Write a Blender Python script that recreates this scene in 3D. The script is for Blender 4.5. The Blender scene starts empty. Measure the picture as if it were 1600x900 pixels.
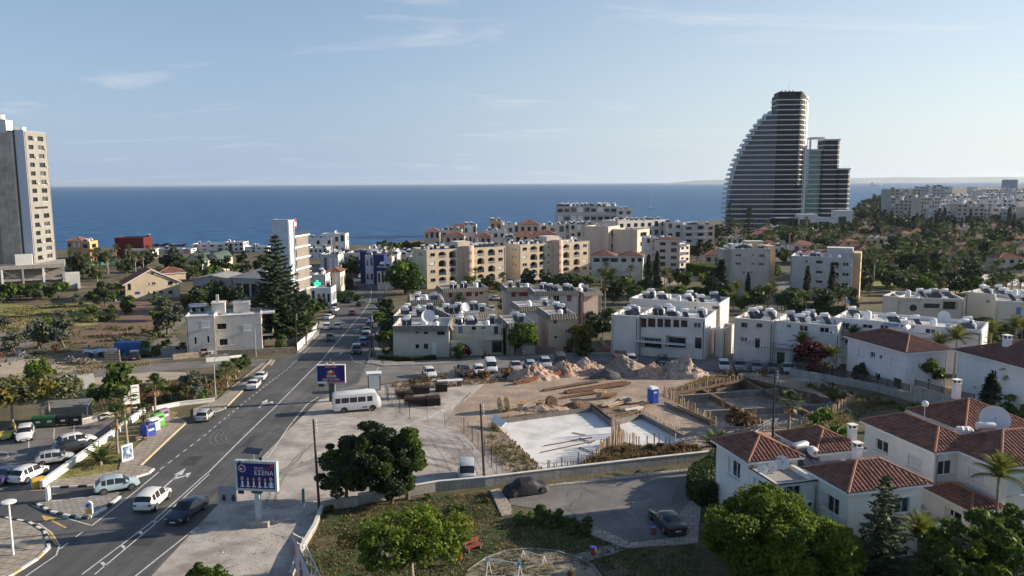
import bpy,bmesh,math,random
import numpy as np
from mathutils import Vector,Matrix
rnd=random.Random(7)
rad=math.radians
SC=bpy.context.scene
COL=SC.collection
F_PX=1244.0;PITCH=math.atan(164/1244.0);ROLL=rad(0.33);CAM_H=29.5
cam_d=bpy.data.cameras.new('camera');cam=bpy.data.objects.new('camera',cam_d);COL.objects.link(cam)
cam_d.sensor_width=36.0;cam_d.lens=F_PX/1600*36;cam_d.clip_start=0.5;cam_d.clip_end=120000
_c,_s=math.cos(PITCH),math.sin(PITCH)
FWD=Vector((0,_c,-_s));_u0=Vector((0,_s,_c));_r0=Vector((1,0,0))
RGT=math.cos(ROLL)*_r0-math.sin(ROLL)*_u0;UPV=math.sin(ROLL)*_r0+math.cos(ROLL)*_u0
_m=Matrix((RGT,UPV,-FWD)).transposed().to_4x4();_m.translation=(0,0,CAM_H)
cam.matrix_world=_m
SC.camera=cam
SUN_AZ=rad(77);SUN_EL=rad(18)
sun_d=bpy.data.lights.new('sun','SUN');sun=bpy.data.objects.new('sun',sun_d);COL.objects.link(sun)
sun_d.energy=5.0;sun_d.angle=rad(0.55);sun_d.color=(1.0,0.85,0.66)
_sd=Vector((math.sin(SUN_AZ)*math.cos(SUN_EL),math.cos(SUN_AZ)*math.cos(SUN_EL),math.sin(SUN_EL)))
sun.rotation_euler=_sd.to_track_quat('Z','Y').to_euler();sun.location=(200,50,150)
W=bpy.data.worlds.new('World');SC.world=W;W.use_nodes=True
SKY_K=0.083;HAZE_K=4.0
def build_world():
 nt=W.node_tree;n=nt.nodes;l=nt.links;n.clear()
 out=n.new('ShaderNodeOutputWorld');bg=n.new('ShaderNodeBackground');sky=n.new('ShaderNodeTexSky')
 sky.sky_type='NISHITA';sky.sun_disc=False;sky.sun_elevation=SUN_EL;sky.sun_rotation=SUN_AZ
 sky.altitude=50;sky.air_density=1.0;sky.dust_density=0.6;sky.ozone_density=3.0
 tc=n.new('ShaderNodeTexCoord');sep=n.new('ShaderNodeSeparateXYZ');l.new(tc.outputs['Generated'],sep.inputs[0])
 dv=n.new('ShaderNodeVectorMath');dv.operation='DIVIDE'
 zz=n.new('ShaderNodeMath');zz.operation='ADD';zz.inputs[1].default_value=0.12;l.new(sep.outputs['Z'],zz.inputs[0])
 cb=n.new('ShaderNodeCombineXYZ');
 for i in range(3):l.new(zz.outputs[0],cb.inputs[i])
 l.new(tc.outputs['Generated'],dv.inputs[0]);l.new(cb.outputs[0],dv.inputs[1])
 mp=n.new('ShaderNodeMapping');mp.inputs['Scale'].default_value=(0.55,1.5,1.0);mp.inputs['Rotation'].default_value=(0,0,rad(14));mp.inputs['Location'].default_value=(3.1,1.3,0)
 l.new(dv.outputs[0],mp.inputs['Vector'])
 ns=n.new('ShaderNodeTexNoise');ns.inputs['Scale'].default_value=1.1;ns.inputs['Detail'].default_value=9;ns.inputs['Roughness'].default_value=0.62;ns.inputs['Distortion'].default_value=0.5
 l.new(mp.outputs[0],ns.inputs['Vector'])
 rp=n.new('ShaderNodeValToRGB');rp.color_ramp.elements[0].position=0.56;rp.color_ramp.elements[1].position=0.80
 rp.color_ramp.elements[0].color=(0,0,0,1);rp.color_ramp.elements[1].color=(0.55,0.55,0.55,1)
 l.new(ns.outputs['Fac'],rp.inputs[0])
 mx=n.new('ShaderNodeMix');mx.data_type='RGBA';mx.inputs['B'].default_value=(.56/SKY_K,.54/SKY_K,.55/SKY_K,1)
 l.new(rp.outputs[0],mx.inputs['Factor'])
 def mth(op,a,b=None):
  m=n.new('ShaderNodeMath');m.operation=op
  for i,v in enumerate((a,b)):
   if v is None:continue
   if isinstance(v,(int,float)):m.inputs[i].default_value=v
   else:l.new(v,m.inputs[i])
  return m.outputs[0]
 zc=mth('MAXIMUM',sep.outputs['Z'],0.0)
 fac=mth('MULTIPLY',mth('EXPONENT',mth('MULTIPLY',zc,-HAZE_K)),0.96)
 dt=n.new('ShaderNodeVectorMath');dt.operation='DOT_PRODUCT';l.new(tc.outputs['Generated'],dt.inputs[0]);dt.inputs[1].default_value=_sd
 mr=n.new('ShaderNodeMapRange');mr.interpolation_type='SMOOTHSTEP';mr.inputs[1].default_value=-0.1;mr.inputs[2].default_value=0.85;l.new(dt.outputs['Value'],mr.inputs[0])
 hz=n.new('ShaderNodeMix');hz.data_type='RGBA';k=SKY_K
 hz.inputs['A'].default_value=(.235/k,.305/k,.425/k,1);hz.inputs['B'].default_value=(.505/k,.54/k,.545/k,1);l.new(mr.outputs[0],hz.inputs['Factor'])
 m2=n.new('ShaderNodeMix');m2.data_type='RGBA';l.new(fac,m2.inputs['Factor']);l.new(hz.outputs['Result'],m2.inputs['B']);l.new(sky.outputs[0],m2.inputs['A'])
 l.new(m2.outputs['Result'],mx.inputs['A'])
 l.new(mx.outputs['Result'],bg.inputs[0]);bg.inputs[1].default_value=SKY_K
 l.new(bg.outputs[0],out.inputs[0])
build_world()
SC.view_settings.view_transform='Standard';SC.view_settings.look='None';SC.view_settings.gamma=1.0
SC.view_settings.use_curve_mapping=False;SC.view_settings.exposure=0.78
SC.render.engine='CYCLES'
SC.cycles.use_denoising=True;SC.cycles.max_bounces=5;SC.cycles.diffuse_bounces=3;SC.cycles.glossy_bounces=2
SC.cycles.transparent_max_bounces=6;SC.cycles.volume_bounces=0;SC.cycles.caustics_reflective=False;SC.cycles.caustics_refractive=False
def G(y):
 if y<85:return 0.0
 if y>265:return-8.0
 k=(y-85)/6.0;i=int(k);fr=k-i
 def g0(q):
  t=min(1,(q*6.0)/180.0);return-8.0*t*t*(3-2*t)
 return g0(i)*(1-fr)+g0(i+1)*fr
BREAKS=[85+6*i for i in range(31)]
def ray(px,py):
 return FWD+(px-800)/F_PX*RGT+(450-py)/F_PX*UPV
def gp(px,py,h=0.0):
 d=ray(px,py);y=100.0
 for _ in range(60):
  t=(G(y)+h-CAM_H)/d.z if d.z<-1e-6 else 1e5
  y=0.5*y+0.5*t*d.y
 t=(G(y)+h-CAM_H)/d.z
 return Vector((t*d.x,t*d.y))
def at_depth(px,py,y):
 d=ray(px,py);t=y/d.y;return Vector((0,0,CAM_H))+d*t
def g3(px,py,h=0.0):
 p=gp(px,py);return Vector((p.x,p.y,G(p.y)+h))
MATS={}
def nd(nt,t,**k):
 a=nt.nodes.new(t)
 for i,v in k.items():a.inputs[i.replace('_',' ')].default_value=v
 return a
def M(name,col=(.5,.5,.5),rough=.8,var=.18,scale=1.5,bump=0.0,bscale=None,metal=0.0,spec=.4,objcol=False,streak=0.0,lane=0.0,col2=None,c2pos=(.45,.6),c2scale=.3,island=0.0,transl=0.0,emit=0.0,space='world',coat=0.0):
 if name in MATS:return MATS[name]
 m=bpy.data.materials.new(name);MATS[name]=m;m.use_nodes=True
 nt=m.node_tree;L=nt.links;b=nt.nodes['Principled BSDF'];out=nt.nodes['Material Output']
 b.inputs['Roughness'].default_value=rough;b.inputs['Metallic'].default_value=metal
 b.inputs['Specular IOR Level'].default_value=spec
 if coat:b.inputs['Coat Weight'].default_value=coat;b.inputs['Coat Roughness'].default_value=.05
 pos=nd(nt,'ShaderNodeNewGeometry').outputs['Position']if space=='world' else nd(nt,'ShaderNodeTexCoord').outputs['Object']
 def mixn(fac,a,bb,mode='MIX'):
  x=nt.nodes.new('ShaderNodeMix');x.data_type='RGBA';x.blend_type=mode
  for s,v in(('Factor',fac),('A',a),('B',bb)):
   if hasattr(v,'links')or hasattr(v,'is_linked'):L.new(v,x.inputs[s])
   else:x.inputs[s].default_value=v if not isinstance(v,tuple)else(*v[:3],1)
  return x.outputs['Result']
 if objcol:c=nd(nt,'ShaderNodeObjectInfo').outputs['Color']
 else:
  r=nt.nodes.new('ShaderNodeRGB');r.outputs[0].default_value=(*col,1);c=r.outputs[0]
 if col2:
  n2=nd(nt,'ShaderNodeTexNoise',Scale=c2scale,Detail=6.0,Roughness=.65);L.new(pos,n2.inputs['Vector'])
  mr=nd(nt,'ShaderNodeMapRange');mr.inputs[1].default_value=c2pos[0];mr.inputs[2].default_value=c2pos[1];L.new(n2.outputs['Fac'],mr.inputs[0])
  c=mixn(mr.outputs[0],c,col2)
 if var:
  n1=nd(nt,'ShaderNodeTexNoise',Scale=scale,Detail=7.0,Roughness=.62);L.new(pos,n1.inputs['Vector'])
  mr=nd(nt,'ShaderNodeMapRange');mr.inputs[1].default_value=.3;mr.inputs[2].default_value=.7;mr.inputs[3].default_value=1-var;mr.inputs[4].default_value=1+var*.6
  L.new(n1.outputs['Fac'],mr.inputs[0]);c=mixn(1.0,c,mr.outputs[0],'MULTIPLY')
 if streak:
  mp=nd(nt,'ShaderNodeMapping');mp.inputs['Scale'].default_value=(1.6,1.6,.12);L.new(pos,mp.inputs[0])
  n3=nd(nt,'ShaderNodeTexNoise',Scale=1.6,Detail=5.0,Roughness=.7);L.new(mp.outputs[0],n3.inputs['Vector'])
  mr=nd(nt,'ShaderNodeMapRange');mr.inputs[1].default_value=.42;mr.inputs[2].default_value=.72;mr.inputs[3].default_value=1.0;mr.inputs[4].default_value=1-streak
  L.new(n3.outputs['Fac'],mr.inputs[0]);c=mixn(1.0,c,mr.outputs[0],'MULTIPLY')
 if lane:
  mp=nd(nt,'ShaderNodeMapping');mp.inputs['Scale'].default_value=(1.1,.035,1);mp.inputs['Rotation'].default_value=(0,0,rad(-3));L.new(pos,mp.inputs[0])
  n3=nd(nt,'ShaderNodeTexNoise',Scale=1.0,Detail=6.0,Roughness=.7);L.new(mp.outputs[0],n3.inputs['Vector'])
  mr=nd(nt,'ShaderNodeMapRange');mr.inputs[1].default_value=.35;mr.inputs[2].default_value=.65;mr.inputs[3].default_value=1-lane;mr.inputs[4].default_value=1+lane;L.new(n3.outputs['Fac'],mr.inputs[0]);c=mixn(1.0,c,mr.outputs[0],'MULTIPLY')
 if island:
  ri=nd(nt,'ShaderNodeNewGeometry').outputs['Random Per Island'];oi=nd(nt,'ShaderNodeObjectInfo').outputs['Random']
  mr=nd(nt,'ShaderNodeMapRange');mr.inputs[3].default_value=1-island;mr.inputs[4].default_value=1+island;L.new(ri,mr.inputs[0])
  c=mixn(1.0,c,mr.outputs[0],'MULTIPLY')
  mr2=nd(nt,'ShaderNodeMapRange');mr2.inputs[3].default_value=.8;mr2.inputs[4].default_value=1.2;L.new(oi,mr2.inputs[0])
  c=mixn(1.0,c,mr2.outputs[0],'MULTIPLY')
 L.new(c,b.inputs['Base Color'])
 if bump:
  nb=nd(nt,'ShaderNodeTexNoise',Scale=bscale or scale*4,Detail=8.0,Roughness=.6);L.new(pos,nb.inputs['Vector'])
  bp=nd(nt,'ShaderNodeBump',Strength=min(1,bump),Distance=.1*max(1,bump));L.new(nb.outputs['Fac'],bp.inputs['Height']);L.new(bp.outputs[0],b.inputs['Normal'])
 if emit:
  L.new(c,b.inputs['Emission Color']);b.inputs['Emission Strength'].default_value=emit
 if transl:
  t=nt.nodes.new('ShaderNodeBsdfTranslucent');L.new(c,t.inputs['Color'])
  ms=nt.nodes.new('ShaderNodeMixShader');ms.inputs[0].default_value=transl
  L.new(b.outputs[0],ms.inputs[1]);L.new(t.outputs[0],ms.inputs[2]);L.new(ms.outputs[0],out.inputs['Surface'])
 return m
def leafmat(name,col,transl=.35,island=.35):return M(name,col,rough=.6,var=.25,scale=.5,island=island,transl=transl,spec=.25)
class MB:
 def __init__(s):s.v=[];s.f=[];s.m=[];s.mats=[]
 def mi(s,mat):
  if mat not in s.mats:s.mats.append(mat)
  return s.mats.index(mat)
 def face(s,pts,mat):
  b=len(s.v);s.v.extend(tuple(p)for p in pts);s.f.append(tuple(range(b,b+len(pts))));s.m.append(s.mi(mat));return s
 def mesh(s,vs,fs,mat):
  b=len(s.v);s.v.extend(tuple(p)for p in vs);k=s.mi(mat)
  for f in fs:s.f.append(tuple(b+i for i in f));s.m.append(k)
  return s
 def box(s,x0,y0,z0,x1,y1,z1,mat):
  v=[(x0,y0,z0),(x1,y0,z0),(x1,y1,z0),(x0,y1,z0),(x0,y0,z1),(x1,y0,z1),(x1,y1,z1),(x0,y1,z1)]
  return s.mesh(v,[(0,3,2,1),(4,5,6,7),(0,1,5,4),(1,2,6,5),(2,3,7,6),(3,0,4,7)],mat)
 def bar(s,p,q,w,h,mat):
  p=Vector(p);q=Vector(q);d=(q-p).normalized();up=Vector((0,0,1))if abs(d.z)<.95 else Vector((0,1,0))
  a=d.cross(up).normalized()*(w/2);b=a.cross(d).normalized()*(h/2)
  v=[e+x*a+y*b for e in(p,q)for x,y in((-1,-1),(1,-1),(1,1),(-1,1))]
  return s.mesh(v,[(0,1,2,3),(7,6,5,4),(0,4,5,1),(1,5,6,2),(2,6,7,3),(3,7,4,0)],mat)
 def tube(s,pts,rs,n,mat,cap=True):
  pts=[Vector(p)for p in pts];rs=[rs]*len(pts)if not hasattr(rs,'__len__')else rs;rings=[];vs=[]
  for i,p in enumerate(pts):
   d=(pts[min(i+1,len(pts)-1)]-pts[max(i-1,0)]).normalized();up=Vector((0,0,1))if abs(d.z)<.9 else Vector((1,0,0))
   a=d.cross(up).normalized();b=a.cross(d)
   for k in range(n):t=2*math.pi*k/n;vs.append(p+(a*math.cos(t)+b*math.sin(t))*rs[i])
  fs=[(i*n+k,i*n+(k+1)%n,(i+1)*n+(k+1)%n,(i+1)*n+k)for i in range(len(pts)-1)for k in range(n)]
  if cap:fs+=[tuple(range(n))[::-1],tuple((len(pts)-1)*n+k for k in range(n))]
  return s.mesh(vs,fs,mat)
 def cyl(s,p,q,r,n,mat,r2=None):return s.tube([p,q],[r,r if r2 is None else r2],n,mat)
 def lathe(s,prof,n,mat,c=(0,0,0)):
  vs=[(c[0]+r*math.cos(2*math.pi*k/n),c[1]+r*math.sin(2*math.pi*k/n),c[2]+z)for r,z in prof for k in range(n)]
  fs=[(i*n+k,i*n+(k+1)%n,(i+1)*n+(k+1)%n,(i+1)*n+k)for i in range(len(prof)-1)for k in range(n)]
  fs+=[tuple(range(n))[::-1],tuple((len(prof)-1)*n+k for k in range(n))]
  return s.mesh(vs,fs,mat)
 def prism(s,poly,z0,z1,mat,top=None):
  n=len(poly);a=sum(poly[i][0]*poly[(i+1)%n][1]-poly[(i+1)%n][0]*poly[i][1]for i in range(n))
  if a<0:poly=poly[::-1]
  vs=[(x,y,z0)for x,y in poly]+[(x,y,z1)for x,y in poly]
  s.mesh(vs,[tuple(range(n))[::-1]]+[(i,(i+1)%n,n+(i+1)%n,n+i)for i in range(n)],mat)
  return s.face([(x,y,z1)for x,y in poly],top or mat)
 def xform(s,mt):
  s.v=[tuple(mt@Vector(p))for p in s.v];return s
 def add(s,o,mt=None):
  b=len(s.v);s.v.extend(tuple(mt@Vector(p))if mt else p for p in o.v)
  mp=[s.mi(x)for x in o.mats]
  for f,m in zip(o.f,o.m):s.f.append(tuple(b+i for i in f));s.m.append(mp[m])
  return s
 def data(s,name,smooth=None):
  me=bpy.data.meshes.new(name);me.from_pydata(s.v,[],s.f)
  for m in s.mats:me.materials.append(m)
  me.polygons.foreach_set('material_index',s.m)
  if smooth is not None:
   me.polygons.foreach_set('use_smooth',[True]*len(s.f))
   bm=bmesh.new();bm.from_mesh(me);bmesh.ops.remove_doubles(bm,verts=bm.verts,dist=.0005);bm.to_mesh(me);bm.free()
   me.set_sharp_from_angle(angle=rad(smooth))
  me.update();return me
 def build(s,name,parent=None,loc=(0,0,0),rz=0,smooth=None,kind=None):
  return ob(name,s.data(name,smooth),parent,loc,rz,kind=kind)
def ob(name,me,parent=None,loc=(0,0,0),rz=0,scale=1,kind=None,rot=None,color=None):
 o=bpy.data.objects.new(name,me);COL.objects.link(o)
 if parent:o.parent=parent
 o.location=loc;o.rotation_euler=rot if rot else(0,0,rz)
 o.scale=(scale,)*3 if not hasattr(scale,'__len__')else scale
 if kind:o['kind']=kind
 if color:o.color=(*color,1)
 return o
def tag(o,label,cat,group=None):
 o['label']=label;o['category']=cat
 if group:o['group']=group
 return o
def thing(name,label,cat,loc=(0,0,0),rz=0,group=None,scale=1):
 return tag(ob(name,None,None,loc,rz,scale),label,cat,group)
def kids(o):return[c for c in COL.objects if c.parent==o]
def sheet(name,poly,off,mat,kind='structure',parent=None,px=True,thick=0.0,side=None):
 """a flat-on-the-terrain polygon; poly in survey pixels (px) or world xy; thick > 0 gives it a kerb face"""
 P=[gp(*p)for p in poly]if px else[Vector(p)for p in poly]
 bm=bmesh.new();vs=[bm.verts.new((p.x,p.y,0))for p in P];f=bm.faces.new(vs)
 bm.normal_update()
 if f.normal.z<0:bmesh.ops.reverse_faces(bm,faces=[f])
 y0,y1=min(p.y for p in P),max(p.y for p in P)
 bmesh.ops.triangulate(bm,faces=bm.faces[:])
 for b in BREAKS:
  if y0<b<y1:
   bmesh.ops.bisect_plane(bm,geom=bm.verts[:]+bm.edges[:]+bm.faces[:],plane_co=(0,b,0),plane_no=(0,1,0),dist=1e-5)
 for v in bm.verts:v.co.z=G(v.co.y)+off
 if thick:
  be=[e for e in bm.edges if e.is_boundary]
  r=bmesh.ops.extrude_edge_only(bm,edges=be)
  for g in r['geom']:
   if isinstance(g,bmesh.types.BMVert):g.co.z-=thick
  if side:
   for g in r['geom']:
    if isinstance(g,bmesh.types.BMFace):g.material_index=1
 me=bpy.data.meshes.new(name);bm.to_mesh(me);bm.free();me.materials.append(mat)
 if side:me.materials.append(side)
 return ob(name,me,parent,kind=kind)
def stripe(mb,pts,w,off,mat,dash=None,px=True):
 """painted line along pts: quads lying on the terrain"""
 P=[gp(*p)for p in pts]if px else[Vector(p)for p in pts]
 out=[]
 for a,b in zip(P,P[1:]):
  L=(b-a).length;n=max(1,int(L/3))if not dash else max(1,round(L/(dash[0]+dash[1])))
  d=(b-a)/L;q=Vector((-d.y,d.x))*(w/2)
  for i in range(n):
   s0=L*i/n;s1=L*(i+1)/n if not dash else s0+(L/n)*dash[0]/(dash[0]+dash[1])
   e=[a+d*s0-q,a+d*s1-q,a+d*s1+q,a+d*s0+q]
   mb.face([(p.x,p.y,G(p.y)+off)for p in e],mat)
   #  surface materials
asphalt=M('asphalt',(.088,.089,.092),rough=.85,lane=.22,var=.25,scale=.25,bump=.25,bscale=18,col2=(.135,.132,.128),c2pos=(.48,.66),c2scale=.12)
asphalt_old=M('asphalt_old',(.165,.16,.155),rough=.9,var=.25,scale=.4,bump=.3,bscale=12,col2=(.20,.19,.175),c2pos=(.45,.65),c2scale=.2)
asphalt_new=M('asphalt_dark',(.075,.077,.082),rough=.85,var=.2,scale=.3,bump=.2,bscale=18)
gravel=M('gravel',(.45,.41,.37),rough=.95,var=.3,scale=.5,bump=.4,bscale=7,col2=(.29,.26,.235),c2pos=(.47,.62),c2scale=.22)
soil=M('soil',(.17,.105,.065),rough=.97,var=.4,scale=.8,bump=.9,bscale=4,col2=(.26,.18,.12),c2pos=(.45,.62),c2scale=.5)
sand=M('sand',(.42,.355,.28),rough=.97,var=.25,scale=.5,bump=.6,bscale=3,col2=(.30,.24,.18),c2pos=(.5,.62),c2scale=.25)
scrub=M('scrub_soil',(.095,.088,.048),rough=.97,var=.4,scale=.25,bump=.9,bscale=2.5,col2=(.16,.125,.075),c2pos=(.45,.6),c2scale=.12)
meadow=M('meadow',(.20,.205,.055),rough=.97,var=.35,scale=.4,bump=.8,bscale=3,col2=(.34,.28,.12),c2pos=(.42,.58),c2scale=.09)
lawn=M('lawn',(.055,.075,.025),rough=.97,var=.4,scale=.7,bump=.9,bscale=6,col2=(.15,.105,.06),c2pos=(.47,.62),c2scale=.28)
red_soil=M('red_soil',(.19,.12,.08),rough=.97,var=.3,scale=.5,bump=.7,bscale=2,col2=(.16,.10,.06),c2pos=(.45,.6),c2scale=.1)
line_white=M('line_paint',(.62,.62,.60),rough=.7,var=.35,scale=2.5,bump=0)
line_yellow=M('line_yellow',(.62,.42,.12),rough=.7,var=.3,scale=2.5)
kerb_white=M('kerb_white',(.72,.71,.68),rough=.8,var=.2,scale=3)
kerb_black=M('kerb_black',(.035,.035,.037),rough=.8,var=.3,scale=3)
kerb_tan=M('kerb_tan',(.52,.43,.27),rough=.85,var=.25,scale=2)
concrete=M('concrete',(.38,.36,.33),rough=.9,var=.25,scale=.8,bump=.3,streak=.35)
concrete_dark=M('concrete_dark',(.22,.215,.205),rough=.9,var=.3,scale=.6,bump=.3,streak=.3)
white_wall=M('white_wall',(.78,.77,.74),rough=.8,var=.08,scale=.6,streak=.14)
def paver_mat(name,col,w=.4,h=.4,rotz=0):
 m=M(name,col,rough=.9,var=.2,scale=.6,bump=0)
 nt=m.node_tree;b=nt.nodes['Principled BSDF'];old=b.inputs['Base Color'].links[0].from_socket
 mp=nd(nt,'ShaderNodeMapping');mp.inputs['Rotation'].default_value=(0,0,rotz)
 nt.links.new(nd(nt,'ShaderNodeNewGeometry').outputs['Position'],mp.inputs[0])
 br=nd(nt,'ShaderNodeTexBrick',Scale=1.0);br.inputs['Brick Width'].default_value=w;br.inputs['Row Height'].default_value=h
 br.inputs['Mortar Size'].default_value=.035;br.inputs['Color1'].default_value=(1,1,1,1);br.inputs['Color2'].default_value=(.8,.8,.78,1);br.inputs['Mortar'].default_value=(.38,.36,.34,1)
 nt.links.new(mp.outputs[0],br.inputs['Vector'])
 x=nt.nodes.new('ShaderNodeMix');x.data_type='RGBA';x.blend_type='MULTIPLY';x.inputs['Factor'].default_value=1
 nt.links.new(old,x.inputs['A']);nt.links.new(br.outputs['Color'],x.inputs['B']);nt.links.new(x.outputs['Result'],b.inputs['Base Color'])
 return m
pavers=paver_mat('pavers',(.40,.35,.29),.8,.8,rad(12))
pavers_grey=paver_mat('pavers_grey',(.36,.34,.31),.55,.55,rad(-8))
def sea_mat():
 m=M('sea_water',(.012,.062,.15),rough=.4,var=0,spec=.12);nt=m.node_tree;b=nt.nodes['Principled BSDF']
 g=nd(nt,'ShaderNodeNewGeometry').outputs['Position'];last=None
 for sc,st,dist in(((.011,.03,1),.35,6.0),((.05,.12,1),.6,1.6),((.16,.42,1),.9,.6)):
  mp=nd(nt,'ShaderNodeMapping');mp.inputs['Scale'].default_value=sc;mp.inputs['Rotation'].default_value=(0,0,rad(-12));nt.links.new(g,mp.inputs[0])
  ns=nd(nt,'ShaderNodeTexNoise',Scale=1.0,Detail=5.0,Roughness=.6);nt.links.new(mp.outputs[0],ns.inputs['Vector'])
  bp=nd(nt,'ShaderNodeBump',Strength=st,Distance=dist);nt.links.new(ns.outputs['Fac'],bp.inputs['Height'])
  if last:nt.links.new(last,bp.inputs['Normal'])
  last=bp.outputs[0]
  if sc[0]==.05:n2=ns
 nt.links.new(last,b.inputs['Normal'])
 rp=nt.nodes.new('ShaderNodeValToRGB');rp.color_ramp.elements[0].position=.42;rp.color_ramp.elements[1].position=.60
 rp.color_ramp.elements[0].color=(.008,.050,.145,1);rp.color_ramp.elements[1].color=(.030,.135,.30,1)
 nt.links.new(n2.outputs['Fac'],rp.inputs[0]);nt.links.new(rp.outputs[0],b.inputs['Base Color'])
 return m
 #  ground, sea, far land
SEA_Z=-9.0
seam=sea_mat()
mb=MB();R_=42000
xs=[-R_,-6000,-1200,0,1200,6000,R_];ys=[250,900,3000,9000,R_]
for i in range(len(xs)-1):
 for j in range(len(ys)-1):mb.face([(xs[i],ys[j],SEA_Z),(xs[i+1],ys[j],SEA_Z),(xs[i+1],ys[j+1],SEA_Z),(xs[i],ys[j+1],SEA_Z)],seam)
mb.build('sea',kind='structure')
SHORE=[(-300,396),(90,390),(180,387),(300,386),(480,386),(600,381),(690,371),(870,353),(1000,349.5),(1130,344),(1250,341),(1330,337),(1345,318),(1390,303),(1420,298),(1500,293),(1600,289.5),(1700,288)]
shore=[gp(*p)for p in SHORE]
PIT1=[gp(*p)for p in((765,655),(852,738),(1088,691),(1000,645),(925,634))]
PIT2=[gp(*p)for p in((1036,618),(1122,668),(1255,668),(1336,631),(1172,592))]
def cut_pit(o,pit):
 bm=bmesh.new();bm.from_mesh(o.data);c=sum(pit,Vector((0,0)))/len(pit);pl=[]
 for a,b in zip(pit,pit[1:]+pit[:1]):
  d=b-a;n=Vector((-d.y,d.x));
  if n.dot(c-a)<0:n=-n
  pl.append((a,n));lo,hi=min(q.y for q in pit)-8,max(q.y for q in pit)+8
  gf=[f for f in bm.faces if max(v.co.y for v in f.verts)>lo and min(v.co.y for v in f.verts)<hi]
  bmesh.ops.bisect_plane(bm,geom=list({*gf,*(e for f in gf for e in f.edges),*(v for f in gf for v in f.verts)}),plane_co=(a.x,a.y,0),plane_no=(n.x,n.y,0),dist=1e-5)
 dead=[f for f in bm.faces if all(n.dot(f.calc_center_median().xy-a)>0 for a,n in pl)]
 bmesh.ops.delete(bm,geom=dead,context='FACES');bm.to_mesh(o.data);bm.free()
ground=sheet('ground',[(-1500,-150),(4200,-150),(shore[-1].x+600,shore[-1].y)]+[tuple(p)for p in shore[::-1]]+[(-1500,shore[0].y)],0,scrub,px=False)
mb=MB()
for a,b in zip(shore,shore[1:]):mb.face([(a.x,a.y,-8.01),(b.x,b.y,-8.01),(b.x,b.y+3,SEA_Z-.5),(a.x,a.y+3,SEA_Z-.5)],sand)
mb.build('beach',kind='structure')
hill_m=M('far_hill',(.30,.33,.30),rough=.95,var=.25,scale=.002)
def hill(pts,depth,name='hills'):
 mb=MB()
 for(a,b)in zip(pts,pts[1:]):
  A=at_depth(a[0],286,depth);B=at_depth(b[0],286,depth)
  mb.face([(A.x,depth,SEA_Z-2),(B.x,depth,SEA_Z-2),(B.x,depth+500,b[1]),(A.x,depth+500,a[1])],hill_m)
  mb.face([(A.x,depth+500,a[1]),(B.x,depth+500,b[1]),(B.x,depth+2500,SEA_Z-2),(A.x,depth+2500,SEA_Z-2)],hill_m)
 return mb.build(name,kind='structure',smooth=60)
hill([(1040,-9),(1070,30),(1100,62),(1160,74),(1240,80),(1330,84),(1420,100),(1500,88),(1570,96),(1640,88),(1760,60)],15000)
#  roads and lots
main_road=sheet('main_road',[(-60,960),(0,905),(58,874),(76,857),(70,832),(46,818),(0,810),(-60,800),(-40,775),(60,764),(150,760),(225,744),(241,735),(218,728),(291,661),(350,640),(423,562),(470,549),(498,522),(505,500),(530,470),(549,450),(553,436),(546,424),(536,411),(553,411),(572,428),(592,438),(608,450),(606,465),(600,490),(587,520),(581,545),(572,566),(560,600),(500,622),(400,722),(232,905),(180,960)],.02,asphalt)
side_road=sheet('side_road',[(500,621),(560,598),(572,569),(600,572),(660,570),(760,563),(880,556),(1000,554.5),(1160,559),(1240,561),(1275,566),(1255,583),(1130,579),(1000,572),(800,581),(660,591),(590,601),(530,613),(506,624)],.024,asphalt_old)
lane=sheet('lane_road',[(425,561),(384,561),(280,566),(164,576),(0,592),(-80,600),(-80,612),(0,604),(164,588),(280,577),(384,571),(412,574)],.016,asphalt_old)
yard=sheet('site_yard',[(232,905),(180,960),(440,960),(470,860),(505,797),(560,790),(684,767),(760,759),(880,744),(1105,719),(1250,690),(1345,640),(1290,598),(1250,586),(1130,581),(1000,574),(800,583),(660,593),(590,603),(530,615),(500,624),(400,724)],.012,gravel)
site=sheet('site_soil',[(770,590),(1000,577),(1240,592),(1335,630),(1250,676),(1105,708),(900,738),(800,748),(745,700),(700,650),(740,615)],.018,M('site_soil',(.42,.325,.25),var=.4,rough=.97,scale=.7,bump=1.0,bscale=3,col2=(.28,.22,.175),c2pos=(.44,.6),c2scale=.35))
for o in(ground,yard,site):
 for p in(PIT1,PIT2):cut_pit(o,p)
sheet('sand_lot',[(90,588),(145,582),(150,600),(120,616),(84,606)],.03,M('pale_slab',(.5,.46,.41),var=.2,scale=.6,bump=.3),px=True)
sheet('sand_lot',[(-60,562),(40,552),(90,570),(164,578),(290,582),(330,590),(300,610),(215,602),(120,600),(60,590),(-60,606)],.008,sand)
sheet('dirt_yard',[(60,572),(120,565),(215,566),(285,562),(290,545),(270,520),(292,500),(280,492),(250,520),(230,552),(165,560),(100,560)],.010,M('dirt',(.21,.185,.15),var=.35,scale=.4,bump=.6,bscale=3))
sheet('meadow_field',[(-60,470),(60,478),(150,468),(170,500),(150,508),(60,512),(-60,520)],.02,meadow)
sheet('ploughed_field',[(165,478),(250,470),(285,480),(250,512),(180,535),(120,540),(60,522),(150,510)],.016,red_soil)
sheet('dirt_track',[(-60,516),(30,512),(70,522),(40,545),(20,565),(-60,575)],.014,M('dirt_grey',(.23,.20,.17),var=.3,scale=.2,bump=.5))
carpark=sheet('car_park',[(-120,800),(-60,772),(60,764),(58,757),(226,648),(180,650),(128,664),(60,668),(-10,664),(-120,690)],.022,asphalt_old)
sheet('grass_verge',[(78,752),(228,650),(262,642),(279,644),(240,690),(192,737),(140,746)],.05,meadow)
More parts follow.
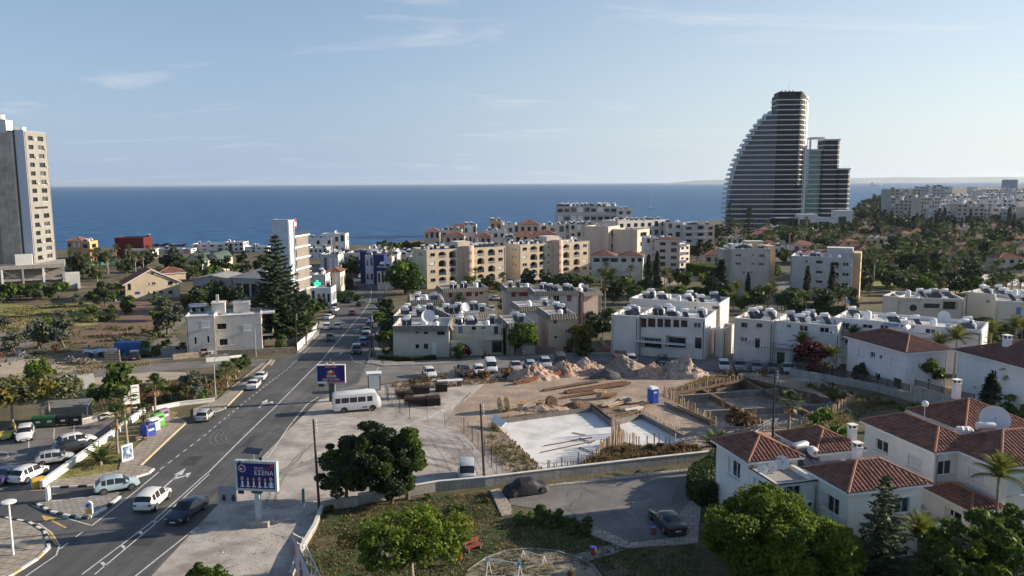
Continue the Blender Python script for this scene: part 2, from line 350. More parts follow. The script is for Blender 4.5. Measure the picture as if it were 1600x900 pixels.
sheet('dry_scrub',[(120,612),(215,602),(310,588),(385,580),(405,566),(330,630),(250,640),(130,652),(60,640)],.012,M('dry_scrub',(.22,.155,.075),var=.4,scale=.5,bump=.9,bscale=3,col2=(.12,.115,.045),c2pos=(.42,.58),c2scale=.2))
cul=sheet('cul_de_sac',[(792,766),(858,760),(994,746),(1120,733),(1140,735),(1080,758),(1080,782),(1061,806),(1070,838),(982,847),(928,822),(862,804),(872,801),(798,789)],.03,asphalt_old)
sheet('park_lawn',[(440,960),(470,862),(507,798),(560,792),(760,762),(784,808),(862,806),(984,856),(1092,842),(1140,960)],.014,lawn)
sheet('park_lawn',[(1090,850),(1070,838),(1120,745),(1250,700),(1345,650),(1480,690),(1700,760),(1700,1000),(1100,1000)],.010,lawn)
sheet('playground',[(737,888),(760,872),(790,862),(826,858),(866,861),(900,871),(925,884),(942,905),(950,960),(700,960),(722,905)],.03,M('play_sand',(.27,.235,.185),var=.35,scale=.5,bump=.5,col2=(.09,.10,.04),c2pos=(.56,.64),c2scale=.6))
mb=MB();arc=[(730,894),(737,888),(760,872),(790,862),(826,858),(866,861),(900,871),(925,884),(942,905)]
for a,b in zip(arc,arc[1:]):mb.bar(g3(*a,.05),g3(*b,.05),.09,.12,concrete)
mb.build('playground_kerb',kind='structure')
sheet('garden_path',[(896,868),(958,851),(984,858),(918,878)],.05,pavers_grey)
def pave(poly,h=.13,mat=None,side=None):return sheet('pavement',poly,h,mat or pavers,thick=h+.1,side=side or concrete)
pv_corner=pave([(-90,980),(0,905),(58,874),(76,857),(70,832),(46,818),(0,809),(-90,796)])
pv_wedge=pave([(64,763),(150,758),(214,746),(239,735),(236,732),(218,727),(291,660),(276,652),(262,660),(190,716),(186,736),(140,745),(78,752)])
pv_left=pave([(350,640),(380,610),(424,563),(430,563),(424,572),(410,568),(398,576),(336,628),(302,640),(302,657)])
island=sheet('traffic_island',[(54,787),(80,801),(110,808),(138,811),(166,795),(194,772),(160,776),(110,781),(80,785)],.13,pavers_grey,thick=.2,side=concrete)
pv_tan=pave([(572,568),(600,572),(660,569.5),(760,562.5),(880,555.5),(960,554),(960,551),(880,552),(760,558),(700,563),(620,566),(590,560),(583,540),(588,520),(602,490),(606,490),(594,520),(590,540),(600,557),(590,562),(580,559)],mat=pavers_grey)
pv_side=pave([(960,554.5),(1160,559),(1240,561),(1240,556),(1160,554),(1060,551),(960,550.5)],mat=pavers_grey)
pv_up=pave([(470,550),(498,523),(505,503),(500,502),(492,522),(462,549),(462,552)],mat=pavers_grey)
pv_cul=pave([(766,768),(784,808),(800,806),(798,790),(780,764)])
pv_cul2=pave([(856,759),(858,761.5),(994,747.5),(1125,733),(1125,729),(994,742)])
pv_cul3=pave([(860,805),(928,823),(984,850),(976,858),(920,836),(856,813)])
pv_cul4=pave([(982,850),(1070,840),(1060,806),(1082,782),(1096,784),(1090,850),(976,858)])
def kerb_line(parent,pts,size=(.9,.25,.17),mats=(kerb_black,kerb_white),z=.0):
 """individual kerb stones: shared box meshes, one object each"""
 P=[gp(*p)for p in pts];i=0
 key=[MB().box(-size[0]/2+.012,-size[1]/2,-.1,size[0]/2-.012,size[1]/2,size[2],m).data('kerb_stone')for m in mats]
 for a,b in zip(P,P[1:]):
  L=(b-a).length;n=max(1,round(L/size[0]));d=(b-a)/L;ang=math.atan2(d.y,d.x)
  for k in range(n):
   p=a+d*L*(k+.5)/n
   o=ob('kerb_stone',key[i%len(key)],parent,(p.x,p.y,G(p.y)+z),ang);o.scale=(L/n/size[0],1,1);i+=1
kerb_line(island,[(54,787),(80,801),(110,808),(138,811)],(.75,.28,.2))
kerb_line(island,[(140,810),(166,795),(194,772)],(.9,.28,.2),(kerb_white,kerb_white,kerb_black))
kerb_line(pv_corner,[(0,809),(46,818),(70,832),(77,857)],(.7,.25,.18))
kerb_line(pv_corner,[(76,858),(58,875),(20,899),(-20,925)],(1.0,.25,.18),(kerb_white,kerb_tan,kerb_white))
kerb_line(pv_wedge,[(66,764),(150,760),(212,747)],(.9,.25,.18))
kerb_line(pv_wedge,[(212,747),(232,741),(240,734)],(.9,.25,.18),(kerb_white,))
kerb_line(pv_wedge,[(219,729),(291,661)],(1.0,.25,.18),(kerb_tan,))
kerb_line(pv_left,[(350,640),(380,610),(424,563)],(1.0,.25,.18),(kerb_tan,))
kerb_line(pv_tan,[(581,545),(576,560),(584,569),(600,572.5),(660,570),(760,563),(880,556)],(1.0,.22,.16),(concrete,))
mb=MB()
stripe(mb,[(128,898),(240,814),(324,739)],.13,.026,line_white)
stripe(mb,[(148,898),(247,815),(327,741)],.13,.026,line_white)
stripe(mb,[(324,740),(426,640),(458,608),(504,562),(548,510),(578,472),(581,452),(572,440),(560,429)],.16,.026,line_white)
for x0,y0,x1,y1 in((159,799,165,805),(190,772.5,196,777.5),(217,750,222,755),(239,733,245,738)):
 stripe(mb,[(x0,y0+80),(x1,y1+80)],.25,.026,line_white)
stripe(mb,[(94,858),(140,823)],.14,.026,line_white,dash=(1.0,1.0))
stripe(mb,[(50,790),(110,812),(142,821)],.13,.026,line_white)
stripe(mb,[(143,822),(212,768),(248,738)],.15,.026,line_white)
stripe(mb,[(250,734),(318,682),(376,634),(448,578),(508,521)],.14,.026,line_white,dash=(.9,.9))
stripe(mb,[(206,905),(308,824)],.14,.026,line_white);stripe(mb,[(418,716),(452,666),(480,632),(498,620)],.14,.026,line_white)
stripe(mb,[(34,905),(88,868),(93,853),(80,832),(60,818)],.13,.026,line_white);stripe(mb,[(80,785),(140,778),(195,770)],.13,.14,line_white,dash=(1.0,.5))
stripe(mb,[(92,852),(78,832),(52,817)],.1,.027,line_yellow);stripe(mb,[(88,852),(74,832),(48,817)],.1,.027,line_yellow)
stripe(mb,[(582,590),(592,574)],.12,.03,line_white);stripe(mb,[(546,554),(552,564),(566,568),(578,566)],.1,.028,line_white)
stripe(mb,[(80,773),(110,770)],.15,.028,line_yellow);stripe(mb,[(48,767),(80,765)],.15,.028,line_yellow)
for x0,y0,x1,y1 in((84,686,80,682),(115,676,112,671),(45,700,40,694)):
 stripe(mb,[(x0,y0),(x1+5,y1-12)],.12,.027,line_white)
stripe(mb,[(0,722),(13,714),(12,708),(0,706)],.1,.027,line_white)
def arrow(mb,px,py,tx,ty,L=5.0,mat=None,turn=0):
 """lane arrow from px,py pointing to tx,ty"""
 a=gp(px,py);d=(gp(tx,ty)-a).normalized();q=Vector((-d.y,d.x));mat=mat or line_white
 def P(u,v):p=a+d*u+q*v;return(p.x,p.y,G(p.y)+.027)
 mb.face([P(0,-.1),P(0,.1),P(L*.66,.1),P(L*.66,-.1)],mat);mb.face([P(L*.62,-.45),P(L,0),P(L*.62,.45)],mat)
 if turn:mb.face([P(L*.35,0),P(L*.55,turn*.9),P(L*.62,turn*.9),P(L*.48,0)],mat);mb.face([P(L*.46,turn*1.3),P(L*.76,turn*1.1),P(L*.70,turn*.6)],mat)
arrow(mb,256,762,292,730,5.4,turn=-1);arrow(mb,404,638,416,626,5.0,turn=-1);arrow(mb,530,555,536,549,4.0);arrow(mb,558,517,562,512,4.5,turn=1)
arrow(mb,103,825,64,805,4.6,line_yellow)
mb.build('road_marking',kind='structure')
mb=MB();rub=M('rubbed_asphalt',(.17,.17,.172),rough=.9,var=.5,scale=1.2)
cx=gp(398,676)
for rr,a0,a1 in((3.2,120,250),(3.7,125,255),(4.3,110,240),(4.9,130,240)):
 pts=[cx+Vector((math.cos(rad(a))*rr,math.sin(rad(a))*rr*1.25))for a in range(a0,a1,8)]
 stripe(mb,pts,.16,.025,rub,px=False)
mb.build('tyre_mark',kind='structure')
def pit_box(pit,zf,floor_m,wall_m,name):
 mb=MB();mb.face([(p.x,p.y,zf)for p in pit][::1],floor_m)
 mb.build(name+'_floor',kind='structure');mb=MB()
 for a,b in zip(pit,pit[1:]+pit[:1]):mb.face([(a.x,a.y,zf-.05),(b.x,b.y,zf-.05),(b.x,b.y,G(b.y)+.012),(a.x,a.y,G(a.y)+.012)],wall_m)
 mb.build(name+'_bank',kind='structure')
slab_m=M('fresh_slab',(.72,.72,.71),rough=.75,var=.10,scale=.25,bump=.1,col2=(.54,.53,.50),c2pos=(.44,.64),c2scale=.35)
pit_box(PIT1,-.75,slab_m,soil,'pit')
pit_box(PIT2,-2.1,M('pit_floor',(.34,.285,.23),var=.45,scale=.5,bump=.8,bscale=3,col2=(.5,.48,.46),c2pos=(.5,.62),c2scale=.4),soil,'pit')
def prism_px(name,poly,z0,z1,mat,kind='structure'):
 P=[gp(*p)for p in poly];MB().prism([(p.x,p.y)for p in P],z0,z1,mat).build(name,kind=kind)
prism_px('soil_mound',[(923,633),(955,656),(1002,644)],-.8,.05,soil)
prism_px('soil_mound',[(912,726),(958,700),(975,691),(1000,697),(1060,694),(1090,691),(1050,702),(880,735)],-.8,.05,soil)
mb=MB();r_=random.Random(9);rut_l=M('rut_pale',(.52,.47,.42),rough=.95,var=.4,scale=1.5,bump=.5);rut_d=M('rut_dark',(.27,.245,.22),rough=.95,var=.4,scale=1.5,bump=.5)
for pts,m in(([(520,690),(620,672),(700,640),(740,618)],rut_l),([(430,740),(520,712),(640,690),(720,700),(735,735)],rut_d),([(470,668),(560,660),(660,668),(730,690)],rut_l),([(560,700),(650,715),(725,735)],rut_d),([(690,640),(760,600),(780,596)],rut_l),([(700,660),(720,630),(735,612)],rut_d),([(420,790),(440,740),(490,690)],rut_d),([(480,720),(530,690),(600,664)],rut_l)):
 P=[gp(*p)for p in pts];Q=[]
 for a,b in zip(P,P[1:]):Q+=[a.lerp(b,k/6)+Vector((r_.uniform(-.12,.12),r_.uniform(-.12,.12)))for k in range(6)]
 for o in(-.75,.75):
  for e in(0,.35):stripe(mb,[q+Vector((o*.3,o+e))for q in Q],r_.uniform(.16,.3),.017+.001*r_.random(),m,px=False)
mb.build('wheel_rut',kind='structure');mb=MB();crk=M('crack',(.03,.03,.03),rough=1,var=0)
for n,(x0,x1,y0,y1),off in((22,(860,1080,750,835),.034),(9,(400,480,660,860),.02),(14,(10,120,680,750),.03),(5,(520,740,660,740),.02)):
 for k in range(n):
  q=gp(r_.uniform(x0,x1),r_.uniform(y0,y1));a=r_.uniform(0,6.28);Q=[q]
  for j in range(r_.randint(4,12)):a+=r_.uniform(-.7,.7);q=q+Vector((math.cos(a),math.sin(a)))*r_.uniform(.3,.7);Q.append(q)
  if off==.034 and any(not(-1<v.x<17 and 63<v.y<76)for v in Q):continue
  stripe(mb,Q,r_.uniform(.03,.06),off,crk,px=False)
mb.build('crack',kind='structure');mb=MB();pat=M('asphalt_patch',(.055,.056,.06),rough=.85,var=.25,scale=1,bump=.2,bscale=18);mh=M('manhole',(.10,.085,.075),rough=.7,var=.3,scale=4)
for x,y,w,l in((300,720,1.6,3),(250,770,1.2,2.2),(360,660,1.4,5),(420,630,1.0,3),(470,580,1.5,6),(220,845,2.4,2.0),(520,545,1.2,8),(390,690,.8,4)):
 q=gp(x,y);mb.face([(q.x+a*w/2,q.y+b*l/2,G(q.y+b*l/2)+.0225)for a,b in((-1,-1),(1,-1),(1,1),(-1,1))],pat)
for x,y in((270,748),(345,700),(200,830),(455,612)):q=gp(x,y);mb.face([(q.x+.35*math.cos(.5*k),q.y+.35*math.sin(.5*k),G(q.y)+.0235)for k in range(12)],mh)
mb.build('road_patch',kind='structure')
#  building kit
render_=M('painted_render',objcol=True,rough=.85,var=.13,scale=.35,streak=.07)
roofwhite=M('roof_coating',(.62,.63,.64),rough=.7,var=.3,scale=.7,col2=(.40,.40,.40),c2pos=(.45,.62),c2scale=.35)
roofgrey=M('roof_screed',(.34,.33,.32),rough=.9,var=.3,scale=.6)
coping=M('coping',(.66,.65,.62),rough=.8,var=.2,scale=1)
glass=M('glass_dark',(.018,.022,.028),rough=.06,var=0,spec=.6)
glass_b=M('glass_blue',(.05,.075,.10),rough=.08,var=0,spec=.7)
white_pl=M('white_plastic',(.78,.78,.77),rough=.5,var=.05)
dark_fr=M('dark_frame',(.05,.045,.042),rough=.5,var=.1)
shutter_m=M('shutter_white',(.70,.70,.69),rough=.6,var=.06)
black_m=M('black_paint',(.02,.02,.022),rough=.5,var=.1)
steel=M('galvanised',(.42,.43,.44),rough=.45,var=.15,metal=.6)
rust=M('rust',(.17,.075,.04),rough=.9,var=.4,scale=2)
panel_m=M('solar_glass',(.018,.022,.035),rough=.12,var=.1,spec=.6)
tank_w=M('tank_white',(.78,.78,.78),rough=.4,var=.1,scale=2)
wood=M('timber',(.40,.27,.15),rough=.85,var=.35,scale=2)
wood_d=M('timber_dark',(.16,.105,.07),rough=.9,var=.4,scale=2)
blue_m=M('blue_paint',(.02,.06,.38),rough=.45,var=.1)
door_m={k:M('door_'+k,c,rough=.6,var=.1)for k,c in dict(brown=(.06,.03,.02),blue=(.08,.22,.42),red=(.28,.03,.03),white=(.7,.7,.69),green=(.03,.08,.04),grey=(.35,.36,.37),magenta=(.22,.04,.12)).items()}
WCACHE={}
def window_mesh(w,h,kind):
 w=round(w,1)or .1;h=round(h,1)or .1;k=(w,h,kind)
 if k in WCACHE:return WCACHE[k]
 mb=MB();a,b=w/2,h/2;t=.07
 if kind.startswith('door_'):
  mb.box(-a,0,-b,a,.06,b,door_m[kind[5:]]);mb.box(a-.16,-.05,-.1,a-.1,0,.04,steel)
  for z in(-b*.55,b*.35):mb.box(-a*.65,-.015,z-.22*b,a*.65,0,z+.25*b,door_m[kind[5:]])
 elif kind=='shut':
  mb.box(-a,.04,-b,a,.08,b,shutter_m);n=max(3,int(h/.18))
  for i in range(n):z=-b+h*i/n;mb.box(-a+.04,.0,z+.015,a-.04,.05,z+h/n-.012,shutter_m)
  mb.box(-a,-.02,b-.14,a,.03,b,white_pl)
 elif kind=='hole':mb.face([(-a,.05,-b),(a,.05,-b),(a,.05,b),(-a,.05,b)],black_m)
 else:
  fr={'win':white_pl,'dark':dark_fr,'half':white_pl,'blue':white_pl,'patio':white_pl}[kind]
  gl=glass_b if kind=='blue' else glass
  mb.face([(-a,.05,-b),(a,.05,-b),(a,.05,b),(-a,.05,b)],gl)
  for x0,z0,x1,z1 in((-a,-b,a,-b+t),(-a,b-t,a,b),(-a,-b+t,-a+t,b-t),(a-t,-b+t,a,b-t)):mb.box(x0,0,z0,x1,.06,z1,fr)
  nm=1 if w>.75 else 0
  if kind=='patio' or w>2.2:nm=max(1,int(w/.95))
  for i in range(nm):x=-a+w*(i+1)/(nm+1);mb.box(x-.035,-.012,-b+t,x+.035,.048,b-t,fr)
  if kind=='half':mb.box(-a+t,.01,0,a-t,.045,b-t,shutter_m)
  if kind=='patio':mb.face([(-a+t,.045,-b+t),(-a+w*.27,.045,-b+t),(-a+w*.27,.045,b-t),(-a+t,.045,b-t)],shutter_m)
 WCACHE[k]=mb.data('window');return WCACHE[k]
class Bld:
 """a building: front facade from world point A to B (local x), depth D back from it (local y)"""
 def __init__(s,name,label,cat,A,B,D,H,col,group=None,base=None,ang=None,L=None,roofm=None,parapet=.5,parent=None,off=(0,0)):
  if parent:ang=parent.ang;base=parent.z;A=parent.A+parent.e1*off[0]+parent.e2*off[1]
  A=Vector(A);s.ox,s.oy=off
  if ang is None:d=Vector(B)-A;ang=math.atan2(d.y,d.x);L=d.length
  s.A,s.L,s.D,s.H,s.ang,s.col,s.par=A,L,D,H,ang,col,parapet
  s.e1=Vector((math.cos(ang),math.sin(ang)));s.e2=Vector((-s.e1.y,s.e1.x))
  s.z=min(G(A.y),G((A+s.e1*L).y))if base is None else base
  s.root=parent.root if parent else thing(name,label,cat,(A.x,A.y,s.z),ang,group);s.op={'f':[],'r':[],'b':[],'l':[]};s.done=False
  s.roofm=roofm or roofwhite;s.zb=-2.5;s.skip='';s.mat=render_
  s.FR={'f':(Vector((0,0)),Vector((1,0)),Vector((0,1)),L,0),'r':(Vector((L,0)),Vector((0,1)),Vector((-1,0)),D,math.pi/2),'b':(Vector((0,D)),Vector((1,0)),Vector((0,-1)),L,math.pi),'l':(Vector((0,0)),Vector((0,1)),Vector((1,0)),D,-math.pi/2)}
 def uz(s,f,px,py):
  """survey pixel -> (u, z) on a facade"""
  o,U,n,W_,r=s.FR[f];w=lambda v:s.e1*v.x+s.e2*v.y
  O=s.A+w(o);N=w(n);d=ray(px,py);t=(O.x*N.x+O.y*N.y)/(d.x*N.x+d.y*N.y)
  p=Vector((0,0,CAM_H))+d*t;q=Vector((p.x,p.y))-O;return q.dot(w(U)),p.z-s.z
 def pt(s,f,u,z,d=0):
  o,U,n,W_,r=s.FR[f];q=o+U*u+n*d;return(q.x,q.y,z)
 def P(s,f,u,z,d=0):
  p=s.pt(f,u,z,d);return(p[0]+s.ox,p[1]+s.oy,p[2])
 def win(s,f,u0,u1,z0,z1,kind='win',depth=.18,arch=0,sill=True,rail=None):
  W_=s.FR[f][3];u0=max(.05,u0);u1=min(W_-.05,u1);z1=min(z1,s.H-.15)
  if u1-u0<.15 or z1-z0<.15:return
  for o in s.op[f]:
   if u0<o[1]+.02 and u1>o[0]-.02 and z0<o[3]+.02 and z1>o[2]-.02:return
  s.op[f].append((u0,u1,z0,z1,kind,depth,arch,sill,rail))
 def pwin(s,f,x0,y0,x1,y1,**k):
  a=s.uz(f,x0,y0);b=s.uz(f,x1,y1);u=sorted((a[0],b[0]));z=sorted((a[1],b[1]));s.win(f,u[0],u[1],z[0],z[1],**k)
 def rows(s,f,cols,zs,w,h,kind='win',**k):
  for u in cols:
   for z in zs:s.win(f,u-w/2,u+w/2,z,z+h,kind if isinstance(kind,str)else kind[int(abs(u*7.3+z*3.1))%len(kind)],**k)
 def finish(s,roof=True,band=None):
  mb=MB();me=s.mat
  for f,(o,U,n,W_,r)in s.FR.items():
   if f in s.skip:continue
   ops=s.op[f];us=sorted({0,W_,*[q for p in ops for q in p[:2]]});zs=sorted({s.zb,s.H,*[q for p in ops for q in p[2:4]]})
   for i in range(len(us)-1):
    for j in range(len(zs)-1):
     cu,cz=(us[i]+us[i+1])/2,(zs[j]+zs[j+1])/2
     if any(p[0]<cu<p[1]and p[2]<cz<p[3]for p in ops):continue
     q=[s.pt(f,us[i],zs[j]),s.pt(f,us[i+1],zs[j]),s.pt(f,us[i+1],zs[j+1]),s.pt(f,us[i],zs[j+1])]
     mb.face(q if f in 'fr' else q[::-1],me)
   for(u0,u1,z0,z1,kind,dp,arch,sill,rail)in ops:
    for a,b in(((u0,z0),(u1,z0)),((u1,z0),(u1,z1)),((u1,z1),(u0,z1)),((u0,z1),(u0,z0))):
     mb.face([s.pt(f,*a),s.pt(f,*b),s.pt(f,*b,dp),s.pt(f,*a,dp)],me)
    cu,cz=(u0+u1)/2,(z0+z1)/2
    if arch:
     n_=8;rh=arch;pts=[(cu-(u1-u0)/2*math.cos(math.pi*k/n_),z1-rh+rh*math.sin(math.pi*k/n_))for k in range(n_+1)]
     for k in range(n_):
      c=(u0,z1)if k<n_/2 else(u1,z1)
      mb.face([s.pt(f,*pts[k]),s.pt(f,*pts[k+1]),s.pt(f,*c)],me)
      mb.face([s.pt(f,*pts[k]),s.pt(f,*pts[k+1]),s.pt(f,*pts[k+1],dp),s.pt(f,*pts[k],dp)],me)
     mb.face([s.pt(f,cu-.01,z1),s.pt(f,cu+.01,z1),s.pt(f,*pts[n_//2])],me)
    if dp>.5:
     mb.face([s.pt(f,u0,z0,dp),s.pt(f,u1,z0,dp),s.pt(f,u1,z1,dp),s.pt(f,u0,z1,dp)],me)
     w_,h_=(u1-u0)*.8,(z1-z0)*.8
     ob('window',window_mesh(w_,h_,'dark' if kind!='blue' else 'blue'),s.root,s.P(f,cu,z0+h_/2,dp-.08),r)
     if rail=='wall':a=MB().box(-(u1-u0)/2,0,0,(u1-u0)/2,.12,.95,me)
     elif rail=='glass':a=MB().box(-(u1-u0)/2,0,0,(u1-u0)/2,.04,.95,glass_b)
     elif rail:
      a=MB();W2=(u1-u0)/2;rm=blue_m if rail=='blue' else white_pl
      a.box(-W2,0,.9,W2,.05,.96,rm);nb=int(W2*2/.16)
      for k in range(nb+1):x=-W2+.02+(W2*2-.04)*k/nb;a.box(x-.02,.005,0,x+.02,.045,.9,rm)
     if rail:q=ob('balustrade',a.data('balustrade'),s.root,s.P(f,cu,z0,.03),r,color=s.col)
    else:
     q=ob('window' if not kind.startswith('door')else 'door',window_mesh(u1-u0+.04,z1-z0+.04,kind),s.root,s.P(f,cu,cz,dp-.07),r)
     if sill and not kind.startswith('door'):
      w2=(u1-u0)/2+.08;ob('sill',sill_mesh(w2*2),q,(0,-dp+.0,-(z1-z0)/2-.06))
  if roof:
   t=.22;zr=s.H-s.par;L,D=s.L,s.D
   for x0,y0,x1,y1 in((t,t,L-t,t),(L-t,t,L-t,D-t),(L-t,D-t,t,D-t),(t,D-t,t,t)):
    mb.face([(x1,y1,zr),(x0,y0,zr),(x0,y0,s.H),(x1,y1,s.H)],me)
  w=mb.build('wall',s.root,(s.ox,s.oy,0));w.color=(*s.col,1);s.wall=w
  if roof:
   r=MB();r.face([(t,t,zr),(L-t,t,zr),(L-t,D-t,zr),(t,D-t,zr)],s.roofm);r.build('roof',s.root,(s.ox,s.oy,0))
   c=MB();e=.05
   for x0,y0,x1,y1 in((-e,-e,L+e,t),(-e,D-t,L+e,D+e),(-e,t,t,D-t),(L-t,t,L+e,D-t)):c.box(x0,y0,s.H,x1,y1,s.H+.07,coping)
   c.build('coping',s.root,(s.ox,s.oy,0))
   if band:
    for z in band:
     b=MB()
     for x0,y0,x1,y1 in((-.08,-.08,L+.08,-.003),(-.08,D+.003,L+.08,D+.08),(-.08,-.003,-.003,D+.003),(L+.003,-.003,L+.08,D+.003)):b.box(x0,y0,z-.12,x1,y1,z+.12,coping)
     b.build('string_course',s.root,(s.ox,s.oy,0))
  for f in 'fr':
   W_=s.FR[f][3]
   for u in(.25,W_-.25):
    if rnd.random()<.6:MB().bar(s.pt(f,u,-1,-.06),s.pt(f,u,s.H-.4,-.06),.09,.09,steel if rnd.random()<.5 else dark_fr).build('drainpipe',s.root,(s.ox,s.oy,0))
   for o in s.op[f]:
    if o[5]<.5 and o[4]not in('shut','hole')and not o[4].startswith('door')and rnd.random()<.3 and o[1]+.9<W_ and not any(p[0]<o[1]+1.0 and p[1]>o[1]+.05 and p[2]<o[2]+.7 and p[3]>o[2]for p in s.op[f]):ob('air_conditioner',AIRCON,s.root,s.P(f,o[1]+.5,o[2]+.05,-.32),s.FR[f][4],.85)
  s.done=True;return s
 def wp(s,x,y,z=0):q=s.A+s.e1*x+s.e2*y;return Vector((q.x,q.y,s.z+z))
SCACHE={}
def sill_mesh(w):
 w=round(w,1)
 if w not in SCACHE:SCACHE[w]=MB().box(-w/2,-.1,0,w/2,.03,.06,coping).data('sill')
 return SCACHE[w]
def heater_meshes():
 out=[]
 for n in(1,2):
  mb=MB();w=.95*n+.1
  for i in range(n):
   x0=-w/2+.05+i*1.0
   mb.mesh([(x0,-.9,.12),(x0+.92,-.9,.12),(x0+.92,.6,1.15),(x0,.6,1.15),(x0,-.85,.04),(x0+.92,-.85,.04),(x0+.92,.66,1.07),(x0,.66,1.07)],[(0,1,2,3),(7,6,5,4),(0,4,5,1),(1,5,6,2),(2,6,7,3),(3,7,4,0)],panel_m)
  for x in(-w/2+.1,w/2-.1):
   mb.bar((x,-.85,0),(x,-.85,.12),.04,.04,steel);mb.bar((x,.7,0),(x,.7,1.15),.05,.05,steel);mb.bar((x,-.85,.05),(x,.7,.05),.04,.04,steel);mb.bar((x,1.1,0),(x,1.0,1.2),.05,.05,steel)
  out.append(mb.data('solar_heater'))
 return out
HEAT=heater_meshes()
def tank_mesh(L=1.5,r=.32,m=None):
 prof=[(.0,-L/2),(r*.6,-L/2+.02),(r*.93,-L/2+.08),(r,-L/2+.16),(r,L/2-.16),(r*.93,L/2-.08),(r*.6,L/2-.02),(0,L/2)]
 mb=MB().lathe(prof[1:-1],12,m or tank_w).xform(Matrix.Rotation(math.pi/2,4,'Y'));return mb.data('water_tank',40)
TANK=tank_mesh();TANK_S=tank_mesh(1.7,.36,M('tank_steel',(.55,.56,.58),rough=.35,var=.1,metal=.7))
_b=MB().lathe([(.5,0),(.55,.05),(.55,.3),(.57,.33),(.55,.36),(.55,.7),(.57,.73),(.55,.76),(.55,1.1),(.42,1.22),(.2,1.28),(.2,1.34)],14,tank_w);BARREL=_b.data('cistern',35)
def dish_mesh(r):
 mb=MB();n=18;rings=4;vs=[(0,0,0)];dm=M('dish_white',(.66,.66,.67),rough=.5,var=.1)
 for i in range(1,rings+1):
  rr=r*i/rings
  for k in range(n):t=2*math.pi*k/n;vs.append((rr*math.cos(t),-.0-.32*(rr/r)**2*r,rr*math.sin(t)))
 fs=[(0,1+k,1+(k+1)%n)for k in range(n)]+[(1+i*n+k,1+(i+1)*n+k,1+(i+1)*n+(k+1)%n,1+i*n+(k+1)%n)for i in range(rings-1)for k in range(n)]
 mb.mesh(vs,fs,dm);mb.bar((0,0,-r*.2),(0,-.72*r,0),.03,.03,steel);mb.bar((0,-.68*r,0),(0,-.8*r,0),.1,.1,steel)
 rt=MB().add(mb,Matrix.Translation((0,0,r*1.15))@Matrix.Rotation(rad(-28),4,'X'))
 rt.bar((0,.03,0),(0,.03,r*1.15),.06,.06,steel);return rt.data('satellite_dish',30)
DISH=dish_mesh(.45);DISH_B=dish_mesh(1.0)
_b=MB().box(-.4,-.3,0,.4,.3,.55,white_pl);_b.cyl((0,-.31,.28),(0,-.3,.28),.2,12,dark_fr);AIRCON=_b.data('air_conditioner')
_b=MB().box(-.5,-.4,0,.5,.4,.5,white_pl).cyl((.9,.2,0),(.9,.2,.9),.09,6,steel).bar((-.5,.6,.12),(2.2,.6,.12),.09,.09,white_pl).bar((-.9,-.7,.1),(-.9,1.4,.1),.08,.08,steel).box(1.2,-.6,0,1.8,0,.35,concrete);PLANT=_b.data('roof_plant')
def chim():
 mb=MB();mb.box(-.4,-.4,-.6,.4,.4,1.5,render_);mb.box(-.48,-.48,1.5,.48,.48,1.58,render_)
 for x,y in((-.4,-.4),(.28,-.4),(.28,.28),(-.4,.28)):mb.box(x,y,1.58,x+.12,y+.12,1.95,render_)
 mb.box(-.26,-.26,1.58,.26,.26,1.9,black_m);mb.box(-.5,-.5,1.95,.5,.5,2.06,render_);return mb.data('chimney')
CHIM=chim()
HEAT_DIR=rad(8)
def heater(b,x,y,n=2,z=None,both=True,world_rot=None,s=1.0):
 r=(HEAT_DIR if world_rot is None else world_rot)-b.ang+rnd.uniform(-.15,.15);z=b.H-b.par if z is None else z
 x+=b.ox;y+=b.oy;h=ob('solar_heater',HEAT[n-1],b.root,(x,y,z),r,s)
 ob('water_tank',TANK if rnd.random()<.8 else TANK_S,h,(0,.85,1.5),0)
 if both and rnd.random()<.6:ob('cistern',BARREL,b.root,(x+rnd.uniform(-.6,.6),y+1.9,z),0,rnd.uniform(.8,1.0)*s)
def clutter(b,n,z=None,x0=1.5,x1=None,y0=1.5,y1=None,s=1.0):
 z=b.H-b.par if z is None else z;x1=x1 or b.L-1.5;y1=y1 or b.D-2.2;used=[];n=int(n*1.5)
 for i in range(n*6):
  if len(used)>=n:break
  x,y=rnd.uniform(x0,x1),rnd.uniform(y0,max(y0+.1,y1))
  if any(abs(x-a)<2.1*s and abs(y-c)<2.0*s for a,c in used):continue
  used.append((x,y));k=rnd.random()
  if k<.68:heater(b,x,y,rnd.choice((1,2)),z,s=s)
  elif k<.86:ob('cistern',BARREL,b.root,(x+b.ox,y+b.oy,z),0,rnd.uniform(.8,1.15)*s)
  elif k<.90:ob('roof_plant',PLANT,b.root,(x+b.ox,y+b.oy,z),rnd.uniform(0,3))
  elif k<.96:ob('satellite_dish',DISH if rnd.random()<.7 else DISH_B,b.root,(x+b.ox,y+b.oy,z),rnd.uniform(-.8,.8))
  else:ob('air_conditioner',AIRCON,b.root,(x+b.ox,y+b.oy,z),rnd.uniform(0,3))
def stairbox(b,x,y,w,d,h,name='stair_tower',col=None):
 z=b.H-b.par;mb=MB().box(x,y,z-.05,x+w,y+d,z+h,render_);mb.box(x-.1,y-.1,z+h,x+w+.1,y+d+.1,z+h+.12,coping)
 o=mb.build(name,b.root,(b.ox,b.oy,0));o.color=(*(col or b.col),1);return o
tile_m=M('clay_tile',(.29,.128,.088),rough=.85,var=.35,scale=1.2,bump=.2,island=.12,col2=(.15,.075,.055),c2pos=(.42,.65),c2scale=1.1)
tile_d=M('clay_tile_dark',(.23,.105,.08),rough=.85,var=.3,scale=1.2,bump=.2,col2=(.15,.07,.055),c2pos=(.42,.65),c2scale=1.1)
ridge_m=M('ridge_tile',(.30,.14,.09),rough=.85,var=.25,scale=2)
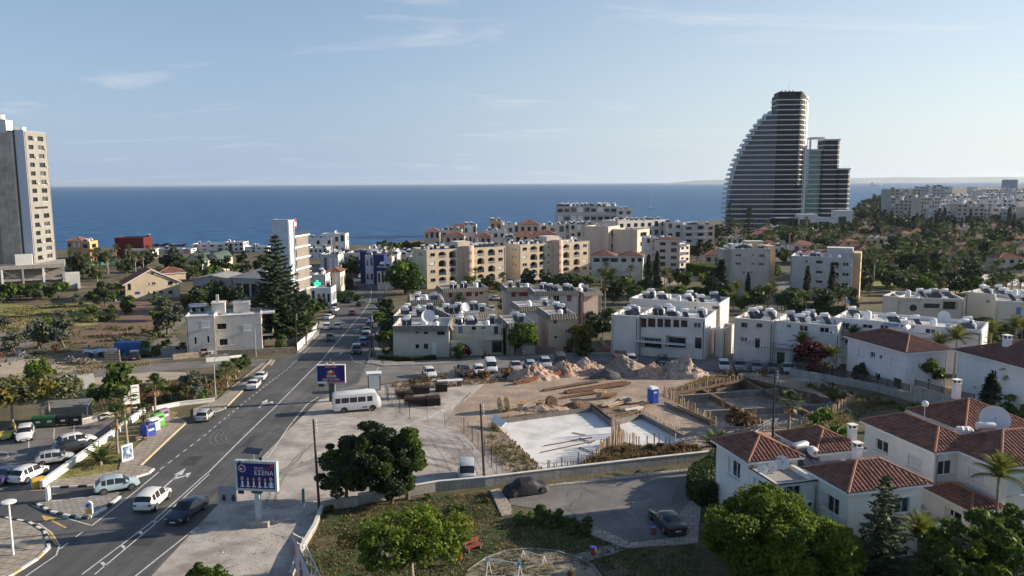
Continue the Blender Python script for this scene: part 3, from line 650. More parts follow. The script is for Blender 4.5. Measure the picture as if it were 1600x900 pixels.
def roof_plane(mb,e0,e1,r0,r1,mat,roll=.36,course=.42,amp=.10,sub=4):
 """corrugated tiles on the plane eave e0->e1, ridge r0->r1 (3-D points, r0 above e0)"""
 e0,e1,r0,r1=map(Vector,(e0,e1,r0,r1));u=(e1-e0);L=u.length;u/=L
 n=u.cross(r0-e0 if(r0-e0).length>.01 else r1-e0).normalized()
 if n.z<0:n=-n
 up=n.cross(u).normalized()
 if up.z<0:up=-up
 R0=((r0-e0).dot(u),(r0-e0).dot(up));R1=((r1-e0).dot(u),(r1-e0).dot(up))
 def top(x):
  if x<=R0[0]:return R0[1]*max(0,x)/max(R0[0],1e-6)
  if x>=R1[0]:return R1[1]*max(0,L-x)/max(L-R1[0],1e-6)
  return R0[1]+(R1[1]-R0[1])*(x-R0[0])/max(R1[0]-R0[0],1e-6)
 nc=max(2,int(round(L/roll)));prof=([0,.12,1.0,.9]if sub==4 else[0,.8,1.0][:sub]);S=[]
 for i in range(nc):
  for k,a in enumerate(prof):S.append((L*(i+k/len(prof))/nc,a*amp))
 S.append((L,0))
 for(xa,ha),(xb,hb)in zip(S,S[1:]):
  ta,tb=top(xa),top(xb);T=max(ta,tb)
  if T<.05:continue
  m=max(1,int(math.ceil(T/course)))if course else 1
  for j in range(m):
   y0=j*course if course else 0;y1=(j+1)*course if course else T
   a0,a1,b0,b1=min(y0,ta),min(y1,ta),min(y0,tb),min(y1,tb)
   if a1-a0<.01 and b1-b0<.01:continue
   lift=.03 if course else 0
   mb.face([e0+u*xa+up*a0+n*(ha+lift),e0+u*xb+up*b0+n*(hb+lift),e0+u*xb+up*b1+n*hb,e0+u*xa+up*a1+n*ha],mat)
def hip_roof(parent,x0,y0,x1,y1,z,pitch=24,mat=None,fine=True,ridge=True,thick=.16,gable='',fascia=None,soffit=True):
 """hip roof over the eave rectangle; gable may hold 'x'/'X' for an upright end at x0/x1 (or y/Y)"""
 mat=mat or tile_m;w,d=x1-x0,y1-y0;t=math.tan(rad(pitch));mb=MB();rm=MB()
 if w>=d:
  h=d/2*t;ym=(y0+y1)/2;a=x0 if 'x' in gable else x0+d/2;b=x1 if 'X' in gable else x1-d/2
  if a>b:a=b=(x0+x1)/2
  P,Q=(a,ym,z+h),(b,ym,z+h)
  pl=[((x0,y0,z),(x1,y0,z),P,Q),((x1,y1,z),(x0,y1,z),Q,P)]
  if 'x' not in gable:pl.append(((x0,y1,z),(x0,y0,z),P,P))
  if 'X' not in gable:pl.append(((x1,y0,z),(x1,y1,z),Q,Q))
  hips=[(P,Q),((x0,y0,z),P),((x0,y1,z),P),((x1,y0,z),Q),((x1,y1,z),Q)]
 else:
  h=w/2*t;xm=(x0+x1)/2;a=y0 if 'y' in gable else y0+w/2;b=y1 if 'Y' in gable else y1-w/2
  if a>b:a=b=(y0+y1)/2
  P,Q=(xm,a,z+h),(xm,b,z+h)
  pl=[((x1,y0,z),(x1,y1,z),P,Q),((x0,y1,z),(x0,y0,z),Q,P)]
  if 'y' not in gable:pl.append(((x0,y0,z),(x1,y0,z),P,P))
  if 'Y' not in gable:pl.append(((x1,y1,z),(x0,y1,z),Q,Q))
  hips=[(P,Q),((x0,y0,z),P),((x1,y0,z),P),((x0,y1,z),Q),((x1,y1,z),Q)]
 for p in pl:roof_plane(mb,*p,mat,**({}if fine==True else dict(roll=.5,course=0,amp=.09,sub=3)if fine=='mid' else dict(roll=2.5,course=0,amp=.02,sub=2)))
 o=mb.build('roof_tiles',parent,kind='stuff')
 if ridge:
  for A,B in hips:
   if(Vector(A)-Vector(B)).length>.05:rm.tube([Vector(A)+Vector((0,0,.03)),Vector(B)+Vector((0,0,.05))],.12 if fine==True else .14,6,ridge_m)
  rm.build('ridge',parent,smooth=50)
 if soffit:
  f=MB();fm=fascia or white_pl;e=.04
  f.face([(x0+e,y0+e,z-.05),(x0+e,y1-e,z-.05),(x1-e,y1-e,z-.05),(x1-e,y0+e,z-.05)],fm)
  for ax0,ay0,ax1,ay1 in((x0,y0,x1,y0+e),(x0,y1-e,x1,y1),(x0,y0+e,x0+e,y1-e),(x1-e,y0+e,x1,y1-e)):f.box(ax0,ay0,z-.2,ax1,ay1,z-.01,fm)
  f.build('fascia',parent)
 return h
 #  vegetation kit
bark=M('bark',(.16,.12,.09),rough=.95,var=.4,scale=3,bump=.6)
bark_pale=M('bark_pale',(.30,.25,.20),rough=.95,var=.35,scale=3,bump=.5)
LM=dict(dark=leafmat('leaf_dark',(0.047,0.068,0.029),.2),green=leafmat('leaf_green',(0.094,0.153,0.029),.36),bright=leafmat('leaf_bright',(.13,.185,.020),.42),olive=leafmat('leaf_olive',(0.124,0.137,0.065),.3),grey=leafmat('leaf_grey',(0.130,0.150,0.111),.25),dry=leafmat('leaf_dry',(.20,.13,.065),.3),yellow=leafmat('leaf_yellow',(.17,.14,.025),.35),pine=leafmat('leaf_pine',(0.055,0.081,0.039),.2),cypress=leafmat('leaf_cypress',(0.036,0.052,0.026),.12),red=leafmat('leaf_purple',(.085,.022,.03),.3),rust=leafmat('leaf_rust',(.16,.085,.04),.3),palm=leafmat('leaf_palm',(0.098,0.130,0.046),.3,.25),palm_y=leafmat('leaf_palm_yellow',(.14,.16,.03),.4,.25),dead=leafmat('leaf_dead',(.25,.17,.09),.25),straw=leafmat('leaf_straw',(.33,.25,.12),.3),hedge=leafmat('leaf_hedge',(0.046,0.085,0.018),.3))
def leaf_quads(P,Nrm,size,rng,jitter=.8,aspect=1.7):
 n=len(P);d=Nrm+rng.normal(0,jitter,(n,3));d/=np.linalg.norm(d,axis=1)[:,None]+1e-9
 a=np.cross(d,rng.normal(0,1,(n,3)));a/=np.linalg.norm(a,axis=1)[:,None]+1e-9
 b=np.cross(d,a);s=size*rng.uniform(.6,1.35,n)[:,None]
 a=a*s*.5*aspect;b=b*s*.5;bend=d*s*.18
 V=np.stack([P-a,P+b-bend*.2+a*.1,P+a-bend,P-b-bend*.2+a*.1],1).reshape(-1,3)
 return V
def quads_mesh(name,Vs,mats):
 V=np.concatenate(Vs);nq=len(V)//4;me=bpy.data.meshes.new(name)
 me.vertices.add(len(V));me.vertices.foreach_set('co',V.astype(np.float32).ravel())
 me.loops.add(nq*4);me.loops.foreach_set('vertex_index',np.arange(nq*4,dtype=np.int32))
 me.polygons.add(nq);me.polygons.foreach_set('loop_start',np.arange(0,nq*4,4,dtype=np.int32))
 for m in mats:me.materials.append(m)
 mi=np.concatenate([np.full(len(v)//4,i,np.int32)for i,v in enumerate(Vs)]);me.polygons.foreach_set('material_index',mi)
 me.update(calc_edges=True);return me
def blob(rng,c,r,n,shell=.55,top=.25):
 d=rng.normal(0,1,(n,3));d[:,2]+=top;d/=np.linalg.norm(d,axis=1)[:,None]
 rr=shell+(1-shell)*rng.random(n)**.6
 return np.array(c)+d*rr[:,None]*np.array(r),d
def crown(seed,mats,H0,H1,R,nclump,nleaf,size,shape='round',spread=.75,cl=.36,jit=.8,inner=0):
 """leaf clumps spread through a crown between heights H0..H1; returns mesh + clump centres"""
 rng=np.random.default_rng(seed);C=[];Vs=[[]for _ in mats]
 for i in range(nclump):
  for _ in range(40):
   p=rng.uniform(-1,1,3);r=np.linalg.norm(p)
   if r<1 and r>max(inner,.35*rng.random()):break
  if shape=='flat':p[2]=abs(p[2])*.8-.2
  z=(H0+H1)/2+p[2]*(H1-H0)/2*.85;rad_=R*spread
  if shape=='cone':f=1-(z-H0)/(H1-H0);rad_*=max(.12,f*1.15)
  c=np.array([p[0]*rad_,p[1]*rad_,z]);k=R*cl*rng.uniform(.55,1.35)
  C.append((c,k));P,D=blob(rng,c,(k,k,k*.72),max(4,int(nleaf/nclump)))
  m=rng.integers(0,len(mats))if rng.random()<.3 else 0
  Vs[m].append(leaf_quads(P,D,size,rng,jit))
 Vs=[np.concatenate(v)if v else np.zeros((0,3))for v in Vs]
 return quads_mesh('crown',Vs,mats),C
def trunk(seed,C,H0,r0,nl=7,mat=None,lean=.3,taper=.5):
 r_=random.Random(seed);mb=MB();mat=mat or bark;top=Vector((r_.uniform(-lean,lean),r_.uniform(-lean,lean),H0))
 mb.tube([(0,0,-.3),(0,0,.05),top*.5+Vector((r_.uniform(-.1,.1),0,0)),top],[r0*1.5,r0*1.1,r0*.85,r0*taper*1.3],7,mat)
 for c,k in r_.sample(C,min(nl,len(C))):
  c=Vector(c);mid=top.lerp(c,.5)+Vector((0,0,-.12*(c-top).length))
  mb.tube([top*.92,mid,c],[r0*.6,r0*.36,r0*.12],5,mat)
 return mb.data('trunk',60)
TREES={}
def tree_kind(name,seeds,mats,H0,H1,R,ncl,nlf,size,r0=.18,shape='round',spread=.75,cl=.36,bm=None,th=None,nl=7,jit=.8,inner=0):
 L=[]
 for s in seeds:
  me,C=crown(s,[LM[m]for m in mats],H0,H1,R,ncl,nlf,size,shape,spread,cl,jit,inner)
  L.append((trunk(s,C,th if th else H0+(H1-H0)*.25,r0,nl,bm),me))
 TREES[name]=L
tree_kind('dense_dark',(1,2,3),('dark','green'),1.2,6.5,3.2,22,2600,.42)
tree_kind('round_green',(4,5,6),('green','bright'),1.3,6.0,3.0,22,2600,.40)
tree_kind('olive',(7,8),('grey','olive'),.8,3.6,2.2,16,1500,.26,.16)
tree_kind('acacia',(9,10),('olive','yellow'),2.0,5.6,3.6,20,2400,.3,.16,'flat',bm=bark_pale)
tree_kind('bush',(11,12,13),('green','olive'),-.2,1.8,1.3,9,520,.25,.05,th=.4,nl=3)
tree_kind('dry_bush',(14,15),('dry','rust'),-.3,1.3,1.1,8,600,.17,.04,th=.3,nl=3,jit=1.4)
tree_kind('far_tree',(16,17,18,19),('pine','dark'),.6,7.0,2.9,14,520,.8,.2,nl=4)
tree_kind('far_green',(20,21,22),('green','olive'),.5,5.0,2.8,13,480,.75,.2,nl=4)
tree_kind('purple',(23,),('red','dark'),.3,3.6,2.3,16,1800,.28,.1)
tree_kind('autumn',(24,),('yellow','rust','olive'),1.0,6.5,3.2,22,2400,.4,.2)
def tree(kind,p,s=1.0,label='',group=None,name='tree',cat='tree',rz=None,sq=(1,1,1),z=None,var=None):
 p=Vector(p);L=TREES[kind];tr,cr=L[rnd.randrange(len(L))if var is None else var%len(L)]
 t=thing(name,label,cat,(p.x,p.y,G(p.y)if z is None else z),rnd.uniform(0,6.28)if rz is None else rz,group)
 t.scale=(s*sq[0],s*sq[1],s*sq[2]);ob('trunk',tr,t);ob('crown',cr,t);return t
def cypress_parts(seed,n,size):
 rng=np.random.default_rng(seed);P=[];D=[]
 z=rng.random(n)**.85;th=rng.uniform(0,2*np.pi,n);lobes=1+.16*np.sin(th*3+seed+z*9)+.1*np.sin(z*31+th*2)
 r=np.interp(z,[0,.08,.35,.7,.92,1],[.55,.85,1,.72,.3,.03])*lobes*(.75+.25*rng.random(n))
 P=np.stack([r*np.cos(th)*.95,r*np.sin(th)*.95,.3+z*9.5],1);D=np.stack([np.cos(th)*.6,np.sin(th)*.6,np.full(n,.9)],1)
 me=quads_mesh('crown',[leaf_quads(P,D,size,rng,.45,2.4)],[LM['cypress']])
 return MB().tube([(0,0,-.3),(0,0,3),(0,0,8.5)],[.2,.15,.03],6,bark).data('trunk'),me
TREES['cypress']=[cypress_parts(31,1500,.34),cypress_parts(32,1500,.34)]
TREES['cypress_far']=[cypress_parts(33,360,.7)]
def norfolk(seed,H,R,whorls,nb,per,size,droop=-.05):
 rng=np.random.default_rng(seed);r_=random.Random(seed);P=[];D=[];mb=MB()
 mb.tube([(0,0,-.3),(0,0,H*.5),(0,0,H)],[H*.017+.06,H*.011+.03,.02],7,bark)
 for w in range(whorls):
  f=w/(whorls-1);z=H*(.10+.88*f);L=R*(1-f)**.8*r_.uniform(.85,1.08)+.25;k=max(4,int(nb*(1-.45*f)))
  for b in range(k):
   a=2*math.pi*(b+.5*(w%2))/k+r_.uniform(-.2,.2);l=L*r_.uniform(.82,1.08)
   t=np.linspace(.12,1,max(3,int(per*l/R)))
   up=droop*l+.18*l*t**2
   x=t*l;px=x*math.cos(a);py=x*math.sin(a);pz=z+up*t
   mb.tube([(0,0,z),(px[-1],py[-1],pz[-1])],[.05,.015],4,bark)
   for side in(-1,0,1):
    off=(.10+.16*l*(1-abs(2*t-1))*.6)*side
    q=np.stack([px-math.sin(a)*off,py+math.cos(a)*off,pz+.05+rng.normal(0,.03,len(t))],1)
    P.append(q);D.append(np.tile([0,0,1.0],(len(t),1)))
 P=np.concatenate(P);D=np.concatenate(D)
 return mb.data('trunk'),quads_mesh('crown',[leaf_quads(P,D,size,rng,.35,2.0)],[LM['pine']])
def blade(mb,m,L,n,w,droop,rise,vfold=.0,lw=.05,ll=.5):
 """a pinnate frond along +x"""
 pts=[]
 for i in range(n+1):
  t=i/n;pts.append(Vector((L*t*(1-.18*t*droop),0,rise*L*t-droop*L*t*t*.75)))
 mb.tube(pts,[.035*(1-.8*i/n)+.006 for i in range(n+1)],3,m,cap=False)
 for i in range(1,n+1):
  t=i/n;p=pts[i];l=ll*math.sin(math.pi*min(1,.18+.82*t))**.6+.08;d=(pts[i]-pts[i-1]).normalized()
  for sgn in(-1,1):
   tip=p+d*l*.55+Vector((0,sgn*l,-.28*l));a=d*w
   mb.face([p-a*.5,p+a*.5,tip],m)
def frond_mesh(m,L=2.6,n=14,w=.16,droop=.55,rise=.35,ll=.55,name='frond'):
 mb=MB();blade(mb,m,L,n,w,droop,rise,ll=ll);return mb.data(name)
def fan_mesh(m,L=1.5,R=.75,nb=13,droop=.5,name='frond'):
 mb=MB();tip=Vector((L*.75,0,L*.28));mb.tube([(0,0,0),(L*.4,0,L*.2),tip],[.03,.022,.015],3,m,cap=False)
 for k in range(nb):
  a=rad(-115+230*k/(nb-1));r=R*(.75+.25*math.cos(a));d=Vector((math.cos(a),math.sin(a),.1));q=Vector((-math.sin(a),math.cos(a),0))*R*.105
  mid=tip+d*r*.6;end=tip+d*r+Vector((0,0,-droop*r*.55))
  mb.face([tip,mid-q,end,mid+q],m)
 return mb.data(name)
FR=dict(date=frond_mesh(LM['palm'],2.7,15),queen=frond_mesh(LM['palm_y'],2.8,15,.14,.75,.5,.6),fan=fan_mesh(LM['palm']),fan_dead=fan_mesh(LM['dead'],1.1,.6,9,.9),dead=frond_mesh(LM['dead'],2.0,9,.16,.9,.1),fan_l=fan_mesh(LM['palm'],1.5,.85,7),fan_dead_l=fan_mesh(LM['dead'],1.1,.6,5,.9),date_l=frond_mesh(LM['palm'],2.7,8,.3),queen_l=frond_mesh(LM['palm_y'],2.8,8,.3,.75,.5,.6))
def palm_layout(seed,n,lo=-50,hi=80):
 r_=random.Random(seed)
 return[(2.39996*i+r_.uniform(-.25,.25),rad(lo+(hi-lo)*(i/n)**.8+r_.uniform(-8,8)),r_.uniform(.85,1.12))for i in range(n)]
def palm_trunk(H,r0,r1,seed,m=None):
 r_=random.Random(seed);b=Vector((r_.uniform(-.04,.04)*H,r_.uniform(-.04,.04)*H,H));mb=MB();k=max(4,int(H/.7));pts=[];rs=[]
 for i in range(k+1):
  t=i/k;pts.append(Vector((b.x*t*t,b.y*t*t,H*t)));rs.append(r0+(r1-r0)*t)
  if 0<i<k:pts.append(pts[-1]+Vector((0,0,.06)));rs.append(rs[-1]*.88)
 pts[0]=Vector((0,0,-.3));rs[0]=r0*1.35
 mb.tube(pts,rs,8,m or bark_pale);return mb.data('trunk',70),b
PALM={}
def palm_kind(name,seed,H,r0,r1,fr,n,dead=None,nd_=0,lo=-35,hi=80,fine=True,bm=None,fs=1.0):
 tm,top=palm_trunk(H,r0,r1,seed,bm);lay=[(fr,a,e,s*fs)for a,e,s in palm_layout(seed,n,lo,hi)]
 if dead:lay+=[(dead,a,e,s*fs)for a,e,s in palm_layout(seed+5,nd_,-88,-55)]
 cm=None
 if not fine:
  V=[];F=[];mi=[];mats=[]
  for f,a,e,s in lay:
   me=FR[f];mt=Matrix.Rotation(a,4,'Z')@Matrix.Rotation(-e,4,'Y')@Matrix.Scale(s,4);b=len(V)
   for v in me.vertices:V.append(mt@v.co)
   for p in me.polygons:F.append([b+i for i in p.vertices]);
   if me.materials[0]not in mats:mats.append(me.materials[0])
   mi+=[mats.index(me.materials[0])]*len(me.polygons)
  cm=bpy.data.meshes.new('crown');cm.from_pydata(V,[],F)
  for m in mats:cm.materials.append(m)
  cm.polygons.foreach_set('material_index',mi)
 PALM[name]=(tm,top,lay,cm)
palm_kind('fan',1,4.2,.17,.13,'fan',26,'fan_dead',6,lo=-20)
palm_kind('fan_tall',2,6.0,.22,.15,'fan',30,'fan_dead',12,lo=-30)
palm_kind('date',3,3.6,.24,.2,'date',34,'dead',4,lo=-30)
palm_kind('queen',4,4.6,.15,.11,'queen',22,None,0,lo=-15)
palm_kind('fan_far',5,7.0,.24,.17,'fan_l',24,'fan_dead_l',14,lo=-30,fine=False,fs=1.15)
palm_kind('fan_far_b',6,5.0,.22,.16,'fan_l',24,'fan_dead_l',6,lo=-25,fine=False,fs=1.1)
palm_kind('date_far',7,3.6,.26,.2,'date_l',30,None,0,lo=-30,fine=False)
palm_kind('queen_far',8,4.4,.16,.12,'queen_l',22,None,0,lo=-20,fine=False)
palm_kind('tuft',9,.25,.16,.14,'date_l',18,None,0,lo=0,fine=False,fs=.55)
def palm(kind,p,s=1.0,label='',group=None,h=1.0,rz=None,z=None):
 p=Vector(p);tm,top,lay,cm=PALM[kind]
 t=thing('palm_tree',label,'palm tree',(p.x,p.y,G(p.y)if z is None else z),rnd.uniform(0,6.28)if rz is None else rz,group,s)
 o=ob('trunk',tm,t);o.scale=(1,1,h);tp=Vector((top.x,top.y,top.z*h))
 if cm:ob('crown',cm,t,tp)
 else:
  for f,a,e,q in lay:ob('frond',FR[f],t,tp,scale=q,rot=(0,-e,a))
 return t
def hedge(name,pts,w,h,label,mat='hedge',px=True,dens=70,size=.16,cat='hedge',z0=0,round_=.25):
 P=[gp(*p)for p in pts]if px else[Vector(p)for p in pts];rng=np.random.default_rng(int(abs(P[0].x*31+P[0].y*7))+3);Vs=[];core=MB()
 o=P[0];cm=M('hedge_core',(.012,.018,.008),var=.3)
 for a,b in zip(P,P[1:]):
  d=b-a;L=d.length;d/=L;q=Vector((-d.y,d.x));n=int((L*h*2+L*w+w*h*2)*dens);f=rng.random(n)*(2*h+w)
  u=rng.random(n)*L;side=np.where(f<h,-1,np.where(f<2*h,1,0));v=np.where(side==0,rng.uniform(-.5,.5,n)*w,side*w/2);zz=np.where(side==0,h,rng.random(n)*h)
  en=rng.random(n)<w/(L+w)*.7;u=np.where(en,np.where(rng.random(n)<.5,0,L),u);v=np.where(en,rng.uniform(-.5,.5,n)*w,v);zz=np.where(en,rng.random(n)*h,zz)
  v+=rng.normal(0,.05,n);zz+=rng.normal(0,.05,n)
  X=a.x-o.x+d.x*u+q.x*v;Y=a.y-o.y+d.y*u+q.y*v
  gz=np.interp(u,[0,L],[G(a.y),G(b.y)])-G(o.y)
  D=np.stack([q.x*side,q.y*side,(side==0)*1.0+.2],1)
  Vs.append(leaf_quads(np.stack([X,Y,zz+gz],1),D,size,rng,.6))
  e=.1;c=[(a-o)-q*(w/2-e),(a-o)+q*(w/2-e),(b-o)+q*(w/2-e),(b-o)-q*(w/2-e)]
  core.mesh([(p.x,p.y,z-.3+(G(a.y)if i in(0,1)else G(b.y))-G(o.y))for z in(0,h+.2)for i,p in enumerate(c)],[(0,3,2,1),(4,5,6,7),(0,1,5,4),(1,2,6,5),(2,3,7,6),(3,0,4,7)],cm)
 t=thing(name,label,cat,(o.x,o.y,G(o.y)+z0));ob('foliage',quads_mesh('foliage',Vs,[LM[mat]]),t);core.build('stems',t);return t
def tufts(name,poly,n,h,mats,px=True,seed=1,blades=5,wid=.05,clump=0,z=0.0):
 P=[gp(*p)for p in poly]if px else[Vector(p)for p in poly];rng=np.random.default_rng(seed);a=np.array([(p.x,p.y)for p in P]);lo,hi=a.min(0),a.max(0);pts=[]
 cc=rng.uniform(lo,hi,(clump,2))if clump else None
 while len(pts)<n:
  q=rng.uniform(lo,hi)if cc is None or rng.random()<.25 else cc[rng.integers(clump)]+rng.normal(0,.7,2)
  ins=False
  for i in range(len(a)):
   x1,y1=a[i];x2,y2=a[i-1]
   if(y1>q[1])!=(y2>q[1])and q[0]<(x2-x1)*(q[1]-y1)/(y2-y1)+x1:ins=not ins
  if ins:pts.append(q)
 pts=np.repeat(np.array(pts),blades,0);m=len(pts);pts=pts+rng.normal(0,.09,(m,2));gz=np.array([G(y)for y in pts[:,1]])+z
 ang=rng.uniform(0,6.28,m);hh=h*rng.uniform(.4,1.2,m);ln=rng.uniform(.1,.7,m)*hh;w=wid*rng.uniform(.6,1.5,m)
 B=np.stack([pts[:,0],pts[:,1],gz],1);s=np.stack([-np.sin(ang)*w,np.cos(ang)*w,np.zeros(m)],1);l=np.stack([np.cos(ang)*ln,np.sin(ang)*ln,hh],1)
 V=np.stack([B-s,B+s,B+l*.6+s*.6+[0,0,.02],B+l],1).reshape(-1,3);k=len(mats);idx=rng.integers(0,k,m)
 Vs=[V.reshape(-1,4,3)[idx==i].reshape(-1,3)for i in range(k)]
 o=ob(name,quads_mesh(name,Vs,[LM[x]for x in mats]),kind='stuff');return o
 #  vehicles
car_paint=M('car_paint',objcol=True,rough=.28,var=.04,scale=1,spec=.6,coat=.6)
tyre_m=M('tyre',(.022,.022,.023),rough=.9,var=.15);rim_m=M('rim',(.42,.43,.45),rough=.35,var=.1,metal=.8)
lamp_red=M('tail_lamp',(.30,.012,.015),rough=.25,var=0);lamp_w=M('head_lamp',(.62,.64,.66),rough=.15,var=0,spec=.8);plate_m=M('plate_paint',(.65,.64,.55),rough=.5,var=0);trim_m=M('car_trim',(.03,.03,.032),rough=.6,var=0)
def lerp_prof(prof,x):
 for(a,b)in zip(prof,prof[1:]):
  if a[0]<=x<=b[0]:t=(x-a[0])/(b[0]-a[0]+1e-9);return[p+(q-p)*t for p,q in zip(a,b)]
 return list(prof[-1]if x>prof[-1][0]else prof[0])
def car_meshes(L,Wd,stations,glass_side,ws,rw,wheel_r=.32,roof_black=False):
 """stations: (x, halfwidth, z_bottom, z_belt, roof_halfwidth, z_roof); x from rear 0 to front L; glass_side: list of (x0,x1); ws/rw: windscreen/rear-screen x ranges"""
 cuts=sorted({round(s[0],3)for s in stations}|{round(q,3)for r in glass_side+[ws,rw]for q in r});body=MB();win=MB();rings=[]
 for x in cuts:
  _,w,zb,zt,wr,zr=lerp_prof(stations,x);w*=Wd/2;wr*=Wd/2;X=x-L/2
  cab=zr>zt+.06
  rings.append(([(X,-w*.86,zb),(X,-w*.985,zb+.16),(X,-w,(zb+zt)/2+.05),(X,-w*.955,zt),(X,-wr,zr-(.05 if cab else .012)),(X,-wr*.80,zr),(X,0,zr+(.03 if cab else .025)),(X,wr*.80,zr),(X,wr,zr-(.05 if cab else .012)),(X,w*.955,zt),(X,w,(zb+zt)/2+.05),(X,w*.985,zb+.16),(X,w*.86,zb)],x))
 for(A,xa),(B,xb)in zip(rings,rings[1:]):
  xm=(xa+xb)/2
  for k in range(12):
   g=(k in(3,8)and any(a<=xm<=b for a,b in glass_side))or(k in(4,5,6,7)and(ws[0]<=xm<=ws[1]or rw[0]<=xm<=rw[1]))
   if g:
    q=[Vector(p)for p in(A[k],B[k],B[k+1],A[k+1])];c=sum(q,Vector())/4
    win.face([tuple(p)for p in q],glass)
   else:body.face([A[k],B[k],B[k+1],A[k+1]],trim_m if(k in(0,11))else black_m if roof_black and k in(4,5,6,7)and lerp_prof(stations,xm)[5]>1.2 else car_paint)
  body.face([A[0],A[12],B[12],B[0]],trim_m)
 body.face([p for p in rings[0][0]][::-1],car_paint);body.face(rings[-1][0],car_paint)
 x0,x1=rings[0][0][0][0],rings[-1][0][0][0]
 zf=lerp_prof(stations,L)[3];zr=lerp_prof(stations,0)[3];w=Wd/2
 body.box(x1-.05,-w*.42,.30,x1+.015,w*.42,.30+(zf-.3)*.55,trim_m);body.box(x1-.1,-w*.8,.2,x1+.02,w*.8,.30,trim_m);body.box(x0-.02,-w*.8,.2,x0+.1,w*.8,.34,trim_m)
 xm=ws[0]-L/2+.12
 for s in(-1,1):body.box(xm+.25,s*w*.98-.0 if s>0 else-w*.98-.16,lerp_prof(stations,ws[0])[3]-.02,xm+.38,w*.98+.16 if s>0 else-w*.98,lerp_prof(stations,ws[0])[3]+.12,car_paint)
 wa=[]
 wx=(L*.195-L/2,L*.805-L/2)
 for x in wx:
  for s in(-1,1):
   n=12;a=[(x+(wheel_r+.06)*math.cos(math.pi*k/n),s*(w*1.0+.004),.32+(wheel_r+.06)*math.sin(math.pi*k/n))for k in range(n+1)]
   body.face([(x+wheel_r+.06,s*(w+.004),.2)]+a+[(x-wheel_r-.06,s*(w+.004),.2)],trim_m)
 hl=MB().box(-.13,-.17,-.07,.02,.17,.07,lamp_w).data('headlight');tl=MB().box(-.02,-.16,-.09,.10,.16,.09,lamp_red).data('tail_light');pl=MB().box(-.012,-.26,-.055,.012,.26,.055,plate_m).data('number_plate')
 wh=MB();wh.lathe([(wheel_r*.62,-.09),(wheel_r*.93,-.1),(wheel_r,-.06),(wheel_r,.06),(wheel_r*.93,.1),(wheel_r*.62,.09)],18,tyre_m).xform(Matrix.Rotation(math.pi/2,4,'X'))
 ri=MB();ri.lathe([(wheel_r*.64,-.085),(wheel_r*.6,-.105),(.05,-.09)],14,rim_m);ri.lathe([(wheel_r*.64,.085),(wheel_r*.6,.105),(.05,.09)],14,rim_m)
 for k in range(5):
  a=2*math.pi*(k+.5)/5
  for z in(-.108,.108):ri.face([(wheel_r*.22*math.cos(a-.5),wheel_r*.22*math.sin(a-.5),z),(wheel_r*.56*math.cos(a-.32),wheel_r*.56*math.sin(a-.32),z),(wheel_r*.56*math.cos(a+.32),wheel_r*.56*math.sin(a+.32),z),(wheel_r*.22*math.cos(a+.5),wheel_r*.22*math.sin(a+.5),z)],trim_m)
 ri.xform(Matrix.Rotation(math.pi/2,4,'X'))
 return dict(L=L,W=Wd,body=body.data('body',32),win=win.data('window',40),hl=hl,tl=tl,pl=pl,wheel=wh.data('wheel',40),rim=ri.data('rim'),wx=wx,wr=wheel_r,zf=zf,zr=zr,far=None,b=body,w_=win)
CARS={}
CARS['hatch']=car_meshes(4.0,1.75,[(0,.86,.34,.72,.80,.74),(.10,.95,.26,.88,.82,.92),(.55,1,.22,.93,.76,1.36),(1.0,1,.2,.93,.76,1.47),(1.9,1,.2,.91,.76,1.48),(2.5,1,.2,.89,.74,1.38),(3.15,1,.2,.87,.80,.93),(3.75,.95,.22,.74,.80,.78),(4.0,.78,.32,.58,.66,.60)],[(.62,1.02),(1.1,1.72),(1.8,2.75)],(2.55,3.12),(.15,.56))
CARS['sedan']=car_meshes(4.65,1.82,[(0,.86,.36,.80,.78,.82),(.12,.95,.26,.95,.84,.98),(.75,1,.22,.95,.82,1.02),(1.35,1,.2,.94,.74,1.38),(2.0,1,.2,.92,.74,1.45),(2.6,1,.2,.9,.74,1.40),(3.45,1,.2,.87,.82,.93),(4.3,.96,.22,.74,.82,.78),(4.65,.76,.32,.58,.66,.60)],[(1.05,1.5),(1.58,2.15),(2.23,3.1)],(2.65,3.42),(.78,1.32))
CARS['coupe']=car_meshes(4.8,1.9,[(0,.84,.36,.74,.76,.80),(.15,.95,.26,.92,.80,.97),(.7,1,.2,.93,.78,1.06),(1.5,1,.18,.92,.70,1.32),(2.1,1,.18,.9,.70,1.39),(2.6,1,.18,.88,.70,1.36),(3.4,1,.18,.84,.80,.92),(4.4,.96,.2,.72,.82,.78),(4.8,.74,.3,.56,.64,.58)],[(1.1,2.0),(2.08,3.0)],(2.65,3.38),(.75,1.55),wheel_r=.35)
CARS['suv']=car_meshes(4.4,1.84,[(0,.88,.40,.82,.82,.84),(.08,.96,.32,1.02,.84,1.06),(.38,1,.28,1.06,.78,1.52),(.9,1,.26,1.06,.78,1.66),(2.1,1,.26,1.02,.78,1.67),(2.65,1,.26,1.0,.76,1.58),(3.3,1,.26,.98,.84,1.05),(4.1,.97,.28,.86,.84,.92),(4.4,.82,.36,.66,.72,.70)],[(.5,.98),(1.08,1.8),(1.9,2.95)],(2.7,3.27),(.1,.38),wheel_r=.36)
CARS['mini']=car_meshes(3.8,1.72,[(0,.88,.36,.76,.80,.78),(.08,.96,.28,.92,.84,.96),(.4,1,.24,.95,.84,1.34),(.8,1,.22,.95,.84,1.42),(2.0,1,.22,.93,.82,1.42),(2.35,1,.22,.92,.8,1.36),(2.8,1,.22,.90,.84,.96),(3.55,.95,.24,.80,.82,.86),(3.8,.80,.32,.60,.68,.64)],[(.5,.9),(1.0,1.6),(1.66,2.55)],(2.38,2.78),(.1,.4),roof_black=True)
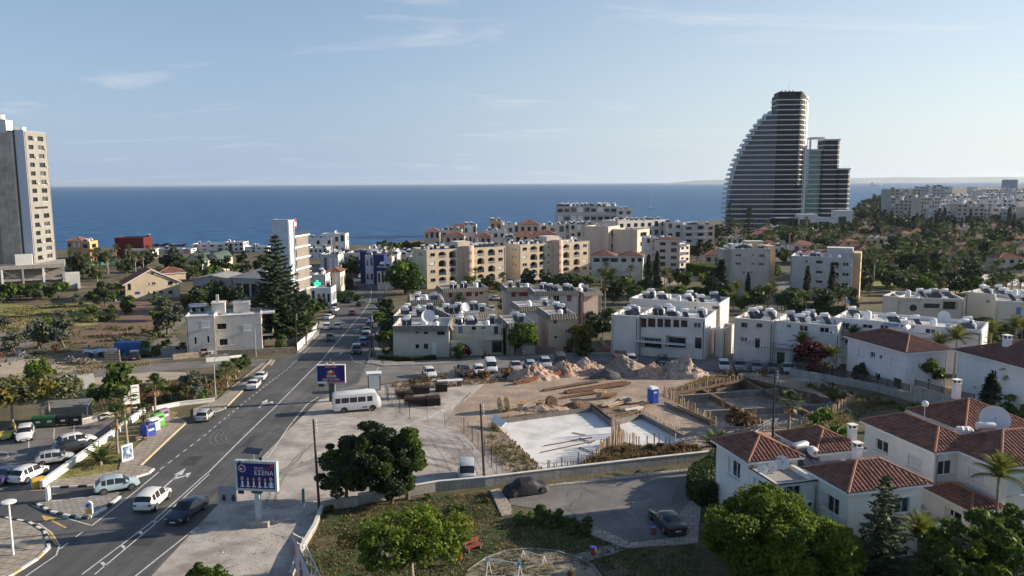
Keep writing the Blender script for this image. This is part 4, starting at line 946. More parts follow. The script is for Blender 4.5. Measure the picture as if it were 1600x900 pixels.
CARS['mpv']=car_meshes(4.2,1.76,[(0,.88,.36,.8,.84,.84),(.06,.96,.28,1.0,.86,1.1),(.25,1,.24,1.02,.84,1.6),(.8,1,.22,1.02,.84,1.74),(2.3,1,.22,1.0,.82,1.72),(2.75,1,.22,.98,.80,1.58),(3.55,1,.22,.94,.84,1.04),(4.0,.95,.24,.80,.80,.86),(4.2,.80,.32,.62,.68,.66)],[(.4,1.1),(1.2,1.95),(2.05,3.1)],(2.78,3.52),(.08,.27))
CARS['van']=car_meshes(4.9,1.9,[(0,.92,.4,1.0,.88,1.2),(.06,1,.3,1.1,.88,1.85),(.4,1,.28,1.1,.88,1.98),(3.2,1,.28,1.08,.86,1.96),(3.6,1,.28,1.06,.84,1.82),(4.25,1,.28,1.0,.86,1.12),(4.75,.95,.3,.84,.84,.92),(4.9,.85,.36,.7,.72,.74)],[(2.6,3.3),(3.36,3.9)],(3.6,4.22),(.0,.001),wheel_r=.34)
CARS['pickup']=car_meshes(5.1,1.85,[(0,.95,.5,.98,.88,.99),(.06,1,.4,1.0,.9,1.01),(1.7,1,.36,1.02,.9,1.03),(1.78,1,.36,1.03,.80,1.62),(2.1,1,.36,1.03,.78,1.74),(3.0,1,.36,1.03,.78,1.74),(3.3,1,.36,1.02,.76,1.62),(3.95,1,.36,1.0,.86,1.07),(4.8,.97,.38,.9,.86,.95),(5.1,.85,.42,.7,.75,.74)],[(1.85,2.5),(2.58,3.5)],(3.32,3.92),(1.7,1.78),wheel_r=.38)
def far_car(k):
 c=CARS[k]
 if c['far']is None:
  m=MB().add(c['b']).add(c['w_']);wh=MB().lathe([(c['wr'],-.1),(c['wr'],.1)],10,tyre_m).xform(Matrix.Rotation(math.pi/2,4,'X'))
  for x in c['wx']:
   for s in(-1,1):m.add(wh,Matrix.Translation((x,s*(c['W']/2-.06),c['wr'])))
  for s in(-1,1):
   m.box(c['L']/2-.12,s*c['W']*.33-.16,c['zf']-.08,c['L']/2+.02,s*c['W']*.33+.16,c['zf']+.04,lamp_w);m.box(-c['L']/2-.03,s*c['W']*.35-.15,c['zr']-.12,-c['L']/2+.1,s*c['W']*.35+.15,c['zr']+.05,lamp_red)
  c['far']=m.data('car')
 return c['far']
COLR=dict(white=(.72,.72,.71),silver=(.42,.43,.44),grey=(.13,.135,.14),black=(.018,.018,.02),red=(.30,.02,.02),blue=(.03,.05,.13),ltblue=(.34,.46,.52),yellow=(.55,.50,.10),navy=(.018,.026,.05),beige=(.38,.35,.30),bronze=(.16,.13,.11),darkgrey=(.06,.062,.066))
def car(kind,px,py,tx,ty,color,label,near=True,group=None,name=None,s=1.0,dz=.03,cat='car'):
 """car standing with its middle at px,py (ground), nose pointing at ground point tx,ty (survey pixels)"""
 p=gp(px,py);d=gp(tx,ty)-p;a=math.atan2(d.y,d.x);c=CARS[kind];z=G(p.y)+dz;col=(*COLR[color],1)
 nm=name or{'van':'van','pickup':'pickup_truck'}.get(kind,'car')
 if not near:
  o=ob(nm,far_car(kind),None,(p.x,p.y,z),a,s);o.color=col;return tag(o,label,cat,group)
 t=thing(nm,label,cat,(p.x,p.y,z),a,group,s)
 b=ob('body',c['body'],t);b.color=col;ob('window',c['win'],t)
 for x in c['wx']:
  for sg in(-1,1):
   w=ob('wheel',c['wheel'],t,(x,sg*(c['W']/2-.06),c['wr']));ob('rim',c['rim'],w)
 for sg in(-1,1):
  ob('headlight',c['hl'],t,(c['L']/2-.06,sg*c['W']*.34,c['zf']-.03),sg*.25);ob('tail_light',c['tl'],t,(-c['L']/2+.02,sg*c['W']*.36,c['zr']-.02))
 ob('number_plate',c['pl'],t,(c['L']/2+.03,0,.36));ob('number_plate',c['pl'],t,(-c['L']/2-.01,0,.55));return t
 #  villas at the lower right
CREAM=(.82,.79,.74);WHITE=(.82,.81,.80)
V1=Bld('villa','white villa with three hipped red tile roofs and dishes on its flat terrace','house',(19.8,64.6),None,5.65,6.0,CREAM,ang=rad(14.5),L=4.65,base=0)
V1A=Bld('','','',None,None,5.65,6.0,CREAM,L=4.65,parent=V1,off=(.45,.45))
V1A.pwin('l',1138,713,1156,751,kind='patio');V1A.win('l',1.2,2.6,.9,2.2,'win');V1A.skip=''
V1A.finish(roof=False)
T=Bld('','','',None,None,4.0,5.35,CREAM,L=3.85,parent=V1,off=(.447,-3.6),roofm=roofgrey,parapet=.3)
T.pwin('l',1177,744,1196,772,kind='patio');T.pwin('f',1220,762,1250,790,kind='patio');T.win('f',.9,2.9,.2,2.2,'patio');T.finish()
B=Bld('','','',None,None,5.2,6.0,CREAM,L=6.7,parent=V1,off=(4.2,-7.5))
B.pwin('l',1284,766,1310,808,kind='patio',sill=False);B.win('l',1.5,3.6,.1,2.2,'patio',sill=False);B.pwin('f',1374,776,1390,806,kind='blue');B.win('f',4.2,5.6,3.6,4.9,'blue');B.win('f',1.0,2.6,.2,2.2,'patio');B.finish(roof=False)
Cc=Bld('','','',None,None,5.3,6.0,CREAM,L=4.4,parent=V1,off=(7.2,.8));Cc.win('l',1,2.2,3.5,4.8);Cc.finish(roof=False)
Lk=Bld('','','',None,None,8.0,5.3,CREAM,L=7.0,parent=V1,off=(4.297,-2.3),roofm=roofgrey,parapet=.25);Lk.win('r',2,3.2,3.5,4.7);Lk.finish()
r=V1.root
for q in((0,0,5.5,6.5),(3.7,-8.0,11.4,-2.3),(6.75,.35,12.0,6.5)):hip_roof(r,*q,6.0,25)
o=ob('chimney',CHIM,r,(11.3,1.5,6.5),scale=.72);o.color=(*CREAM,1);o=ob('chimney',CHIM,r,(7.6,-3.9,6.9),scale=.72);o.color=(*CREAM,1)
for px,k in((1.0,.95),(2.1,.9),(3.15,1.3)):ob('satellite_dish',DISH,r,(px,-.9+.25*px,5.05),rad(-20),k*1.05)
h=ob('solar_heater',HEAT[1],r,(6.1,.5,5.05),rad(15));ob('water_tank',TANK_S,h,(0,.85,1.5));ob('cistern',BARREL,r,(6.9,1.0,5.2),0,.95)
mb=MB()
for k in range(9):mb.box(4.15-.05,-7.3+k*.22,2.6,4.15,-7.18+k*.22,3.5,white_pl)
mb.box(3.3,-7.4,2.45,4.2,-5.2,2.6,white_pl);mb.build('balcony',r)
g=MB().box(.35,-3.72,5.36,4.4,-3.62,5.45,dark_fr).box(.33,-3.7,5.36,.43,.4,5.45,dark_fr).build('gutter',r)
V2=Bld('villa','cream villa with long red tile roofs and a huge perforated dish','house',(36.2,65.9),None,9.1,6.3,CREAM,ang=rad(13.5),L=4.7,base=0)
A2=Bld('','','',None,None,9.1,6.3,CREAM,L=4.7,parent=V2,off=(.4,.4))
A2.pwin('l',1369,684,1387,710,kind='win');A2.pwin('l',1419,707,1440,737,kind='shut');A2.pwin('f',1466,721,1486,741,kind='win');A2.win('l',5.5,7.2,.8,2.2);A2.finish(roof=False)
B2=Bld('','','',None,None,6.7,6.3,CREAM,L=9.0,parent=V2,off=(2.8,-4.1))
B2.pwin('l',1513,729,1537,757,kind='shut');B2.pwin('f',1576,746,1600,772,kind='shut');B2.win('f',5,6.4,3.6,4.9,'shut');B2.win('f',1.2,2.6,.3,2.3,'patio');B2.finish(roof=False)
C2=Bld('','','',None,None,7.0,6.3,CREAM,L=7.0,parent=V2,off=(7.5,4.6));C2.finish(roof=False)
Lk=Bld('','','',None,None,3.5,5.6,CREAM,L=9,parent=V2,off=(5.0,2.5),roofm=roofgrey);Lk.finish()
P2=Bld('','','',None,None,4.6,2.9,CREAM,L=2.85,parent=V2,off=(-.05,-4.2));P2.win('l',.8,2.6,.2,2.2,'patio',sill=False);P2.win('f',.5,2.2,.2,2.2,'patio',sill=False);P2.finish(roof=False)
r=V2.root
for q in((0,0,5.5,9.9),(2.4,-4.5,12.2,3.0),(7.0,4.2,15.0,12.0)):hip_roof(r,*q,6.3,25)
hip_roof(r,-.4,-4.75,3.05,.85,3.0,25)
o=ob('chimney',CHIM,r,(11.6,10.4,8.0),scale=.75);o.color=(*CREAM,1)
ob('cistern',BARREL,r,(5.9,4.0,6.4),0,1.1,rot=(rad(90),0,rad(70)));h=ob('solar_heater',HEAT[1],r,(7.6,3.2,5.7),rad(170),1.0);ob('water_tank',TANK,h,(0,.85,1.75),0,1.15)
ob('satellite_dish',DISH_B,r,(8.9,2.9,6.2),rad(-40),1.28);mb=MB();mb.cyl((3.6,5.5,7),(3.6,5.5,8.6),.04,6,steel);mb.lathe([(.05,0),(.25,.1),(.3,.3),(.25,.5),(.05,.6)],10,white_pl,(3.6,5.5,8.6));mb.build('aerial',r)
def slab_house(name,label,A,ang,L,D,H,col,wins,roof,base=None,mat=None,fine='mid',cat='house'):
 b=Bld(name,label,cat,A,None,D,H,col,ang=ang,L=L,base=base)
 for w in wins:b.pwin(*w[:5],**(w[5]if len(w)>5 else{}))
 b.finish(roof=False);hip_roof(b.root,-.5,-.5,L+.5,D+.5,H,roof,mat or tile_d,fine);return b
wh=slab_house('house','pale two storey house with one dark red hipped roof and shuttered windows',(54.8,108.6),rad(15),7.0,12.2,6.3,(.74,.71,.72),[('l',1341,543,1352,558,dict(kind='shut')),('l',1360,549,1367,560),('l',1374,554,1378,561),('l',1392,557,1404,574,dict(kind='shut')),('l',1336,571,1349,581,dict(kind='shut')),('l',1364,581,1375,596,dict(kind='patio')),('l',1396,589,1408,607,dict(kind='door_green')),('f',1424,562,1437,575,dict(kind='shut')),('f',1455,560,1466,572,dict(kind='shut'))],22,fine=True,mat=tile_d)
h=ob('solar_heater',HEAT[1],wh.root,(4.6,4.2,7.2),rad(30));ob('water_tank',TANK,h,(0,.85,1.5),0,1.2)
rh=slab_house('house','blank white side wall of a house under a dark hipped roof at the frame edge',(64.4,96.0),rad(13),12,12.3,6.4,(.78,.78,.77),[('l',1520,603,1525,607),('l',1548,577,1556,590)],20,fine=True,mat=tile_d)
o=ob('chimney',CHIM,rh.root,(3.2,7.5,7.2));o.color=(*WHITE,1)
#  low walls and fences
def wall_line(name,label,pts,h,t,mat,cap=None,px=True,cat='wall',z0=0):
 P=[gp(*p)for p in pts]if px else[Vector(p)for p in pts];o=P[0];r=thing(name,label,cat,(o.x,o.y,G(o.y)+z0));mb=MB();cp=MB();zb=G(o.y)
 for i,(a,b)in enumerate(zip(P,P[1:])):
  d=(b-a).normalized();q=Vector((-d.y,d.x));ext=d*(t*.5 if i else 0)
  for m_,hw,z0_,z1_,mm in((mb,t/2,-.3,h,mat),(cp,t/2+.05,h,h+.07,cap)):
   if not mm:continue
   c=[a-ext-q*hw-o,b-q*hw-o,b+q*hw-o,a-ext+q*hw-o];gz=[G(a.y)-zb,G(b.y)-zb,G(b.y)-zb,G(a.y)-zb];e=i*.003
   m_.mesh([(p.x,p.y,z0_+g)for p,g in zip(c,gz)]+[(p.x,p.y,z1_+g+e)for p,g in zip(c,gz)],[(0,3,2,1),(4,5,6,7),(0,1,5,4),(1,2,6,5),(2,3,7,6),(3,0,4,7)],mm)
 mb.build('wall',r)
 if cap:cp.build('coping',r)
 return r
wall_line('boundary_wall','weathered concrete wall between the building site and the cul-de-sac',[(560,788),(684,767),(760,760),(880,745),(1000,731),(1108,719)],.95,.25,concrete,coping)
wall_line('boundary_wall','pale broken low wall along the park edge by the banner',[(504,797),(492,828),(472,862),(455,905)],.5,.22,concrete,coping)
wall_line('boundary_wall','short white wall closing the park corner beside the wooden pole',[(503,798),(520,795),(560,790)],.9,.22,concrete)
wall_line('parking_wall','long white wall between the car park and the palm verge',[(65,764),(120,724),(180,680),(226,646)],.75,.3,white_wall,white_wall)
wall_line('field_wall','low white wall at the back of the car park behind the bins',[(128,664),(182,650),(215,645)],.7,.25,concrete,white_wall)
wall_line('field_wall','low white wall between the dry scrub and the pavement by the lamp',[(238,642),(280,634),(336,628)],.5,.25,white_wall,white_wall)
wall_line('garden_wall','grey concrete wall below the house with the blank side',[(1424,627),(1470,640),(1524,655),(1600,690)],2.2,.25,concrete)
wall_line('garden_wall','concrete wall in front of the pale shuttered house',[(1234,586),(1300,598),(1370,612),(1424,627)],1.1,.25,concrete)
wall_line('yard_wall','rough stone wall below the grey block with two roof rooms',[(270,562),(330,556),(400,553),(462,550)],1.0,.3,M('stone_wall',(.30,.25,.20),var=.45,scale=2,bump=.8),None)
wall_line('lane_wall','white concrete kerb wall running along the left lane',[(322,566),(360,563),(386,560)],.8,.2,white_wall)
wall_line('white_fence','white garden wall at the foot of the tall Norfolk pine',[(464,549),(482,532),(496,514)],1.5,.15,white_wall)
wall_line('terrace_wall','white stepped terrace wall between the two near villas',[(1428,812),(1470,822),(1486,812),(1450,792),(1428,812)],1.0,.2,white_wall,white_wall)
wall_line('garden_wall','white garden wall below the near villa right of the pine',[(1452,900),(1458,850),(1492,838)],1.6,.25,white_wall)
wall_line('curved_wall','curved brown stone wall on the drive by the glass fence',[(938,533),(945,545),(965,556),(992,554)],.9,.3,M('stone_brown',(.28,.21,.15),var=.35,scale=2,bump=.6))
wall_line('site_wall','dark slatted boundary fence beside the brown tan house drive',[(868,553),(832,552),(806,556)],1.3,.15,M('fence_grey',(.20,.17,.145),var=.3))
def slat_fence(label,pts,h,n,mat,z0=0,name='slat_fence',post=2.2,px=True):
 P=[gp(*p)for p in pts]if px else[Vector(p)for p in pts];o=P[0];zb=G(o.y);r=thing(name,label,'fence',(o.x,o.y,zb))
 for a,b in zip(P,P[1:]):
  L=(b-a).length;k=max(1,round(L/post));za,zc=G(a.y)-zb+z0,G(b.y)-zb+z0
  for j in range(k+1):
   p=a.lerp(b,j/k)-o;z=za+(zc-za)*j/k;MB().box(-.04,-.04,-.1,.04,.04,h+.05,mat).build('post',r,(p.x,p.y,z))
  for i in range(n):
   z=h*(i+.5)/n;MB().bar((a.x-o.x,a.y-o.y,za+z),(b.x-o.x,b.y-o.y,zc+z),.03,h/n*.62,mat).build('slat',r)
 return r
slat_fence('dark slatted fence on the wall in front of the pale shuttered house',[(1238,582),(1300,596),(1370,610),(1420,624)],1.0,5,dark_fr,z0=1.1)
slat_fence('dark slatted fence on the wall below the blank white house',[(1428,626),(1470,639),(1520,652)],.8,4,dark_fr,z0=2.2)
#  text and printed boards
def text_mesh(body,size,mat,ext=.004,align='CENTER'):
 cu=bpy.data.curves.new('lettering','FONT');cu.body=body;cu.size=size;cu.align_x=align;cu.align_y='CENTER';cu.extrude=ext;cu.resolution_u=2
 o=bpy.data.objects.new('lettering',cu);COL.objects.link(o);dg=bpy.context.evaluated_depsgraph_get();me=bpy.data.meshes.new_from_object(o.evaluated_get(dg));bpy.data.objects.remove(o);bpy.data.curves.remove(cu)
 me.materials.clear();me.materials.append(mat);me.transform(Matrix.Rotation(math.pi/2,4,'X'));me.name='lettering';return me
def flat(name,c,rough=.6):return M('print_'+name,c,rough=rough,var=.0)
pr=dict(blue=flat('blue',(.012,.03,.22)),navy=flat('navy',(.008,.014,.13)),white=flat('white',(.75,.75,.75)),red=flat('red',(.55,.02,.03)),orange=flat('orange',(.55,.14,.05)),skin=flat('skin',(.48,.28,.20)),suit=flat('suit',(.02,.022,.04)),hair1=flat('hair_grey',(.35,.32,.29)),hair2=flat('hair_dark',(.04,.025,.02)),hair3=flat('hair_blond',(.55,.42,.25)),cyan=flat('cyan',(.2,.38,.52)),yellow=flat('yellow',(.6,.42,.08)))
def disc(mb,x,z,rx,rz,mat,y,n=14,a0=0,a1=360):
 mb.face([(x+rx*math.cos(rad(a0+(a1-a0)*k/n)),y,z+rz*math.sin(rad(a0+(a1-a0)*k/n)))for k in range(n)],mat)
def rect(mb,x0,z0,x1,z1,mat,y):mb.face([(x0,y,z0),(x1,y,z0),(x1,y,z1),(x0,y,z1)],mat)
frame_m=M('billboard_frame',(.42,.50,.52),rough=.5,var=.12);pole_dark=M('pole_dark',(.05,.06,.065),rough=.6,var=.2)
bp=gp(405,818);rz=rad(-8)
t=thing('billboard','foreground blue election billboard showing six portraits, on a grey pole','billboard',(bp.x,bp.y,0),rz)
MB().prism([(-1.15,-.75),(1.15,-.75),(1.15,.75),(-1.15,.75)],-.1,.45,concrete).build('base',t)
MB().box(-.22,-.2,.45,.22,.2,3.0,frame_m).box(-.45,-.25,2.85,.45,.25,3.05,pole_dark).build('pole',t)
W2,Z0,Z1=1.92,3.05,5.75
mb=MB().box(-W2,-.22,Z0,W2,.22,Z0+.2,frame_m).box(-W2,-.22,Z1-.2,W2,.22,Z1,frame_m).box(-W2,-.22,Z0+.2,-W2+.2,.22,Z1-.2,frame_m).box(W2-.2,-.22,Z0+.2,W2,.22,Z1-.2,frame_m).box(-W2+.2,-.1,Z0+.2,W2-.2,.15,Z1-.2,frame_m);mb.build('frame',t)
y=-.115;mb=MB();rect(mb,-W2+.2,Z0+.2,W2-.2,Z1-.2,pr['navy'],-.108)
disc(mb,-1.28,5.02,.34,.34,pr['white'],y);disc(mb,-1.28,5.02,.29,.29,pr['blue'],y-.003);disc(mb,-1.2,5.08,.16,.12,pr['red'],y-.006);disc(mb,-1.36,4.97,.13,.09,pr['white'],y-.006);rect(mb,1.3,5.22,1.58,5.44,pr['red'],y);mb.build('poster',t)
ob('lettering',text_mesh('ΕΣΕΝΑ',.54,pr['white']),t,(.70,-.12,4.66));ob('lettering',text_mesh('ΜΕ ΕΠΙ',.24,pr['white']),t,(.24,-.12,5.08));ob('lettering',text_mesh('ΚΕΝΤΡΟ',.22,pr['red']),t,(1.1,-.12,5.08))
for k in range(6):
 x=-1.32+.53*k;hm=pr[('hair1','hair2','hair2','hair1','hair2','hair3')[k]];mb=MB();woman=k in(2,5)
 disc(mb,x,4.12,.155 if woman else .135,.2,hm,y);disc(mb,x,4.07,.10,.145,pr['skin'],y-.003)
 mb.face([(x-.27,y-.002,3.42),(x+.27,y-.002,3.42),(x+.24,y-.002,3.74),(x+.08,y-.002,3.9),(x-.08,y-.002,3.9),(x-.24,y-.002,3.74)],pr[('blue','suit','suit','suit','suit','cyan')[k]]);mb.face([(x-.07,y-.004,3.45),(x+.07,y-.004,3.45),(x+.07,y-.004,3.88),(x-.07,y-.004,3.88)],pr['white']);mb.build('portrait',t)
 mb=MB();rect(mb,x-.17,3.36,x+.2,3.44,pr['white'],y-.01);mb.build('name_strip',t)
mb=MB().cyl((-.2,0,Z1),(-.2,0,Z1+.75),.05,8,steel).bar((-.2,0,Z1+.1),(-.95,-1.0,Z1+.25),.05,.05,steel).bar((.2,0,Z1),(.55,-.1,Z1+.9),.04,.04,steel);mb.build('bracket',t)
MB().box(-1.06,-1.12,Z1+.0,-.84,-.92,Z1+.26,black_m).build('lamp',t);MB().box(.72,-.9,Z1+.35,.92,-.72,Z1+.62,black_m).build('lamp',t)
MB().mesh([(-1.0,-.5,Z1+.85),(.45,-.4,Z1+.72),(.45,.5,Z1+.9),(-1.0,.4,Z1+1.03),(-1.0,-.5,Z1+.81),(.45,-.4,Z1+.68),(.45,.5,Z1+.86),(-1.0,.4,Z1+.99)],[(0,1,2,3),(7,6,5,4),(0,4,5,1),(1,5,6,2),(2,6,7,3),(3,7,4,0)],panel_m).build('solar_panel',t)
MB().box(-1.75,-.14,Z0-.35,-1.2,-.1,Z0-.05,black_m).build('plate',t)
bp=gp(519,627);t=thing('billboard','blue delivery advert billboard on a thick dark pole beside the white minibus','billboard',(bp.x,bp.y,G(bp.y)),rad(4))
MB().box(-.35,-.3,-.1,.35,.3,2.6,pole_dark).build('pole',t);MB().box(.42,.1,0,.52,.2,2.6,white_pl).build('pipe',t)
W2,Z0,Z1=1.95,2.55,5.2
MB().box(-W2,-.2,Z0,W2,.25,Z0+.08,frame_m).box(-W2,-.2,Z1-.1,W2,.25,Z1,white_pl).box(-W2,-.2,Z0+.08,-W2+.08,.25,Z1-.1,frame_m).box(W2-.1,-.2,Z0+.08,W2,.25,Z1-.1,white_pl).box(-W2+.08,-.1,Z0+.08,W2-.1,.2,Z1-.1,frame_m).build('frame',t)
mb=MB();rect(mb,-W2+.08,Z0+.08,W2-.1,Z1-.1,pr['navy'],-.108);rect(mb,-W2+.08,Z0+.08,-.6,Z0+.32,pr['white'],y);rect(mb,-.6,Z0+.08,W2-.1,Z0+.32,pr['orange'],y);rect(mb,-.75,Z1-.42,.75,Z1-.18,pr['orange'],y);disc(mb,-.0,Z1-.27,.16,.1,pr['navy'],y-.003)
for q in((-.7,3.35,.75,3.5,'orange'),(-.62,3.5,.7,3.75,'cyan'),(-.5,3.75,.1,4.05,'orange'),(.12,3.72,.55,4.1,'red'),(-.48,4.05,-.2,4.35,'yellow'),(-.18,4.08,.1,4.4,'white'),(.14,4.1,.42,4.36,'orange'),(-.4,3.52,-.1,3.7,'white'),(.2,3.52,.5,3.68,'white')):rect(mb,*q[:4],pr[q[4]],y-.002)
mb.build('poster',t);ob('lettering',text_mesh('FREE DELIVERY',.36,pr['white']),t,(0,-.12,3.1))
MB().box(-1.75,-.15,Z0-.42,-1.0,-.05,Z0-.04,black_m).build('plate',t)
mb=MB()
for x in(-.45,.45):mb.bar((x,0,Z1),(x,-.7,Z1+.3),.05,.05,steel);mb.box(x-.14,-.85,Z1+.2,x+.14,-.65,Z1+.4,white_pl)
mb.bar((0,0,Z1),(0,0,Z1+.9),.05,.05,steel);mb.build('lamp',t)
p=gp(358,816);t=thing('road_sign','grey double road sign beside the election billboard','sign',(p.x,p.y,0),rad(-4));MB().cyl((0,0,0),(0,0,3.3),.04,8,steel).build('post',t)
for x in(-.42,.42):MB().box(x-.4,-.05,1.75,x+.4,-.01,3.35,M('sign_grey',(.22,.26,.31),rough=.5,var=.1)).build('sign_panel',t);m=MB();disc(m,x+.1,2.2,.2,.26,black_m,-.056);rect(m,x-.02,2.3,x+.22,2.55,black_m,-.057);m.build('symbol',t)
p=gp(475,806);t=thing('banner_stand','narrow banner on a square base between billboard and wooden pole','sign',(p.x,p.y,0),rad(-15));MB().box(-.5,-.4,0,.5,.4,.12,concrete).build('base',t);MB().cyl((0,0,.1),(0,0,2.6),.035,6,steel).build('post',t);MB().box(-.06,-.14,.9,.06,.14,2.5,M('teal_print',(.06,.20,.22),var=.3,scale=6)).build('banner',t);MB().lathe([(.04,0),(.14,.1),(.14,.45),(.05,.5)],8,white_pl,(0,0,.75)).build('float',t)
p=gp(140,808);t=thing('bollard_sign','white plastic bollard with blue arrow and yellow face at the island tip','bollard',(p.x,p.y,.13),rad(6));mb=MB();pts=[(-.32,0),(.32,0),(.32,1.05)]+[(.32*math.cos(rad(a)),1.05+.32*math.sin(rad(a)))for a in range(20,180,20)]+[(-.32,1.05)]
mb.prism(pts,-.1,.1,white_pl).xform(Matrix.Rotation(math.pi/2,4,'X'));mb.build('body',t);mb=MB();rect(mb,-.22,.2,.22,.7,M('plate_yellow',(.70,.42,.03),var=.05),-.108);mb.build('reflector',t);mb=MB();disc(mb,0,.98,.2,.2,blue_m,-.108);mb.face([(-.06,-.112,.9),(.1,-.112,.9),(.1,-.112,1.06)],white_pl);mb.build('arrow_sign',t)
p=gp(76,783);t=thing('bollard_sign','plain white bollard seen edge on at the left island corner','bollard',(p.x,p.y,.13),rad(100));MB().prism(pts,-.12,.12,white_pl).xform(Matrix.Rotation(math.pi/2,4,'X')).build('body',t)
p=gp(199,721);t=thing('advert_panel','small advert panel on the pavement in front of the palm verge','sign',(p.x,p.y,.13),rad(60));MB().box(-.65,-.14,0,.65,.14,1.75,white_pl).build('frame',t);mb=MB();rect(mb,-.55,.15,.55,1.6,M('advert_print',(.05,.12,.30),var=.5,scale=2.5,col2=(.6,.6,.6),c2scale=2),-.145);mb.build('poster',t)
p=gp(585,609);t=thing('bus_shelter','white bus shelter with a blank white panel at the yard corner','shelter',(p.x,p.y,G(p.y)),rad(10));mb=MB()
for x in(-.85,.85):MB().box(x-.06,-.5,0,x+.06,.5,2.35,dark_fr).build('side_panel',t)
MB().box(-.78,-.46,.12,.78,-.40,2.25,white_pl).build('panel',t);MB().box(-1.1,-.9,2.35,1.1,.9,2.62,white_pl).build('roof',t);MB().box(-.8,-.905,2.42,.8,-.902,2.54,dark_fr).build('roof_sign',t)
#  poles and lamps
pole_wood=M('pole_wood',(.06,.042,.034),rough=.9,var=.3,scale=2)
def pole(px,py,H,label,mat=None,lean=0,group=None,arms=True,r=.13):
 p=gp(px,py);t=thing('utility_pole',label,'utility pole',(p.x,p.y,G(p.y)),0,group);t.rotation_euler=(0,rad(lean),0);MB().cyl((0,0,-.3),(0,0,H),r,8,mat or pole_wood,r*.68).build('pole',t)
 if arms:
  for k in range(4):z=H-.25-.32*k;m=MB().bar((0,0,z),(.28,-.1,z),.03,.03,steel);m.lathe([(.03,0),(.055,.05),(.04,.1),(.055,.15),(.02,.2)],6,white_pl,(.28,-.1,z));m.build('insulator',t)
 return t
P1=pole(499,798,8.6,'tall dark wooden pole standing at the park corner',lean=-1.5);P2=pole(757,757,8.2,'dark wooden pole at the boundary wall near the silver van',lean=-2.2)
P3=pole(1207,690,8.4,'dark pole rising behind the near villa roof beside the fan palm');pole(464,552,7.6,'wooden pole in front of the tall Norfolk pine');pole(581,557,7.8,'wooden pole on the street corner beside the tan house');pole(602,486,7.4,'wooden pole halfway up the road on its right side')
pole(1099,552,6.8,'dark pole at the right corner of the white flats with brown bays');pole(1199,556,7.6,'wooden pole in front of the flats with blue stair rails')
def wire(a,b,label,sag=.6):
 a,b=Vector(a),Vector(b);pts=[a.lerp(b,k/10)-Vector((0,0,sag*4*(k/10)*(1-k/10)))for k in range(11)];o=MB().tube([p-a for p in pts],.018,4,black_m,False).build('overhead_wire',None,a);tag(o,label,'cable')
for k,(q,l)in enumerate((((0,0),'upper slack black wire over the parked cars by the blue stair flats'),((0,-.5),'lower slack black wire over the parked cars by the blue stair flats'))):
 a,b=gp(1099,552),gp(1199,556);wire((a.x,a.y,G(a.y)+6.3+q[1]),(b.x,b.y,G(b.y)+7.1+q[1]),l)
for(x0,y0,z0),(x1,y1,z1),l in(((581,557,7.5),(602,486,7.1),'black wire along the right kerb of the main road'),((581,557,7.1),(602,486,6.7),'lower black wire along the right kerb of the main road'),((464,552,7.3),(581,557,7.4),'black wire crossing the main road by the corner house'),((581,557,6.9),(757,563,4.9),'black wire in front of the corner house')):
 a,b=gp(x0,y0),gp(x1,y1);wire((a.x,a.y,G(a.y)+z0),(b.x,b.y,G(b.y)+z1),l)
def street_lamp(px,py,H,label,arm=1.6,rz=0.0,mat=None,kind='arm',group=None):
 p=gp(px,py);t=thing('street_lamp',label,'street lamp',(p.x,p.y,G(p.y)+.1),rz,group);m=mat or steel
 if kind=='arm':
  MB().tube([(0,0,-.2),(0,0,H*.8),(arm*.15,0,H*.93),(arm*.6,0,H),(arm,0,H)],[.1,.075,.06,.05,.045],8,m).build('pole',t);MB().box(arm-.1,-.14,H-.07,arm+.5,.14,H+.06,m).build('lamp_head',t)
 else:
  MB().cyl((0,0,0),(0,0,H),.09,10,white_pl,.075).build('pole',t);MB().lathe([(.1,-.2),(.18,-.05),(.55,0),(.58,.06),(.5,.13),(.1,.17)],18,white_pl,(0,0,H)).build('lamp_head',t)
 return t
street_lamp(21,869,4.4,'white park lamp with a round disc head on the corner pavement',kind='disc');street_lamp(337,625,6.2,'curved grey street lamp beside the palms on the left pavement',rz=rad(35),arm=1.4);street_lamp(400,558,6.0,'thin grey lamp post below the stone yard wall',arm=.8)
#  bins, banners, park furniture
def rec_bin(px,py,col,label,rz=rad(62),w=1.25,d=1.15,h=1.65):
 p=gp(px,py);t=thing('recycling_bin',label,'recycling bin',(p.x,p.y,.12),rz,'recycling containers on the verge');m=M('bin_'+label.split()[0],col,rough=.5,var=.12);a,b=w/2,d/2
 mb=MB();prof=[(-b,.06),(-b,h*.8),(-b*.7,h*.95),(0,h),(b*.7,h*.95),(b,h*.8),(b,.06)]
 mb.mesh([(-a,y_,z_)for y_,z_ in prof]+[(a,y_,z_)for y_,z_ in prof],[(i,i+1,8+i,7+i)for i in range(6)]+[tuple(range(7))[::-1],tuple(range(7,14)),(0,7,13,6)],m);mb.build('body',t)
 for z in(.75,1.15):MB().box(-a*.6,-b-.03,z,a*.6,-b-.005,z+.2,black_m if z>1 else pr['white']).build('hatch' if z>1 else 'sticker',t)
 return t
rec_bin(232,683,(.02,.05,.32),'blue recycling bin, nearest to the street sign');rec_bin(239,675,(.62,.63,.64),'white recycling bin between the blue and the green ones');rec_bin(247,668,(.10,.36,.06),'green recycling bin next to the purple one');rec_bin(255,661,(.20,.14,.22),'purple grey recycling bin at the far end')
